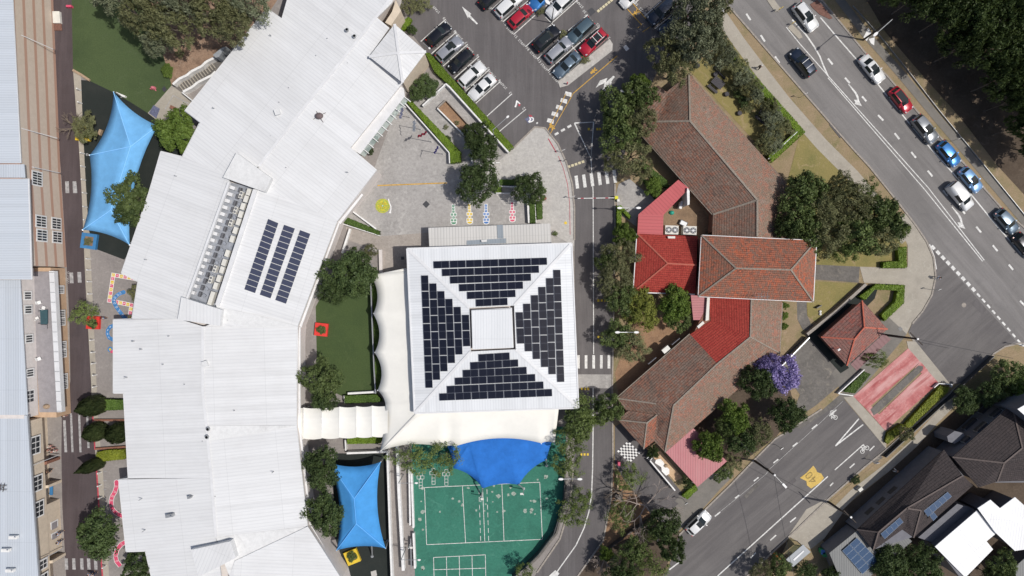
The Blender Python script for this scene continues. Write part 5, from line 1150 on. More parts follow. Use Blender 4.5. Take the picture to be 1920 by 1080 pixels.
for i in range(6):
    x0,x1=xs[i],xs[i+1]; k=8; G=[]
    for a in range(k+1):
        s_=a/k; bow=4*s_*(1-s_); x=x0+(x1-x0)*s_; tp=765-(i*.9)+ (1.8 if i else 0)*bow; bt=825-i*1.0-(.0)+ -3*(1-bow)*.6
        G.append([W(x,tp+(bt-tp)*j/6,3.2+.55*math.sin(math.pi*j/6)*1-(.0)-.16*bow) for j in range(7)])
    for a in range(k):
        for j in range(6): mb.up([G[a][j],G[a+1][j],G[a+1][j+1],G[a][j+1]])
me=mb.build('membrane',M['pvc'],t); me.modifiers.new('thickness','SOLIDIFY').thickness=.03
for x in xs[:-1]:
    q=MB(); 
    for j in range(6):
        a=W(x,764+ (820-764)*j/6,3.22+.55*math.sin(math.pi*j/6)); b=W(x,764+(820-764)*(j+1)/6,3.22+.55*math.sin(math.pi*(j+1)/6)); q.bar(a,b,.07,.05)
    q.build('arch_rib',M['white'],t)
    q=MB(); e=W(x,768,3.1); q.tube((e.x,e.y,0),(e.x,e.y,3.15),.06,n=8); q.build('post',M['white'],t)
# ================================================================ WALLS AND FENCES
def gwall(label,pts,wd,h,mat='white',name='low_wall',cat='wall'):
    q=MB(); wline(q,pts,wd,h); return tag(q.build(name,M[mat]),label,cat)
gwall('white retaining wall lining the left side of the stepped path',[(324,158),(335,148),(350,141),(358,134),(378,124),(386,116),(402,108)],.35,1.2)
gwall('white retaining wall lining the right side of the stepped path',[(343,172),(360,163),(371,154),(385,147),(397,141),(404,134)],.35,1.2)
gwall('thin white wall running from the stepped path to the white roof',[(341,173),(362,190)],.15,1.0)
gwall('pinkish timber log edge at the corner of the upper green turf',[(136,131),(152,140),(167,150)],.35,.35,'wood','log_edge','edging')
gwall('white beam lying beside the tip of the light blue sail',[(217,174),(234,181)],.3,.5)
gwall('white wall along the flagpoles and clipped hedge',[(759,193),(842,286),(843,306)],.16,1.0)
gwall('white wall between the car park hedge and the paved court',[(836,157),(843,163),(953,285)],.22,1.1)
gwall('white wall at the top left of the paved planter court',[(836,157),(792,198)],.2,1.0); gwall('white left edge wall of the small mulch planter',[(820,203),(869,252)],.18,.7); gwall('grey edge wall on the right of the small mulch planter',[(820,202),(836,187),(879,234)],.14,.6,'kerb')
gwall('white wall end between paved ramp and dark tree',[(884,271),(885,304)],.18,1.0)
gwall('white wall at the upper right of the two courtyard trees',[(913,306),(937,305)],.15,.7); gwall('short white wall beside the right courtyard tree',[(935,338),(936,349),(968,350)],.15,.8)
gwall('white wall below the right courtyard tree',[(930,362),(970,362)],.15,.8)
gwall('white wall to the right of the pink hopscotch',[(990,381),(992,418)],.3,.9); gwall('thin white wall between the two hedge strips',[(1003,377),(1005,417)],.12,.9)
gwall('diagonal white wall beside the yellow number circle',[(662,397),(705,429)],.22,.8); gwall('white edge wall below the long clipped hedge',[(634,417),(712,442)],.12,.8)
gwall('white seat wall beside the dark courtyard tree',[(656,429),(641,475)],.3,.7); gwall('cream seat wall left of the hall corner',[(713,468),(714,512)],.5,.6,'cream2')
gwall('long pale fence rail between the turf courtyard and cream canopy',[(694,495),(697,590),(701,690),(704,738)],.16,1.5,'steel','fence_rail','fence'); gwall('white wall closing the bottom of the turf courtyard',[(652,738),(705,735)],.3,.9)
gwall('white wall left of the small lower planter',[(647,825),(648,845)],.15,.9); gwall('white wall above the mid blue sail',[(650,850),(727,847)],.3,1.2)
gwall('long white wall right of the mid blue sail',[(726,848),(731,1000),(735,1100)],.28,1.4); gwall('long white ramp wall between the two blue sails',[(744,835),(748,930),(756,1070)],.42,1.2)
gwall('white court edge wall, inner of two',[(767,870),(769,985)],.25,.9); gwall('white court edge wall, outer of two',[(771,880),(775,990)],.28,.9); gwall('white court edge wall in the lower part',[(775,1000),(778,1066)],.3,.9); gwall('grey rail beside the lower court wall',[(770,1010),(771,1065)],.12,1.0,'steel','rail','rail')
gwall('curved dark fence along the right edge of the green court',[(1059,870),(1059,907),(1056,947),(1038,1003),(1010,1040),(990,1060),(960,1085)],.1,1.6,'dkmetal','court_fence','fence')
gwall('white wall on the left of the checkerboard yard',[(1219,864),(1266,920)],.2,1.3); gwall('pale timber edge beside the inner road',[(1156,885),(1159,915),(1160,935)],.25,.5,'wood','timber_edge','edging')
gwall('grey fence line beside the house forecourt',[(1456,697),(1518,633)],.15,1.2,'steel','fence','fence'); gwall('stone boundary wall between lawn and gatehouse shadow',[(1514,627),(1570,582),(1624,533)],.45,1.0,'kerb')
gwall('white rail wall beside the left planter of the red entry lanes',[(1621,693),(1572,738),(1600,742)],.14,.7); gwall('white rail around the right planter of the red entry lanes',[(1752,727),(1761,719),(1786,721),(1784,726)],.12,.6)
gwall('dark fence along the lower edge of the verge',[(1865,668),(1795,733),(1790,740),(1712,812),(1662,858)],.1,1.0,'dkmetal','fence','fence')
gwall('dark post fence along the bushland edge',[(1600,10),(1650,66),(1700,128),(1760,205),(1830,290),(1940,425)],.06,.3,'steel','fence','fence')
gwall('white side fence of the corner hedge above the house lawn',[(1441,298),(1495,247)],.1,1.4,'steel','fence','fence')
gwall('thin pale fence below the bottom trees on the left of the road',[(1130,1040),(1180,1000),(1245,960)],.12,1.2,'dkmetal','fence','fence')
gwall('brick edging of the upper cypress bed',[(176,788),(234,788)],.3,.5,'brickred','bed_edge','edging'); gwall('brick edging of the lower cypress bed',[(178,842),(236,838)],.3,.5,'brickred','bed_edge','edging')
gwall('brick kerb wall between the green court and inner road',[(1059,880),(1061,935),(1044,1000),(1010,1044),(985,1068)],.3,.25,'stain','brick_kerb','kerb wall')
gwall('small white-edged planter wall at the dark green lower hedge',[(645,742),(646,756)],.12,.8); gwall('pale wall running left of the bottom hedge bush near the road',[(1240,987),(1233,1015)],.2,.8,'ac')
# steps
q=MB()
for i in range(14):
    t_=i/13; x=340+(398-340)*t_; y=165+(120-165)*t_; q.bar(W(x-6,y-8,.25),W(x+6,y+8,.25),.16,.1)
tag(q.build('path_steps',M['plaza'] if False else M['path']),kind='structure')
tag(MB().sheet([(322,160),(404,104),(428,88),(440,100),(404,140),(342,175)],.02).build('stepped_path',M['stain']),kind='structure')
tag(MB().sheet([(322,160),(342,175),(364,192),(340,240),(300,230),(277,212)],.03).build('upper_paving',M['path']),kind='structure')
q=MB(); q.pprism([(399,103),(415,90),(424,87),(410,107),(404,108)],0,2.4); tag(q.build('garden_shed',M['shelter']),'small pale grey shed roof at the top of the stepped path','shed')
# ================================================================ FOLIAGE
def leafmesh(name,P,Nn,size,asp=.6,seed=0,mats=()):
    """P points, Nn normals -> diamond leaves"""
    rg=np.random.default_rng(seed); n=len(P)
    a=rg.normal(size=(n,3)); t=np.cross(Nn,a); t/=np.linalg.norm(t,axis=1)[:,None]+1e-9; b=np.cross(Nn,t); b/=np.linalg.norm(b,axis=1)[:,None]+1e-9
    sz=size*rg.uniform(.6,1.35,(n,1))
    V=np.stack([P+t*sz,P+b*sz*asp,P-t*sz,P-b*sz*asp],1).reshape(-1,3)
    me=bpy.data.meshes.new(name); me.vertices.add(4*n); me.vertices.foreach_set('co',V.ravel())
    me.loops.add(4*n); me.loops.foreach_set('vertex_index',np.arange(4*n)); me.polygons.add(n)
    me.polygons.foreach_set('loop_start',np.arange(n)*4); me.polygons.foreach_set('loop_total',np.full(n,4))
    me.update(calc_edges=True)
    for m in mats: me.materials.append(m)
    return me
def crown_pts(R_,Hc,nclump,per,seed,cr=.28,gap=0.,flat=.7):
    rg=np.random.default_rng(seed); P=[];Q=[]
    # irregular outline
    ph=rg.uniform(0,6.28,4); am=rg.uniform(.05,.2,4)
    for i in range(nclump):
        u=rg.uniform(0,1); r=math.sqrt(u)*.9; th=i*2.399963+rg.uniform(-.4,.4)
        out=1+sum(am[k]*math.sin((k+2)*th+ph[k]) for k in range(4))
        zt=math.sqrt(max(0,1-r*r))*rg.uniform(.45,1.0)
        c=np.array([r*out*R_*math.cos(th),r*out*R_*math.sin(th),Hc*zt])
        rr=R_*cr*rg.uniform(.5,1.5)
        if rg.uniform()<gap: continue
        d=rg.normal(size=(per,3)); d/=np.linalg.norm(d,axis=1)[:,None]; d[:,2]=np.where(d[:,2]<-.25,-d[:,2],d[:,2])
        rad=rr*(rg.uniform(.45,1.08,(per,1)))
        p=c+d*rad*np.array([1,1,flat]); P.append(p)
        nn=d+rg.normal(size=(per,3))*.55; nn[:,2]=np.abs(nn[:,2])+.15; nn/=np.linalg.norm(nn,axis=1)[:,None]; Q.append(nn)
    return np.concatenate(P),np.concatenate(Q)
PR={}
def proto(kind,seed):
    """unit radius crown (R=1) scaled later; leaf size relative to ref radius"""
    k=(kind,seed)
    if k in PR: return PR[k]
    d={ #        ncl per leaf   asp cr  gap  mat
     'dense':(105,64,.050,.6,.18,.2,'lf_mid'),'dark':(100,88,.050,.6,.21,.04,'lf_dark'),'bright':(100,95,.052,.6,.20,0,'lf_bright'),
     'yellow':(90,85,.05,.6,.2,.0,'lf_yel'),'olive':(115,66,.042,.4,.16,.18,'lf_olive'),'euc':(120,80,.042,.4,.165,.1,'lf_grey'),
     'jac':(80,85,.05,.7,.2,0,'lf_jac'),'forest':(120,80,.045,.55,.17,.05,'lf_forest'),'sparse':(70,55,.045,.4,.2,.2,'lf_sparse'),
     'dmix':(110,78,.046,.55,.18,.12,'lf_dark')}[kind]
    P,Q=crown_pts(1,.85,d[0],d[1],seed*13+5,d[4],d[5]); me=leafmesh('crown_'+kind,P,Q,d[2],d[3],seed,[M[d[6]]])
    PR[k]=me; return me
def trunkmesh(key,h,r0,R_,seed,spread=.55):
    if key in PR: return PR[key]
    rg=random.Random(seed); q=MB(); q.tube((0,0,0),(.05*R_,.03*R_,h*.45),r0,r0*.7,8); b=(.05*R_,.03*R_,h*.45)
    for i in range(6):
        a=i*1.05+rg.uniform(-.3,.3); l=R_*spread*rg.uniform(.7,1.1); m=(b[0]+l*.5*math.cos(a),b[1]+l*.5*math.sin(a),h*.7); e=(b[0]+l*math.cos(a),b[1]+l*math.sin(a),h*rg.uniform(.85,1.05))
        q.tube(b,m,r0*.5,r0*.32,6); q.tube(m,e,r0*.32,r0*.1,5)
        for j in range(2):
            a2=a+rg.choice((-.7,.7)); q.tube(m,(m[0]+l*.4*math.cos(a2),m[1]+l*.4*math.sin(a2),h*.95),r0*.2,r0*.06,4)
    o=q.build('trunk',M['trunk'],None,loc=(0,0,0)); me=o.data; bpy.data.objects.remove(o); PR[key]=me; return me
TREES=0
def tree(px,py,rad,kind,h,label,group=None,ry=None,seed=None,name='tree',cat='tree'):
    """rad in photo px at crown height; h total height m"""
    global TREES; TREES+=1; seed=(TREES%3) if seed is None else seed
    zc=h*.72; k=S*(H-zc)/H; Rm=rad*k; Rym=(ry or rad)*k
    p=W(px,py,zc); t=empty(name,(p.x,p.y,0),label,cat,group)
    c=bpy.data.objects.new('crown',proto(kind,seed)); col.objects.link(c); c.parent=t
    hb=h*.42; c.location=(0,0,hb); c.scale=(Rm,Rym,(h-hb)/.95); c.rotation_euler[2]=0 if ry else random.uniform(0,6.28)
    tr=bpy.data.objects.new('trunk',trunkmesh('trunk%d'%(seed),1,.06,.9,seed)); col.objects.link(tr); tr.parent=t; tr.scale=(Rm*(.6 if kind=='forest' else 1),Rm*(.6 if kind=='forest' else 1),h*.8)
    return t
G='gum trees of the upper left grove'
for x,y,r_,k_,h,l in ((205,-12,40,'euc',10,'leftmost gum tree at the top of the green turf'),(262,22,46,'olive',12,'olive gum tree overhanging the middle of the green turf'),(318,42,46,'olive',12,'olive gum tree between the turf and the bare mulch'),(330,-5,50,'euc',13,'grey-green gum tree at the top edge above the mulch'),(395,12,46,'olive',13,'dull green gum tree above the stepped path'),(430,40,40,'olive',12,'olive gum tree touching the upper left corner of the white roof'),(455,0,44,'euc',12,'grey-green gum tree against the white roof at the top edge'),(290,72,30,'euc',9,'small grey gum tree shading the right edge of the turf')): tree(x,y,r_,k_,h,l,G)
tree(328,245,41,'bright',6,'round bright green tree between light blue sail and white roof')
tree(243,372,38,'dense',6.5,'leafy green tree overlapping the lower light blue sail',ry=46); tree(237,398,28,'dmix',6,'dark green side tree at the left edge of the white roof near the sail')
tree(157,240,24,'olive',4.5,'small sparse tree in the yellow planter',ry=30); tree(160,590,27,'sparse',4.5,'feathery green tree leaning over the red planter by the lane')
tree(180,1006,41,'dark',6.5,'round dark green tree beside the lower brown lane'); tree(258,1062,32,'dmix',6,'dark green tree at the bottom edge against the white roof')
tree(655,515,46,'dark',7,'big dark green tree at the top of the turf courtyard',ry=42); tree(625,545,30,'dmix',6,'dark tree beside the curved building ledge'); tree(672,492,26,'dmix',6,'dark tree crown left of the cream seat wall')
tree(600,712,37,'dense',6,'mid green tree at the lower left of the turf courtyard',ry=40); tree(605,748,26,'dmix',5,'small dark tree just above the cream walkway canopy')
tree(601,882,33,'dark',7,'upper of two dark trees left of the mid blue sail',ry=42); tree(607,965,32,'dark',7,'lower of two dark trees left of the mid blue sail',ry=42)
tree(896,340,43,'dmix',7,'large dark green tree above the yellow hopscotch',ry=40); tree(905,278,32,'dark',6,'dark tree between the planter court and corner apron',ry=26); tree(890,248,22,'dark',5,'small dark tree over the end of the mulch planter')
tree(990,350,33,'dmix',6,'dark green tree above the pink hopscotch',ry=28); tree(1010,366,16,'dense',4,'small leafy offshoot tree above the short hedges')
tree(775,865,42,'sparse',6,'feathery tree overlapping the ramp walls',ry=30); tree(833,862,34,'sparse',6,'feathery tree overlapping the left of the royal blue sail',ry=34)
G='trees on the left of the old house'
for x,y,r_,k_,h,l in ((1200,155,20,'bright',5,'bright green tree crown next to the white lamp head'),(1150,300,22,'olive',6,'small olive crown hanging over the zebra crossing end'),(1205,320,22,'olive',6,'olive crown at the edge of the dark hedge by the tiled house'),(1140,490,24,'dense',5.5,'green crown overhanging the road lane line'),(1160,205,40,'dense',8,'green tree near the white double arrow'),(1200,178,34,'dense',8,'green tree at the top left corner of the tiled house'),(1200,225,36,'olive',8,'olive tree over the left eave of the tiled house'),(1165,250,38,'dense',8,'green tree beside the triangle road marking'),(1185,290,38,'olive',7,'dull green tree above the side apron'),
  (1170,440,22,'bright',4.5,'small bright green tree above the road beside the pink-red roof'),(1163,482,36,'olive',6,'olive tree to the left of the red tiled roof'),(1152,520,38,'olive',6,'pale olive tree over the road edge'),(1165,560,32,'dense',5.5,'green tree at the lower left corner of the red roof'),(1203,580,34,'yellow',5.5,'yellow-green round tree below the red roof'),(1267,572,32,'bright',6,'bright green round tree below the red roof'),(1275,600,24,'dense',5.5,'green tree against the striped pink roof'),(1160,630,30,'dense',5,'green tree over the road near the lower crossing'),(1187,650,34,'olive',5.5,'pale olive tree above the shadowed courtyard')): tree(x,y,r_,k_,h,l,G)
G='gum trees beside the car park'
for x,y,r_,k_,h,l in ((1312,25,52,'euc',13,'grey-green gum tree at the top edge beside the main road'),(1300,80,52,'euc',13,'tall grey gum tree between the car park and footpath'),(1255,95,40,'olive',11,'olive gum tree nearest the car park bays'),(1270,120,36,'olive',10,'olive gum tree above the notch of the tiled house'),(1335,70,34,'euc',11,'pale grey gum tree over the start of the hedge'),(1345,5,34,'olive',11,'small olive gum tree at the top edge next to the road')): tree(x,y,r_,k_,h,l,G)
G='broad trees on the corner lawn'
for x,y,r_,k_,h,l in ((1580,350,30,'olive',8,'loose olive crown at the top middle of the corner cluster'),(1625,360,26,'sparse',7,'thin feathery crown above the corner cluster'),(1585,470,26,'sparse',7,'feathery crown overhanging the stone walk'),(1690,430,20,'sparse',6,'thin crown tip over the curved kerb'),(1480,430,26,'dmix',8,'dark crown lying over the tiled roof edge'),(1510,355,40,'dense',8,'green tree at the left end of the corner lawn cluster'),(1500,405,40,'dense',8,'green tree shading the tiled roof beside the corner lawn'),(1545,385,42,'olive',8,'olive tree in the left middle of the corner cluster'),(1560,435,44,'olive',8,'olive tree above the stone walk'),(1600,385,44,'olive',8,'olive tree at the top of the corner cluster'),(1610,440,40,'dense',8,'green tree in the centre of the corner cluster'),(1655,400,40,'dense',8,'green tree near the kerb at the corner cluster'),(1650,445,40,'olive',7,'grey-olive tree at the lower right of the corner cluster'),(1672,425,30,'dmix',7,'small dark tree at the right end of the corner cluster'),(1520,450,32,'dense',7,'green tree beside the two-storey tiled roof')): tree(x,y,r_,k_,h,l,G)
tree(1470,705,36,'jac',7,'purple flowering jacaranda beside the plaza',ry=32); tree(1440,685,20,'jac',6,'small purple jacaranda crown at the tiled eave')
G='trees below the tiled house'
for x,y,r_,k_,h,l in ((1425,718,34,'dmix',7,'dark green tree left of the jacaranda'),(1478,777,32,'dark',6.5,'round very dark tree beside the lower road'),(1380,785,30,'bright',6.5,'bright green tree above the pink roof'),(1365,800,22,'dense',6,'green tree between the two bright trees'),(1330,838,29,'bright',6,'round bright green tree overlapping the pink roof'),(1395,825,34,'dmix',6,'dark tree between the pink roof and the lower road'),(1425,812,28,'olive',6,'olive tree beside the lower road kerb'),(1225,848,12,'dark',3,'tiny dark tree above the sandy terrace'),(1290,905,12,'dmix',2.5,'tiny dark tree at the end of the sandy terrace')): tree(x,y,r_,k_,h,l,G)
G='trees between the inner and lower roads'
for x,y,r_,k_,h,l in ((1100,780,40,'sparse',7,'feathery tree below the right corner of the hall'),(1140,768,30,'dense',7,'green tree over the road below the right corner of the hall'),(1070,825,34,'sparse',7,'feathery tree right of the royal blue sail'),(1085,795,34,'dense',7,'green tree touching the bottom right corner of the hall'),(1065,870,30,'sparse',6,'feathery tree beside the top right of the green court'),(1075,960,34,'sparse',6,'feathery tree over the curved court fence'),(1090,935,22,'sparse',6,'thin feathery tree beside the twin-headed lamp'),(1180,895,28,'sparse',4.5,'wispy tree below the checkerboard'),(1165,965,30,'sparse',5,'wispy tree on the orange mulch'),(1245,985,32,'dmix',8,'dark green tree touching the lower road'),(1262,1030,27,'dmix',8,'green tree at the edge of the lower road'),(1190,1035,26,'dense',6,'green tree among the bottom garden trees'),(1228,1065,34,'sparse',6,'wispy tree at the bottom edge beside the lower road'),(1137,1040,14,'bright',4,'small bright green tree at the bottom beside the inner road'),(1165,1075,30,'dmix',7,'dark tree cut by the bottom edge'),(985,1075,20,'sparse',5,'feathery tree at the bottom edge below the court'),(1222,1000,20,'sparse',6,'wispy tree between the two larger roadside trees')): tree(x,y,r_,k_,h,l,G)
G='bushland trees in the upper right corner'
i=0
spots=[(1640,-18,46),(1690,8,48),(1745,-5,48),(1800,10,50),(1855,-10,50),(1910,15,52),(1745,45,44),(1795,62,48),(1850,55,50),(1905,75,52),(1775,105,36),(1830,112,46),(1885,125,50),(1935,135,46),(1850,165,38),(1900,182,46),(1868,208,24),(1915,235,42),(1885,255,24),(1940,285,40),(1905,300,22),(1960,200,50),(1960,60,50),(1650,-40,50),(1600,-25,34)]
place=['by the kink of the bush fence','near the tall street light','at the top edge','on the inner side','in the second row','at the far corner','by the clearing','facing the parked cars','beside the red car','by the right edge']
for j,(x,y,r_) in enumerate(spots): tree(x+38,y-22,r_,'forest',11 if j<16 else 10,'dark bushland tree, %s counted from the top left of the upper right wood'%ORD[j],G,seed=j%3)
G='trees behind the lower right houses'
for x,y,r_,k_,h,l in ((1672,1062,36,'dark',6,'dark tree between the solar-roofed and white-roofed houses'),(1718,1045,26,'dmix',5,'dark green tree below the ribbed lean-to roof'),(1735,1070,34,'dark',6,'dark tree cut by the bottom edge below the terrace house'),(1884,1062,28,'dense',6,'green tree beside the bright white roof at the bottom'),(1895,708,34,'dense',5,'green tree at the right edge below the verge'),(1862,735,30,'dmix',5,'dark green tree above the skylit grey wall'),(1915,730,28,'bright',5,'bright green tree at the right edge'),(1815,752,26,'dark',4,'dark shrub tree shading the verge path'),(1462,1065,22,'dense',4.5,'green tree beside the orange bus shelter panel'),(1512,1072,20,'dmix',4,'green tree below the bus shelter'),(1430,1078,26,'olive',5,'olive tree at the bottom edge left of the orange shelter panel'),(1562,1085,20,'dark',4,'dark tree left of the ten-panel roof'),(1862,1083,20,'dmix',5,'dark tree at the bottom right below the white roof')): tree(x,y,r_,k_,h,l,G)
tree(1645,675,26,'sparse',4.5,'thin wispy tree above the left planter of the red lanes',ry=16); tree(1700,815,16,'olive',3,'small bush at the lower end of the right entry planter')
# garden screening shrubs along the hedge
G='screening shrubs along the picnic lawn hedge'
for j,(x,y,r_) in enumerate(((1357,88,20),(1370,106,20),(1384,124,22),(1396,142,22),(1408,160,20),(1420,178,18),(1445,200,18),(1452,222,22),(1464,242,24),(1450,262,24),(1436,268,20))):
    tree(x,y,r_,'euc' if j%2 else 'olive',3.6,'grey-green screening shrub, %s from the top along the picnic lawn hedge'%ORD[j],G,name='shrub',cat='shrub')
for x,y,r_,k_,h,l in ((798,160,22,'dark',2.4,'round dark shrub right of the corner pavilion'),(783,176,14,'dark',2,'small dark shrub at the foot of the tan pavilion wall'),(765,10,16,'olive',2,'olive shrub at the top edge left of the car park'),(790,8,18,'olive',2,'shrub with white stake at the top left of the car park'),(772,55,9,'dark',1.5,'small clipped shrub above the pavilion roof'),
   (1170,625,12,'dense',2,'small green shrub over the crossing end'),(1226,350,18,'bright',3,'bright green shrub beside the pink-red roof bend'),(1395,190,10,'dark',1.5,'dark shrub in the middle bed of the picnic lawn'),(1403,200,12,'olive',1.4,'pale shrub beside the picnic lawn planter'),(1378,163,11,'olive',1.2,'narrow shrub bed between the two picnic tables'),(1384,175,9,'dense',1.2,'lower shrub of the narrow bed between picnic tables'),
   (1355,885,20,'dense',2.5,'green shrub mass at the tip of the pink roof'),(1375,870,18,'olive',2.5,'pale shrub near the kerb below the pink roof'),(313,132,12,'bright',1.2,'bright green bush at the right end of the turf'),(337,100,9,'olive',1,'small round tussock on the bare mulch'),(252,548,14,'olive',3,'brown-green bush inside the alphabet loop'),(693,470,14,'olive',2.5,'brownish shrub next to the cream seat wall'),
   (840,260,6,'dark',.8,'tiny plant near the planter end'),(1041,438,5,'dense',.8,'tiny shrub beside the annex corner'),(1013,20,9,'olive',.8,'straggly tussock between the red and white parked cars'),(1056,64,9,'olive',.8,'straggly tussock between the black and grey parked cars'),(1097,112,9,'olive',.8,'straggly tussock at the nose of the blue-grey parked car'),
   (703,261,6.5,'dark',1.5,'upper round clipped bush beneath the glass awning'),(694,283,7.5,'dmix',1.5,'lower round clipped bush beneath the glass awning'),(1472,573,7,'bright',1,'topmost of three green shrubs beside the curved path'),(1472,592,7,'bright',1,'middle of three green shrubs beside the curved path'),(1471,612,7,'bright',1,'lowest of three green shrubs beside the curved path'),(1605,900,8,'dark',1,'small dark shrub on the verge beside the grey box'),
   (163,250,11,'yellow',1.2,'low leafy plant filling the yellow planter'),(173,607,9,'dark',1,'low plant filling the red lane planter'),(164,453,8,'olive',1,'low plant filling the blue planter'),(602,618,9,'dense',1,'low leafy plant filling the red planter on the turf'),(659,1044,10,'dense',1.2,'low leafy plant filling the yellow planter at the bottom'),(836,238,5,'olive',.5,'small tuft at the top of the mulch planter'),(857,230,5,'olive',.5,'small tuft in the lower mulch planter')):
    tree(x,y,r_,k_,h,l,name='shrub',cat='shrub')
# bare tree
def bare(px,py,R_,h,label,seed,mat='palebark'):
    rg=random.Random(seed); p=W(px,py,h*.6); t=empty('bare_tree',(p.x,p.y,0),label,'tree')
    q=MB(); q.tube((0,0,0),(.1,.1,h*.35),.22,.16,8); o_=q.build('trunk',M[mat],None,loc=(0,0,0)); o_.parent=t
    q=MB()
    def br(a,d,l,r0,dep):
        b=a+d*l; q.tube(a,b,r0,r0*.6,5,cap=False)
        if dep==0: return
        for k in range(3 if dep>2 else 2):
            nd=(d+Vector((rg.uniform(-1,1),rg.uniform(-1,1),rg.uniform(-.2,.35)))*.75).normalized(); br(b,nd,l*rg.uniform(.65,.85),r0*.6,dep-1)
    for i in range(5):
        a=i*1.26+rg.uniform(-.3,.3); br(Vector((.1,.1,h*.33)),Vector((math.cos(a),math.sin(a),.6)).normalized(),R_*.33,.13,4)
    o_=q.build('branches',M[mat],None,loc=(0,0,0)); o_.parent=t
bare(1213,955,5.5,6,'leafless pale tree between the orange mulch and lower road',2); bare(1165,930,3.2,4.5,'small leafless tree beside the checkerboard yard',5,'trunk'); bare(135,237,2.6,3.5,'bare twiggy tree shadowing the lane at the yellow planter',8,'trunk'); bare(1135,1055,2.6,4,'pale bare shrub near the bottom garden',11)
# conifers
def conifer(bx,by,h,r_,label,group):
    """base pixel on ground"""
    p=W(bx,by); t=empty('cypress',(p.x,p.y,0),label,'tree',group)
    if 'cyp' not in PR:
        rg=np.random.default_rng(4); n=3800; z=rg.uniform(.03,1,n)**.9; th=rg.uniform(0,6.28,n); rr=np.sin(np.clip(z,0,1)*math.pi*.62+.95)**.8; rr=np.clip(np.where(z>.5,(1-z)*2*.95+.05,.85+.15*np.sin(z*6.28)),.03,1)*rg.uniform(.75,1.05,n)
        P=np.stack([rr*np.cos(th),rr*np.sin(th),z],1); Q=np.stack([np.cos(th),np.sin(th),np.full(n,.55)],1)+rg.normal(size=(n,3))*.35; Q/=np.linalg.norm(Q,axis=1)[:,None]
        P=P*np.array([1,1,1]); PR['cyp']=leafmesh('crown_cypress',P,Q,.10,.45,4,[M['lf_cyp']])
    c=bpy.data.objects.new('crown',PR['cyp']); col.objects.link(c); c.parent=t; c.scale=(r_,r_,h)
    q=MB(); q.tube((0,0,0),(0,0,h*.7),.12,.05,7); o_=q.build('trunk',M['trunk'],None,loc=(0,0,0)); o_.parent=t
G='cypresses between the lane and white roof'
conifer(188,757,6.0,1.55,'topmost cypress beside the lane, left of the upper hedge',G); conifer(190,806,4.6,1.45,'left cypress of the middle pair beside the lane',G); conifer(232,808,4.6,1.6,'right cypress of the middle pair beside the white roof',G); conifer(189,866,6.2,1.0,'slim lowest cypress leaning over the lane',G)
# hedges
def inside(px,py,poly):
    c=False; n=len(poly); j=n-1
    for i in range(n):
        xi,yi=poly[i];xj,yj=poly[j]
        if (yi>py)!=(yj>py) and px<(xj-xi)*(py-yi)/(yj-yi)+xi: c=not c
        j=i
    return c
def hedge(pts,z,label,mat='lf_hedge',dens=130,size=.09,group=None):
    P=[W(x,y,z) for x,y in pts]; cx=sum(p.x for p in P)/len(P);cy=sum(p.y for p in P)/len(P)
    t=empty('hedge',(cx,cy,0),label,'hedge',group)
    q=MB(); q.prism([(cx+(p.x-cx)*.96,cy+(p.y-cy)*.96) for p in P],0,z-.06); q.build('hedge_core',M[mat],t)
    poly=[(p.x,p.y) for p in P]; x0,x1=min(p.x for p in P),max(p.x for p in P); y0,y1=min(p.y for p in P),max(p.y for p in P)
    rg=np.random.default_rng(len(label)); n=int((x1-x0)*(y1-y0)*dens); C=rg.uniform((x0,y0),(x1,y1),(n,2)); C=[c for c in C if inside(c[0],c[1],poly)]
    A=[(x,y,z+rg.uniform(-.06,.10)) for x,y in C]; Nn=[(rg.normal()*.4,rg.normal()*.4,1) for _ in C]
    for i in range(len(poly)):
        a,b=poly[i],poly[(i+1)%len(poly)]; L=math.hypot(b[0]-a[0],b[1]-a[1]); m=int(L*z*dens*.6)
        for _ in range(m):
            s_=rg.uniform(); A.append((a[0]+(b[0]-a[0])*s_+rg.normal()*.04,a[1]+(b[1]-a[1])*s_+rg.normal()*.04,rg.uniform(.05,z))); Nn.append(((b[1]-a[1])/L+rg.normal()*.3,-(b[0]-a[0])/L+rg.normal()*.3,.3+abs(rg.normal()*.3)))
    A=np.array(A)-np.array([cx,cy,0]); Nn=np.array(Nn); Nn/=np.linalg.norm(Nn,axis=1)[:,None]
    me=leafmesh('foliage',A,Nn,size,.7,3,[M[mat]]); o_=bpy.data.objects.new('foliage',me); col.objects.link(o_); o_.parent=t
hedge([(797,98),(806,100),(963,276),(953,284),(846,163),(815,135)],.9,'long bright clipped hedge along the lower edge of the car park')
hedge([(762,190),(772,190),(864,285),(864,304),(845,306),(844,285)],1.0,'clipped hedge beside the flagpoles with a square end')
hedge([(640,408),(648,407),(712,434),(711,441),(640,416)],.9,'slim dark hedge beside the diagonal white wall','lf_hedge2')
hedge([(993,378),(1003,377),(1004,417),(994,418)],1.0,'left of two short hedge strips above the annex','lf_hedge2'); hedge([(1006,378),(1016,377),(1017,409),(1007,411)],1.0,'right of two short hedge strips above the annex','lf_hedge2')
hedge([(937,337),(968,337),(968,346),(937,347)],.9,'short hedge between the two courtyard trees','lf_hedge2'); hedge([(927,350),(940,350),(940,361),(927,361)],.8,'small square hedge piece beside the courtyard trees','lf_hedge')
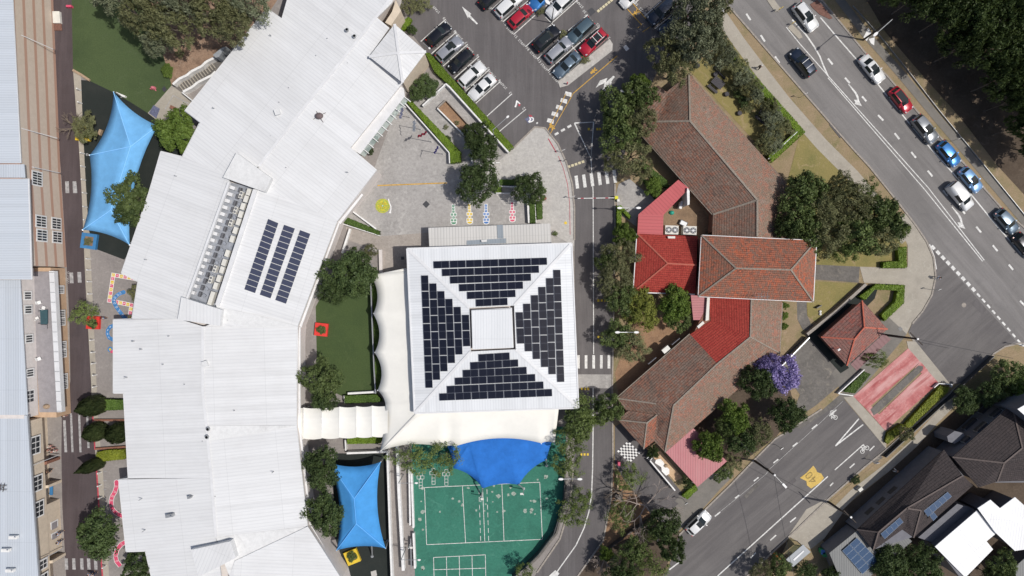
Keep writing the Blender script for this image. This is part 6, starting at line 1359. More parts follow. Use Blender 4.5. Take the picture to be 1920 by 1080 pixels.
hedge([(697,540),(704,520),(710,545),(708,570),(701,586)],1.0,'upper hedge segment peeking from the scalloped cream canopy','lf_hedge2'); hedge([(700,592),(706,598),(711,625),(708,650),(702,659)],1.0,'middle hedge segment peeking from the scalloped cream canopy','lf_hedge2'); hedge([(703,665),(711,680),(715,705),(709,730),(703,728)],1.0,'lower hedge segment peeking from the scalloped cream canopy','lf_hedge2')
hedge([(646,742),(705,740),(714,748),(716,753),(646,756)],1.0,'clipped hedge below the turf courtyard wall','lf_hedge2'); hedge([(651,820),(716,818),(713,831),(651,832)],.9,'clipped hedge just below the cream walkway canopy','lf_hedge')
hedge([(186,749),(232,750),(232,768),(184,770)],1.0,'upper clipped hedge beside the topmost cypress','lf_hedge2'); hedge([(180,849),(200,844),(232,843),(236,855),(233,861),(181,866)],1.0,'lower clipped hedge beside the slim cypress','lf_hedgey')
hedge([(1344,74),(1352,70),(1510,247),(1448,304),(1442,296),(1495,248),(1430,175)],1.4,'long green hedge along the footpath with a bent lower end','lf_hedge')
hedge([(1157,387),(1164,385),(1183,405),(1181,410),(1176,405),(1165,394),(1165,430),(1157,430)],1.0,'angled hedge beside the boom gate','lf_hedge')
hedge([(1202,312),(1210,306),(1250,338),(1256,352),(1245,350),(1222,330)],1.0,'dark hedge below the left eave of the tiled house','lf_hedge2')
hedge([(1656,492),(1686,490),(1684,465),(1700,463),(1700,502),(1656,502)],1.0,'L-shaped hedge on the corner paving above the stone walk','lf_hedge'); hedge([(1643,533),(1696,535),(1695,568),(1659,602),(1653,592),(1680,565),(1684,544),(1640,542),(1622,562),(1612,556)],1.0,'U-shaped hedge above the gatehouse','lf_hedge')
hedge([(1583,734),(1620,697),(1632,702),(1603,737)],.7,'low hedge in the left planter of the red entry lanes','lf_hedge2'); hedge([(1696,797),(1764,723),(1780,727),(1776,735),(1705,803)],.7,'yellow-green hedge in the right planter of the red entry lanes','lf_hedgey'); hedge([(1660,828),(1664,812),(1690,795),(1700,803),(1664,832)],.6,'low green hedge at the lower end of the right entry planter','lf_hedgey')
hedge([(1279,930),(1303,908),(1308,918),(1289,936)],.8,'small square hedge at the tip of the pink roof','lf_hedge'); hedge([(757,40),(765,32),(772,36),(764,52),(752,58)],.9,'small clipped hedge above the pyramid roof pavilion','lf_hedge')
hedge([(1205,335),(1214,340),(1236,368),(1228,372)],.9,'narrow hedge at the edge of the side apron','lf_hedge2')
# planters
def planter(px,py,s_,a,mat,label):
    p=W(px,py,.55); t=empty('square_planter',(p.x,p.y,0),label,'planter',None,a)
    for k,(cx,cy,dx,dy) in enumerate(((0,s_/2,s_+.5,.5),(0,-s_/2,s_+.5,.5),(s_/2,0,.5,s_-.5),(-s_/2,0,.5,s_-.5))):
        q=MB(); q.box((cx,cy,.27),(dx,dy,.54)); o_=q.build('side',M[mat],None,loc=(0,0,0)); o_.parent=t
    q=MB(); q.box((0,0,.2),(s_-.5,s_-.5,.4)); o_=q.build('soil_fill',M['soil'],None,loc=(0,0,0)); o_.parent=t
planter(155,250,1.75,R(-4),'yellow','square yellow planter seat beside the brown lane'); planter(173.5,605,1.5,R(-3),'red','square red planter seat beside the brown lane'); planter(166,452,1.9,R(-8),'cubeblue','square blue planter seat below the light blue sail')
planter(602,618,1.5,R(-6),'red','square red planter seat at the edge of the turf courtyard'); planter(660,1045,1.6,R(22),'yellow','tilted square yellow planter seat below the mid blue sail')
# ================================================================ VEHICLES
def carmeshes(kind):
    k=('car',kind)
    if k in PR: return PR[k]
    L,Wd,Ht,ST={'hatch':(4.1,1.74,1.47,[(-.5,.62,.62,.80),(-.485,.88,.90,.9),(-.455,.92,.96,.94),(-.37,.97,1.38,.97),(-.25,.98,1.45,1),(-.05,.98,1.47,1),(.07,.97,1.43,1),(.235,.94,.96,.99),(.34,.90,.91,.98),(.43,.82,.83,.93),(.48,.70,.72,.84),(.5,.5,.52,.76)]),
     'sedan':(4.6,1.80,1.44,[(-.5,.60,.62,.80),(-.485,.84,.88,.88),(-.44,.92,.95,.95),(-.34,.95,.98,.98),(-.20,.96,1.36,1),(-.08,.96,1.44,1),(.06,.95,1.41,1),(.215,.93,.95,.99),(.33,.88,.90,.98),(.43,.80,.82,.93),(.48,.68,.70,.84),(.5,.5,.52,.74)]),
     'suv':(4.55,1.86,1.68,[(-.5,.70,.72,.84),(-.488,1.0,1.02,.92),(-.47,1.04,1.10,.95),(-.415,1.08,1.58,.97),(-.25,1.08,1.66,1),(-.05,1.07,1.68,1),(.07,1.06,1.62,1),(.215,1.04,1.08,.99),(.34,1.0,1.02,.98),(.44,.90,.92,.94),(.485,.76,.78,.86),(.5,.55,.57,.78)]),
     'van':(4.6,1.80,1.80,[(-.5,.80,.82,.88),(-.49,1.10,1.14,.94),(-.475,1.12,1.68,.96),(-.40,1.12,1.76,1),(-.15,1.12,1.8,1),(.02,1.10,1.8,1),(.14,1.06,1.68,1),(.29,1.02,1.06,.99),(.38,.97,.99,.97),(.46,.85,.87,.92),(.49,.7,.72,.84),(.5,.55,.57,.78)])}[kind]
    secs=[]
    for (x,zb,zt,wf) in ST:
        w=Wd/2*wf; cab=zt-zb>.2; wt=w*(.70 if cab else .62); 
        if kind=='van' and cab: wt=w*.80
        secs.append([(L*x,y,z) for y,z in ((0,.24),(w*.86,.24),(w,.42),(w,.68),(w*.965,zb),(wt,zt),(wt*.6,zt+.035),(0,zt+.05))])
    body=MB(); fw=MB(); rw=MB(); sl_=MB(); sr=MB()
    cabi=[i for i,s_ in enumerate(ST) if s_[2]-s_[1]>.2]; r0,f0=cabi[0],cabi[-1]
    for i in range(len(secs)-1):
        for side in (1,-1):
            A=[(p[0],p[1]*side,p[2]) for p in secs[i]]; B=[(p[0],p[1]*side,p[2]) for p in secs[i+1]]
            for j in range(7):
                tgt=body
                if j>=5 and i==f0: tgt=fw
                if j>=5 and i==r0-1: tgt=rw
                if j==4 and r0<=i<f0 and not(kind=='van' and i<r0+2): tgt=sl_ if side>0 else sr
                f=[A[j],B[j],B[j+1],A[j+1]]
                tgt.face(f if side<0 else f[::-1])
    for s_,rev in ((secs[0],1),(secs[-1],0)):
        P=[(p[0],p[1],p[2]) for p in s_]+[(p[0],-p[1],p[2]) for p in s_[::-1]][1:-1]; body.face(P if rev else P[::-1])
    out={}
    def fin(mb,nm,sm=True):
        o=mb.build(nm,[M['white']],None,smooth=sm,loc=(0,0,0)); me=o.data; bpy.data.objects.remove(o); return me
    out['body']=fin(body,'body'); out['windscreen']=fin(fw,'windscreen'); out['rear_window']=fin(rw,'rear_window'); out['side_window']=[fin(sl_,'side_window'),fin(sr,'side_window')]
    def mk_(fn,nm): q=MB(); fn(q); return fin(q,nm,False)
    wx=(L*.31,-L*.30); out['wheels']=[]
    for x in wx:
        for s_ in (1,-1):
            a=mk_(lambda q:q.tube((x,s_*(Wd/2-.22),.32),(x,s_*(Wd/2-.005),.32),.32,n=16),'tyre'); b=mk_(lambda q:q.tube((x,s_*(Wd/2-.03),.32),(x,s_*(Wd/2+.005),.32),.2,n=12),'rim'); out['wheels'].append((a,b))
    out['mirror']=[mk_(lambda q:q.box((L*.16,s_*(Wd/2+.07),1.0 if kind!='suv' else 1.1),(.14,.2,.13)),'mirror') for s_ in (1,-1)]
    zl=ST[-3][2]-.02
    out['headlight']=[mk_(lambda q:q.bar((L*.425,s_*Wd*.40,zl+.03),(L*.47,s_*Wd*.33,zl-.07),.16,.12),'headlight') for s_ in (1,-1)]
    out['taillight']=[mk_(lambda q:q.bar((-L*.487,s_*Wd*.41,ST[1][1]-.02),(-L*.478,s_*Wd*.31,ST[1][1]-.0),.1,.14),'taillight') for s_ in (1,-1)]
    out['sunroof']=mk_(lambda q:q.box((-L*.06+.25,0,Ht+.045),(.75,.85,.03)),'sunroof'); out['bigroof']=mk_(lambda q:q.box((-L*.10,0,Ht+.035),(1.7,.95,.03)),'glass_roof')
    out['rail']=[mk_(lambda q:q.box((-L*.12,s_*Wd*.33,Ht+.06),(1.7,.05,.05)),'roof_rail') for s_ in (1,-1)]; out['bar']=[mk_(lambda q:q.box((-L*.12+d,0,Ht+.11),(.07,1.25,.05)),'cross_bar') for d in (.45,-.5)]
    PR[k]=out; return out
PAINT={n:plain('paint_'+n,c,.28,.15 if n in('white','red') else .5,.9,var=0,spec=.5) for n,c in {'white':(.74,.74,.73),'black':(.012,.013,.018),'navy':(.018,.028,.05),'silver':(.40,.41,.44),'grey':(.11,.13,.15),'bluegrey':(.13,.18,.23),'red':(.42,.012,.03),'darkred':(.28,.01,.02),'blue':(.05,.22,.55),'skyblue':(.22,.40,.66),'teal':(.09,.14,.17),'greysilver':(.26,.28,.30)}.items()}
def car(kind,paint,px,py,dx,dy,label,extra=(),group='cars in the car park'):
    ms=carmeshes(kind); p=W(px,py,.9); a=math.atan2(-dy,dx)
    t=empty('parked_car' if 'driving' not in label else 'car',(p.x,p.y,.055),label,'car',group,a); t.scale=(1.06,1.06,1.03)
    def add(me,nm,mat,par=t):
        o=bpy.data.objects.new(nm,me); col.objects.link(o); o.parent=par; o.material_slots[0].link='OBJECT'; o.material_slots[0].material=mat; return o
    pt=PAINT[paint]; add(ms['body'],'body',pt); add(ms['windscreen'],'windscreen',M['carglass']); add(ms['rear_window'],'rear_window',M['carglass'])
    for m in ms['side_window']: add(m,'side_window',M['carglass'])
    for a_,b_ in ms['wheels']: w_=add(a_,'wheel',M['tyre']); add(b_,'rim',M['steel'],w_)
    for m in ms['mirror']: add(m,'mirror',pt)
    for m in ms['headlight']: add(m,'headlight',M['lamp'])
    for m in ms['taillight']: add(m,'taillight',M['tail'])
    if 'sunroof' in extra: add(ms['sunroof'],'sunroof',M['carglass'])
    if 'glassroof' in extra: add(ms['bigroof'],'glass_roof',M['carglass'])
    if 'rails' in extra:
        for m in ms['rail']: add(m,'roof_rail',M['steel'])
    if 'bars' in extra:
        for m in ms['rail']+ms['bar']: add(m,'roof_rack_bar',M['white'])
    return t
U=(.72,-.66); D=(-.72,.66)
car('hatch','black',823,64,*U,'black hatchback in the topmost left bay beside the pavilion'); car('suv','silver',843,92,*U,'silver wagon with ribbed roof in the left row',('sunroof','rails')); car('hatch','black',864,114,*D,'plain black car just above the two white ones in the left row')
car('suv','white',885,140,*U,'upper of two white cars in the left row',('rails',)); car('sedan','white',904,163,*D,'lower of two white cars in the left row')
car('hatch','black',921,-6,*U,'black car cut by the top edge next to bay seventeen'); car('suv','white',954,8,*U,'white wagon next to the bright red car',()); car('hatch','red',976,30,*U,'bright red hatchback in the middle row'); car('sedan','blue',1018,-6,*D,'blue car cut by the top edge of the car park'); car('suv','white',1050,9,*D,'white four-wheel drive facing the lamp post in the car park')
car('suv','black',1025,72,*U,'black four-wheel drive with a red tail lamp in the middle row',('glassroof',)); car('suv','silver',1048,93,*U,'silver-white wagon between black and blue-grey cars',('rails',)); car('sedan','bluegrey',1064,121,*D,'blue-grey sedan beside the concrete island'); car('suv','teal',1088,58,*D,'dark grey-green wagon above the silver wagon'); car('suv','red',1113,79,*D,'red four-wheel drive with white roof rack',('bars','glassroof'))
car('suv','navy',1240,21,*D,'dark blue car in tree shade at the upper right bays'); car('suv','navy',1262,43,*D,'dark car half hidden under the gum tree'); car('hatch','white',1186,-8,*D,'white car barely showing at the top edge')
D1=(.63,.777)
Gs='cars on the main road'
car('suv','white',1511,31,.60,.80,'white four-wheel drive with sunroof driving beside the traffic island',('sunroof','rails'),Gs); car('suv','navy',1505,117,-.62,-.78,'dark navy car with roof bars driving up the main road',('rails','bars'),Gs); car('sedan','white',1636,129,.62,.78,'white sedan parked near the tall street light',('sunroof',),Gs); car('hatch','red',1690,187,.62,.78,'red car with dark glass roof at the kerb',('glassroof',),Gs)
car('suv','greysilver',1735,242,.63,.777,'grey-silver wagon between red and blue cars',('sunroof',),Gs); car('hatch','blue',1780,288,.64,.77,'mid blue hatchback at the kerb behind the grey wagon',(),Gs); car('hatch','skyblue',1821,337,.64,.77,'light blue hatchback with small sunroof',('sunroof',),Gs); car('van','white',1801,368,.65,.76,'white panel van driving beside the light blue car',(),Gs)
car('hatch','bluegrey',1889,415,.65,.76,'slate blue hatchback with red tail lamps at the kerb',(),Gs); car('hatch','black',1922,460,.65,.76,'black car cut by the right edge',(),Gs); car('hatch','white',1310,981,.72,-.69,'white hatchback with sunroof driving on the lower road',('sunroof',),'cars on the lower road')
# ================================================================ POLES, LAMPS, SIGNS
def lamp(bx,by,h,label,heads,arm_r=.045,mat='steel',name='lamp_post',r0=.09,group=None,hsize=(.75,.34,.12)):
    """base pixel; heads = offsets (m) from the pole top"""
    b=W(bx,by); t=empty(name,(b.x,b.y,0),label,'street lamp' if heads else 'pole',group)
    q=MB(); q.tube((b.x,b.y,0),(b.x,b.y,h),r0,r0*.6,8); q.build('pole',M[mat],t)
    for hx,hy in heads:
        q=MB(); q.tube((b.x,b.y,h-.05),(b.x+hx,b.y+hy,h+.1),arm_r,n=6); q.build('arm',M['steel'],t)
        a=math.atan2(hy,hx) if (hx or hy) else 0; q=MB(); c=(b.x+hx,b.y+hy,h+.12); n=12
        P=[(c[0]+hsize[0]/2*math.cos(2*math.pi*i/n)*math.cos(a)-hsize[1]/2*math.sin(2*math.pi*i/n)*math.sin(a),c[1]+hsize[0]/2*math.cos(2*math.pi*i/n)*math.sin(a)+hsize[1]/2*math.sin(2*math.pi*i/n)*math.cos(a)) for i in range(n)]
        q.prism(P,h+.04,h+.04+hsize[2]); q.build('lamp_head',M['white'],t)
    return t
# pole base on the ground follows from head position at height h
def base_of(x,y,h): k=(H-h)/H; return (960+(x-960)*k,540+(y-540)*k)
bx,by=1618.4,75; lamp(bx,by,8.3,'tall street light on the bush side of the main road',[(-2.5,-2.2)],.06,'timber','street_lamp',.16,hsize=(.9,.4,.14))
for x,y,lab in ((1180,390,'white twin-headed lamp beside the boom gate'),(1176,623,'white twin-headed lamp above the shadowed courtyard'),(1070,898,'white twin-headed lamp between court and inner road')):
    b=base_of(x,y,5.5); lamp(*b,5.5,lab,[(-1.45,0),(1.35,0)])
for x,y,hx,lab in ((747,906,2.7,'upper white lamp leaning over the green court'),(752,1050,2.7,'lower white lamp leaning over the green court')):
    b=base_of(x,y,5.0); lamp(*b,5.0,lab,[(hx,.05)],hsize=(.5,.28,.1))
b=base_of(1172,172,5.5); lamp(*b,5.5,'white lamp head poking out of the trees by the double arrow',[(-.35,.05)])
lamp(1034,43,5.6,'car park lamp with oval white head between parked cars',[(-.9,.9),],.04,'dkmetal',hsize=(.95,.5,.12))
lamp(926,257,5.0,'car park lamp arm crossing the clipped hedge',[(2.2,1.9)],.05,hsize=(.5,.3,.1)); lamp(801,100,4.5,'small white lamp at the corner of the pavilion roof',[(.9,-.8)],hsize=(.35,.25,.1))
def pole(bx,by,h,lab,heads=(),wires=()):
    b=W(bx,by); t=empty('power_pole',(b.x,b.y,0),lab,'power pole'); q=MB(); q.tube((b.x,b.y,0),(b.x,b.y,h),.19,.13,10); q.build('pole',M['timber'],t)
    q=MB(); q.bar((b.x-.9,b.y+.9,h-.3),(b.x+.9,b.y-.9,h-.3),.12); q.build('cross_arm',M['timber'],t)
    q=MB(); q.tube((b.x,b.y,h),(b.x,b.y,h+.12),.17,.15,10); q.build('cap',M['white'],t)
    for hx,hy in heads:
        q=MB(); q.tube((b.x,b.y,h-.2),(b.x+hx,b.y+hy,h),.04,n=6); q.build('lamp_arm',M['steel'],t); q=MB(); q.box((b.x+hx*1.1,b.y+hy*1.1,h),(.8,.3,.14),math.atan2(hy,hx)); q.build('lamp_head',M['white'],t)
    return b
pole(1660,628,8.6,'timber power pole beside the gatehouse roof'); pole(1415,864,8.2,'timber power pole with lamp arm over the lower road',[(1.3,-1.4)]); pole(1553,941,7.2,'timber power pole beside the lower verge')
def wire(name_label,p,q_,sag=.9,r=.025,n=10):
    q=MB(); P=[]
    for i in range(n+1):
        s_=i/n; v=Vector(p)*(1-s_)+Vector(q_)*s_; v.z-=sag*4*s_*(1-s_); P.append(v)
    for a,b in zip(P,P[1:]): q.tube(a,b,r,n=4,cap=False)
    tag(q.build('overhead_wire',M['dkmetal']),name_label,'wire')
wp=W(1660,628); A1=(wp.x,wp.y,8.3); e=W(1900,672,8); wire('overhead wire crossing the junction from the gatehouse pole',A1,(e.x,e.y,8.0)); wp2=W(1415,864); A2=(wp2.x,wp2.y,8.0); wp3=W(1553,941); A3=(wp3.x,wp3.y,7.0)
wire('overhead wire between the two poles across the lower road',A2,A3,.5); e=W(1390,830,6); wire('overhead wire running from the lamp pole back to the trees',A2,(e.x,e.y,5.5),.3); e=W(1490,1085,7); wire('overhead wire running down the photo from the lamp pole',A2,(e.x,e.y,7.0),.6)
# shorter poles with white tips
for x0,y0,x1,y1,lab in ((1455,828,1466,841,'slim grey pole leaning on the lower road kerb'),(1323,950,1287,944,'slim grey pole beside the lower footpath')):
    b=base_of(x1,y1,2.6); q=MB(); e=W(*b); q.tube((e.x,e.y,0),(e.x,e.y,2.6),.04,n=6); q.box((e.x,e.y,2.5),(.5,.05,.4),.6); tag(q.build('street_sign',M['steel']),lab,'sign')
def sign(x,y,h,lab,mat='white',w_=.5,a=0.4,hh=.5):
    e=W(x,y); t=empty('sign_post',(e.x,e.y,0),lab,'sign'); q=MB(); q.tube((e.x,e.y,0),(e.x,e.y,h),.035,n=6); q.build('post',M['steel'],t); q=MB(); q.box((e.x,e.y,h-hh/2),(w_,.04,hh),a); q.build('sign_plate',M[mat],t)
sign(1744,543,2.5,'thin road sign on the curved corner paving'); sign(1458,22,1.6,'yellow sign on the upper traffic island','yellow',.7,R(30),.5); sign(1483,47,1.2,'yellow sign on the lower traffic island','yellow',.5,R(30)); sign(1500,183,2.4,'thin sign on the grass verge by the main road'); sign(1783,265,2.2,'small sign on the far footpath beside the grey wagon')
sign(1897,645,2.4,'sign at the kerb corner on the far right'); sign(1055,286,2.2,'thin sign post on the corner apron, upper'); sign(1058,303,1.6,'short sign post on the corner apron, lower','dkmetal'); sign(1073,372,2.4,'sign post beside the cracked apron','white'); sign(1632,862,2.3,'thin sign beside the grassy verge'); sign(1115,220,1.8,'thin pole at the corner of the triangle marking','white',.1)
# boom gate
e0=W(1154,372); t=empty('boom_gate',(e0.x,e0.y,0),'white and red boom gate across the inner road','boom gate'); q=MB(); q.box((e0.x,e0.y,.55),(.5,.45,1.1)); q.build('gate_motor',M['hvy'],t); q=MB(); q.box((e0.x+.35,e0.y-.4,.35),(.35,.35,.7)); q.build('post_box',M['white'],t)
for i in range(12):
    a=lerp((1152,371),(1083,372),i/12); b=lerp((1152,371),(1083,372),(i+1)/12); q=MB(); q.bar(W(*a,1.0),W(*b,1.0),.1,.1); q.build('boom_section',M['redpaint' if i%4==2 else 'white'],t)
# bollards
BP=[(144,166),(146,191),(151,286),(152,311),(153,336),(155,361),(156,387),(157,412),(162,485),(163,506),(164,528),(165,551),(169,638),(171,661),(172,682),(174,704),(174,726),(183,888),(183,912),(185,935),(187,958),(192,1065)]
bm_=None
for i,(x,y) in enumerate(BP):
    e=W(x,y,1.0); t=empty('bollard',(e.x,e.y,0),'white bollard, %s from the top of the row along the brown lane'%ORD[i],'bollard','white bollards along the brown lane')
    if bm_ is None:
        q=MB(); q.tube((0,0,0),(0,0,1.05),.11,n=10); o=q.build('post',M['white'],None,loc=(0,0,0)); pm=o.data; bpy.data.objects.remove(o); q=MB(); q.tube((0,0,1.05),(0,0,1.12),.1,.07,n=10); o=q.build('cap',M['white'],None,loc=(0,0,0)); cm=o.data; bpy.data.objects.remove(o); bm_=1
    for me,nm in ((pm,'post'),(cm,'cap')): o=bpy.data.objects.new(nm,me); col.objects.link(o); o.parent=t
# flagpoles
FP=[((768.5,220.5),'white',(-.25,-.9),(.5,.48,.6),'first flagpole from the top left with a pale drooping flag'),((789.3,243),'white',(-.05,-.9),(.7,.7,.7),'second flagpole with a white flag'),((809.7,266.5),'darkred',(-.9,-.35),(.35,.02,.05),'third flagpole with a dark red flag'),((831,289.5),'purple',(-.4,-.6),(.08,.06,.35),'fourth flagpole with a purple flag')]
for i,((x,y),nm,(fx,fy),cc_,lab) in enumerate(FP):
    e=W(x,y); t=empty('flagpole',(e.x,e.y,0),lab,'flagpole','flagpoles in the grey courtyard'); q=MB(); q.tube((e.x,e.y,0),(e.x,e.y,6.1),.06,.035,8); q.tube((e.x,e.y,6.1),(e.x,e.y,6.25),.09,.05,8); q.build('pole',M['white'],t)
    q=MB(); n=8
    for k in range(n):
        u0,u1=k/n,(k+1)/n; w0,w1=.12*math.sin(k*2.1),.12*math.sin((k+1)*2.1)
        a=Vector((e.x+fx*u0*1.6+w0*fy,e.y+fy*u0*1.6-w0*fx,6.0-.5*u0)); b=Vector((e.x+fx*u1*1.6+w1*fy,e.y+fy*u1*1.6-w1*fx,6.0-.5*u1)); dn=Vector((.55*fy,-.55*fx,-.75)); q.face([a,b,b+dn,a+dn])
    fo=q.build('flag',plain('flag_'+nm+str(i),cc_,.8,var=.15),t); fo.modifiers.new('thickness','SOLIDIFY').thickness=.012
# ================================================================ GARDEN FURNITURE
def picnic(px,py,a,lab,s=1.0):
    e=W(px,py,.7); t=empty('picnic_table',(e.x,e.y,0),lab,'picnic table','dark picnic tables on the lawn',a)
    def part(nm,fn): q=MB(); fn(q); o=q.build(nm,M['char'],None,loc=(0,0,0)); o.parent=t
    def top(q):
        for k in range(5): q.box((0,-.42+.21*k+.3,.74),(1.9,.19,.05))
    part('tabletop',top)
    def bench(y):
        def f(q):
            for k in (-.11,.11): q.box((0,y+k,.44),(1.9,.19,.05))
        return f
    part('bench',bench(-.75))
    part('bench',bench(1.15) if s>1 else bench(.98))
    for x in (-.7,.7): part('leg',lambda q:(q.bar((x,-.75,.4),(x,1.0,.4),.08,.08),q.bar((x,.1,0),(x,.25,.72),.09,.09)))
picnic(1343,159,R(-41),'dark picnic table nearest the tiled roof'); picnic(1432,217,R(-41),'dark picnic table under the hedge shrubs')
for x,y,lab in ((1308,123,'round black pot at the top of the picnic lawn'),(1342,139,'round black pot between planter frame and picnic table'),(1363,176,'round black pot below the upper picnic table'),(1387,212,'round black pot beside the leafy planter')):
    e=W(x,y,.5); q=MB(); q.tube((e.x,e.y,0),(e.x,e.y,.5),.33,.38,14); q.tube((e.x,e.y,.5),(e.x,e.y,.56),.38,.3,14); tag(q.build('round_stool',M['char']),lab,'stool','round black stools on the picnic lawn')
q=MB(); wline(q,[(1350,117),(1340,127),(1360,147)],.18,.35); tag(q.build('bed_edging',M['char']),'dark L-shaped timber bed edge at the top of the picnic lawn','edging'); q=MB(); wline(q,[(1393,199),(1408,183)],.18,.4); tag(q.build('bed_edging',M['char']),'short dark timber bed edge in the middle of the picnic lawn','edging')
for x,y,lab in ((1537,584,'upper of two white balls on the front lawn'),(1537,589,'lower of two white balls on the front lawn')): e=W(x,y); q=MB(); q.dome((e.x,e.y,.15),.22,.22,.22,10,4); q.tube((e.x,e.y,0),(e.x,e.y,.15),.22,n=10); tag(q.build('white_light_ball',M['white']),lab,'light')
q=MB(); e=W(1533,575); q.box((e.x,e.y,.35),(.9,.12,.6),R(30)); tag(q.build('lawn_sign',M['dkmetal']),'low dark sign on the front lawn beside the white balls','sign')
q=MB(); q.pprism([(1230,862),(1238,860),(1244,866),(1247,873),(1255,880),(1255,888),(1249,892),(1241,884),(1240,876),(1228,868)],0,.12); tag(q.build('white_sheet',M['white']),'white cloth spread on the sandy terrace','cloth')
q=MB(); e=W(1248,873); q.dome((e.x,e.y,.1),.35,.3,.3,8,3); tag(q.build('timber_heap',M['wood']),'small tan heap beside the white cloth','heap')
q=MB(); wline(q,[(1213,860),(1222,851),(1227,853),(1219,864)],.1,1.1); tag(q.build('wire_gate',M['steel']),'small wire gate at the head of the sandy terrace','gate')
q=MB(); e=W(1159,867); q.box((e.x,e.y,.5),(.35,.6,1.0)); tag(q.build('red_box',M['pink']),'small red post beside the inner road','post')
q=MB(); q.pprism([(1154,927),(1167,927),(1168,937),(1155,937)],0,.8); tag(q.build('service_pit',M['stain']),'square grey pit cover on the orange mulch','pit'); 
q=MB(); e=W(1614,918,.8); q.box((e.x,e.y,.4),(.7,.5,.8),R(40)); tag(q.build('utility_box',M['ac']),'pale green-grey utility box on the lower verge','utility box')
q=MB(); q.pprism([(1619,70),(1628,52),(1634,61),(1625,77)],.0,.06); q.pprism([(1629,73),(1640,70),(1639,85),(1633,81)],0,.06); tag(q.build('concrete_pads',M['white']),kind='structure')
q=MB(); q.pprism([(1350,17),(1355,13),(1360,18),(1355,24)],0,.1); q.pprism([(1357,8),(1361,5),(1369,11),(1366,14)],0,.1); tag(q.build('white_slab',M['white']),kind='structure')
q=MB(); q.pprism([(1600,0),(1601,0),(1601,1),(1600,1)],0,.05); 
# playground rider and bits on the upper turf
q=MB(); e=W(286,164,.5); q.dome((e.x,e.y,.1),.4,.3,.7,8,4); q.tube((e.x-.3,e.y-.2,0),(e.x-.3,e.y-.2,.6),.08,n=6); q.tube((e.x+.3,e.y-.35,0),(e.x+.35,e.y-.35,.3),.1,n=6); tag(q.build('pink_rider',plain('rider_pink',(.62,.18,.22),.5)),'pink spring rider on the upper green turf','play equipment')
q=MB(); e=W(130,12,.4); q.box((e.x,e.y,.3),(.8,.3,.6)); tag(q.build('red_bench',M['pink']),'dark red seat beside the lane at the top','bench')
q=MB(); q.pprism([(98,21),(111,21),(113,43),(99,43)],0,.5); tag(q.build('stair_landing',M['ac']),'pale landing against the banded block','landing'); q=MB(); q.pprism([(101,43),(115,43),(116,57),(100,57)],0,.15); tag(q.build('stair_well',M['brickpave']),'small dark stairwell box against the banded block','stairwell')
q=MB(); wline(q,[(191,245),(194,250)],.3,.6); 
q=MB(); e=W(190,249); q.box((e.x,e.y,.25),(.4,.9,.5),R(-20)); tag(q.build('timber_bench',M['wood']),'short timber bench under the left edge of the light blue sail','bench')
q=MB(); e=W(326,203); q.box((e.x,e.y,.25),(.8,.5,.5),R(-25)); tag(q.build('brown_bench',M['brickred']),'brown bench on the upper paving by the bright green tree','bench')
q=MB(); e=W(620,1060); q.box(W(622,1055,.4),(.4,2.6,.45),R(28)); tag(q.build('dark_bench',M['dkmetal']),'long dark bench against the lower curved building wall','bench')
q=MB(); q.pprism([(695,1072),(705,1069),(707,1079),(697,1083)],0,.08); tag(q.build('white_cover',M['plaza']),'pale square cover on the lower play rubber','cover')
# netball hoop posts / court goals
def hoop(x,y,lab,tx,ty):
    e=W(x,y); t=empty('goal_post',(e.x,e.y,0),lab,'goal post'); q=MB(); q.tube((e.x,e.y,0),(e.x,e.y,3.0),.06,n=8); q.build('post',M['white'],t); q=MB(); q.box((e.x+tx*.7,e.y+ty*.7,3.0),(.45,.3,.06)); q.build('backboard',M['ac'],t)
hoop(903,929,'goal post below the left tip of the royal blue sail',.3,.5); hoop(981,917,'goal post below the right tip of the royal blue sail',-.4,.2); hoop(771,1015,'dark goal post at the left edge of the green court',.6,.2)
# crossing of wall lamps: hydrant, red items near the tree
q=MB(); e=W(1021,373); q.box((e.x,e.y,.4),(.5,.3,.8),.4); tag(q.build('red_sign_board',M['redpaint']),'small red board beside the right courtyard tree','sign')
q=MB(); q.tube(W(1063,158),W(1063,158)+Vector((0,0,1.0)),.1,n=8); tag(q.build('red_post',M['redpaint']),'short red post at the lower tip of the concrete island','post')
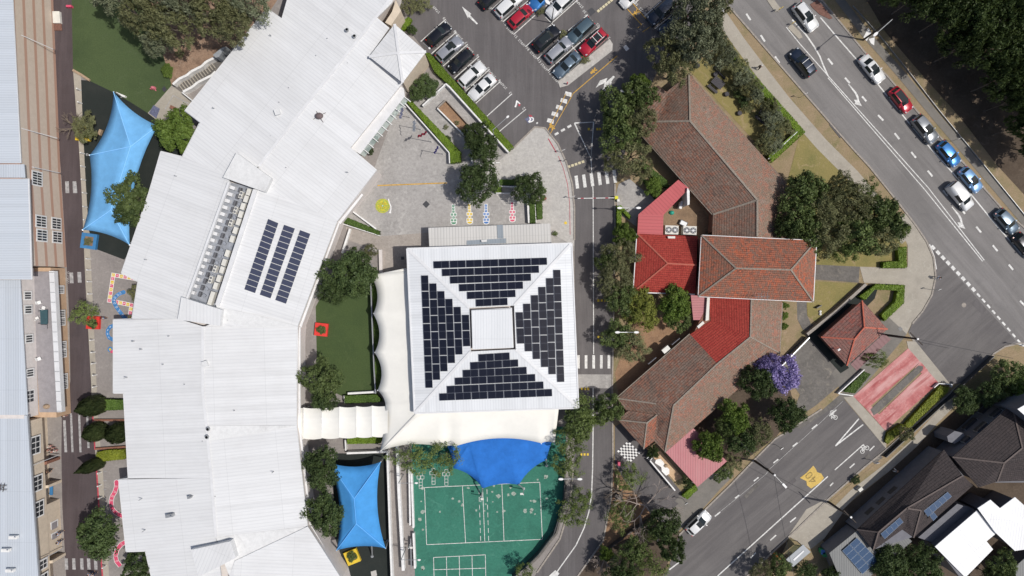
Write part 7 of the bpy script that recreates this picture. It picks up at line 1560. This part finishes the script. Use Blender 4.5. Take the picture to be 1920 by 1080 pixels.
# ================================================================ PEOPLE
def skinmesh(name,verts,edges,rad,mat,root=0):
    me=bpy.data.meshes.new(name); me.from_pydata(verts,edges,[]); o=bpy.data.objects.new(name,me); col.objects.link(o)
    sk=o.modifiers.new('skin','SKIN'); sd=o.modifiers.new('sub','SUBSURF'); sd.levels=1; sd.render_levels=1
    for i,v in enumerate(me.skin_vertices[0].data): v.radius=rad[i] if isinstance(rad[i],tuple) else (rad[i],rad[i]); v.use_root=(i==root)
    bpy.context.view_layer.update(); m2=bpy.data.meshes.new_from_object(o.evaluated_get(bpy.context.evaluated_depsgraph_get())); m2.name=name
    bpy.data.objects.remove(o); m2.materials.clear(); m2.materials.append(mat); m2.polygons.foreach_set('use_smooth',[True]*len(m2.polygons)); return m2
def personmesh(walk):
    st=.28 if walk else .06
    V=[(0,0,.95),(0,0,1.15),(0,0,1.38),(0,0,1.50),(.015,0,1.60),(.02,0,1.70)]; Rd=[(.14,.11),(.13,.10),(.15,.10),.055,.085,.085]; E=[(0,1),(1,2),(2,3),(3,4),(4,5)]
    for s_ in (1,-1):
        f=st*s_; i=len(V); V+=[(0,s_*.09,.88),(f*.6,s_*.10,.50),(f*.75,s_*.10,.09),(f*.75+.16,s_*.11,.045)]; Rd+=[.095,.065,.042,.035]; E+=[(0,i),(i,i+1),(i+1,i+2),(i+2,i+3)]
        i=len(V); g=-f; V+=[(0,s_*.19,1.40),(g*.3,s_*.25,1.12),(g*.75+.06,s_*.26,.90),(g*.8+.09,s_*.26,.83)]; Rd+=[.055,.042,.03,.034]; E+=[(2,i),(i,i+1),(i+1,i+2),(i+2,i+3)]
        for k in range(4): j=len(V); V+=[(g*.8+.10+.012*k,s_*(.245+.01*k),.775),(g*.8+.115+.012*k,s_*(.24+.01*k),.735+.006*abs(k-1))]; Rd+=[.009,.008]; E+=[(i+3,j),(j,j+1)]
        j=len(V); V+=[(g*.8+.14,s_*.235,.80)]; Rd+=[.010]; E+=[(i+3,j)]
    body=skinmesh('body',V,E,Rd,M['skin'])
    shirt=skinmesh('shirt',[(0,0,.93),(0,0,1.15),(0,0,1.40),(0,.19,1.40),(-st*.3,.25,1.17),(0,-.19,1.40),(st*.3,-.25,1.17)],[(0,1),(1,2),(2,3),(3,4),(2,5),(5,6)],[(.165,.13),(.15,.125),(.17,.12),.075,.06,.075,.06],M['white'])
    tr=skinmesh('trousers',[(0,0,.95),(0,.09,.86),(st*.6,.10,.50),(st*.75,.10,.14),(0,-.09,.86),(-st*.6,-.10,.50),(-st*.75,-.10,.14)],[(0,1),(1,2),(2,3),(0,4),(4,5),(5,6)],[(.155,.125),.11,.08,.06,.11,.08,.06],M['white'])
    q=MB(); q.dome((.0,0,1.66),.115,.105,.15,12,4); o=q.build('hair',M['hair'],None,smooth=True,loc=(0,0,0)); hr=o.data; bpy.data.objects.remove(o)
    q=MB(); q.box((.1,.03,1.64),(.02,.02,.012)); q.box((.1,-.03,1.64),(.02,.02,.012)); q.box((.11,0,1.61),(.03,.02,.035)); q.box((.10,0,1.575),(.02,.05,.01)); o=q.build('face_features',M['hair'],None,loc=(0,0,0)); fc=o.data; bpy.data.objects.remove(o)
    return body,shirt,tr,hr,fc
PM=[personmesh(False),personmesh(True)]
CL={n:plain('cloth_'+n,c,.85,var=0) for n,c in {'white':(.72,.72,.70),'navy':(.02,.03,.07),'ltblue':(.35,.48,.68),'pinkish':(.55,.28,.26),'black':(.02,.02,.022),'grey':(.22,.22,.24),'maroon':(.18,.03,.05)}.items()}
def person(px,py,a,shirt,trs,label,walk=0,s=1.0,hat=None,grp=None):
    e=W(px,py); t=empty('person',(e.x,e.y,.012),label,'person',grp,a); t.scale=(s,s,s)
    for me,nm,mt in zip(PM[walk],('body','shirt','trousers','hair','face_features'),(M['skin'],CL[shirt],CL[trs],CL[hat] if hat else M['hair'],M['hair'])):
        o=bpy.data.objects.new(nm,me); col.objects.link(o); o.parent=t; o.material_slots[0].link='OBJECT'; o.material_slots[0].material=mt
person(1421,129,R(50),'grey','black','person in a white hat walking on the footpath beside the verge',1,1,'white'); person(1752,521,R(10),'ltblue','white','person in pale clothes stepping off the corner paving',1,1,'black')
person(1674,880,R(40),'grey','white','person walking on the verge path above the dark-tiled house',1)
person(201,596,R(90),'ltblue','navy','person standing between the red planter and alphabet squares',0)
g1='school group by the upper lane crossing'
for i,(x,y,sh,l) in enumerate(((124,772,'pinkish','person in pink at the upper end of the striped lane crossing'),(127,778,'white','person in white at the upper end of the striped lane crossing'),(121,768,'pinkish','small person in pink nearest the terrace wall corner'))): person(x,y,i*1.3,sh,'pinkish' if i else 'black',l,0,.85,None,g1)
g1='children under the colonnade'
for i,(x,y,sh,hat,l) in enumerate(((99,835,'white','white','child in a white hat at the top of the colonnade circle'),(96,842,'pinkish',None,'child in pink at the left of the colonnade circle'),(103,845,'pinkish',None,'child in pink in the middle of the colonnade circle'),(110,843,'white','white','child in a white hat at the right of the colonnade circle'),(105,838,'pinkish',None,'child with dark hair at the back of the colonnade circle'))): person(x,y,i*1.2,sh,'pinkish',l,0,.75,hat,g1)
person(98,881,.4,'black','black','person in black under the second colonnade bay',1); person(92,885,2.4,'black','navy','person in dark clothes against the colonnade wall',0); person(101,906,.2,'white','white','person in white beside the blue bench',0,.85)
person(118,996,.1,'ltblue','navy','student in light blue and dark hat, upper of the lane-side pair',1,.95,'black'); person(112,1000,.3,'ltblue','navy','student in light blue close behind the upper one',1,.95); person(118,1012,.1,'ltblue','navy','student in light blue, lower of the lane-side pair',1,.95,'black'); person(104,1015,2,'white','navy','student in white near the ground-floor bay',0,.95)
person(175,1072,.2,'ltblue','navy','left student crossing the lane at the bottom',1,.95,'black'); person(181,1074,.2,'white','navy','right student crossing the lane at the bottom',1,.95,'black')
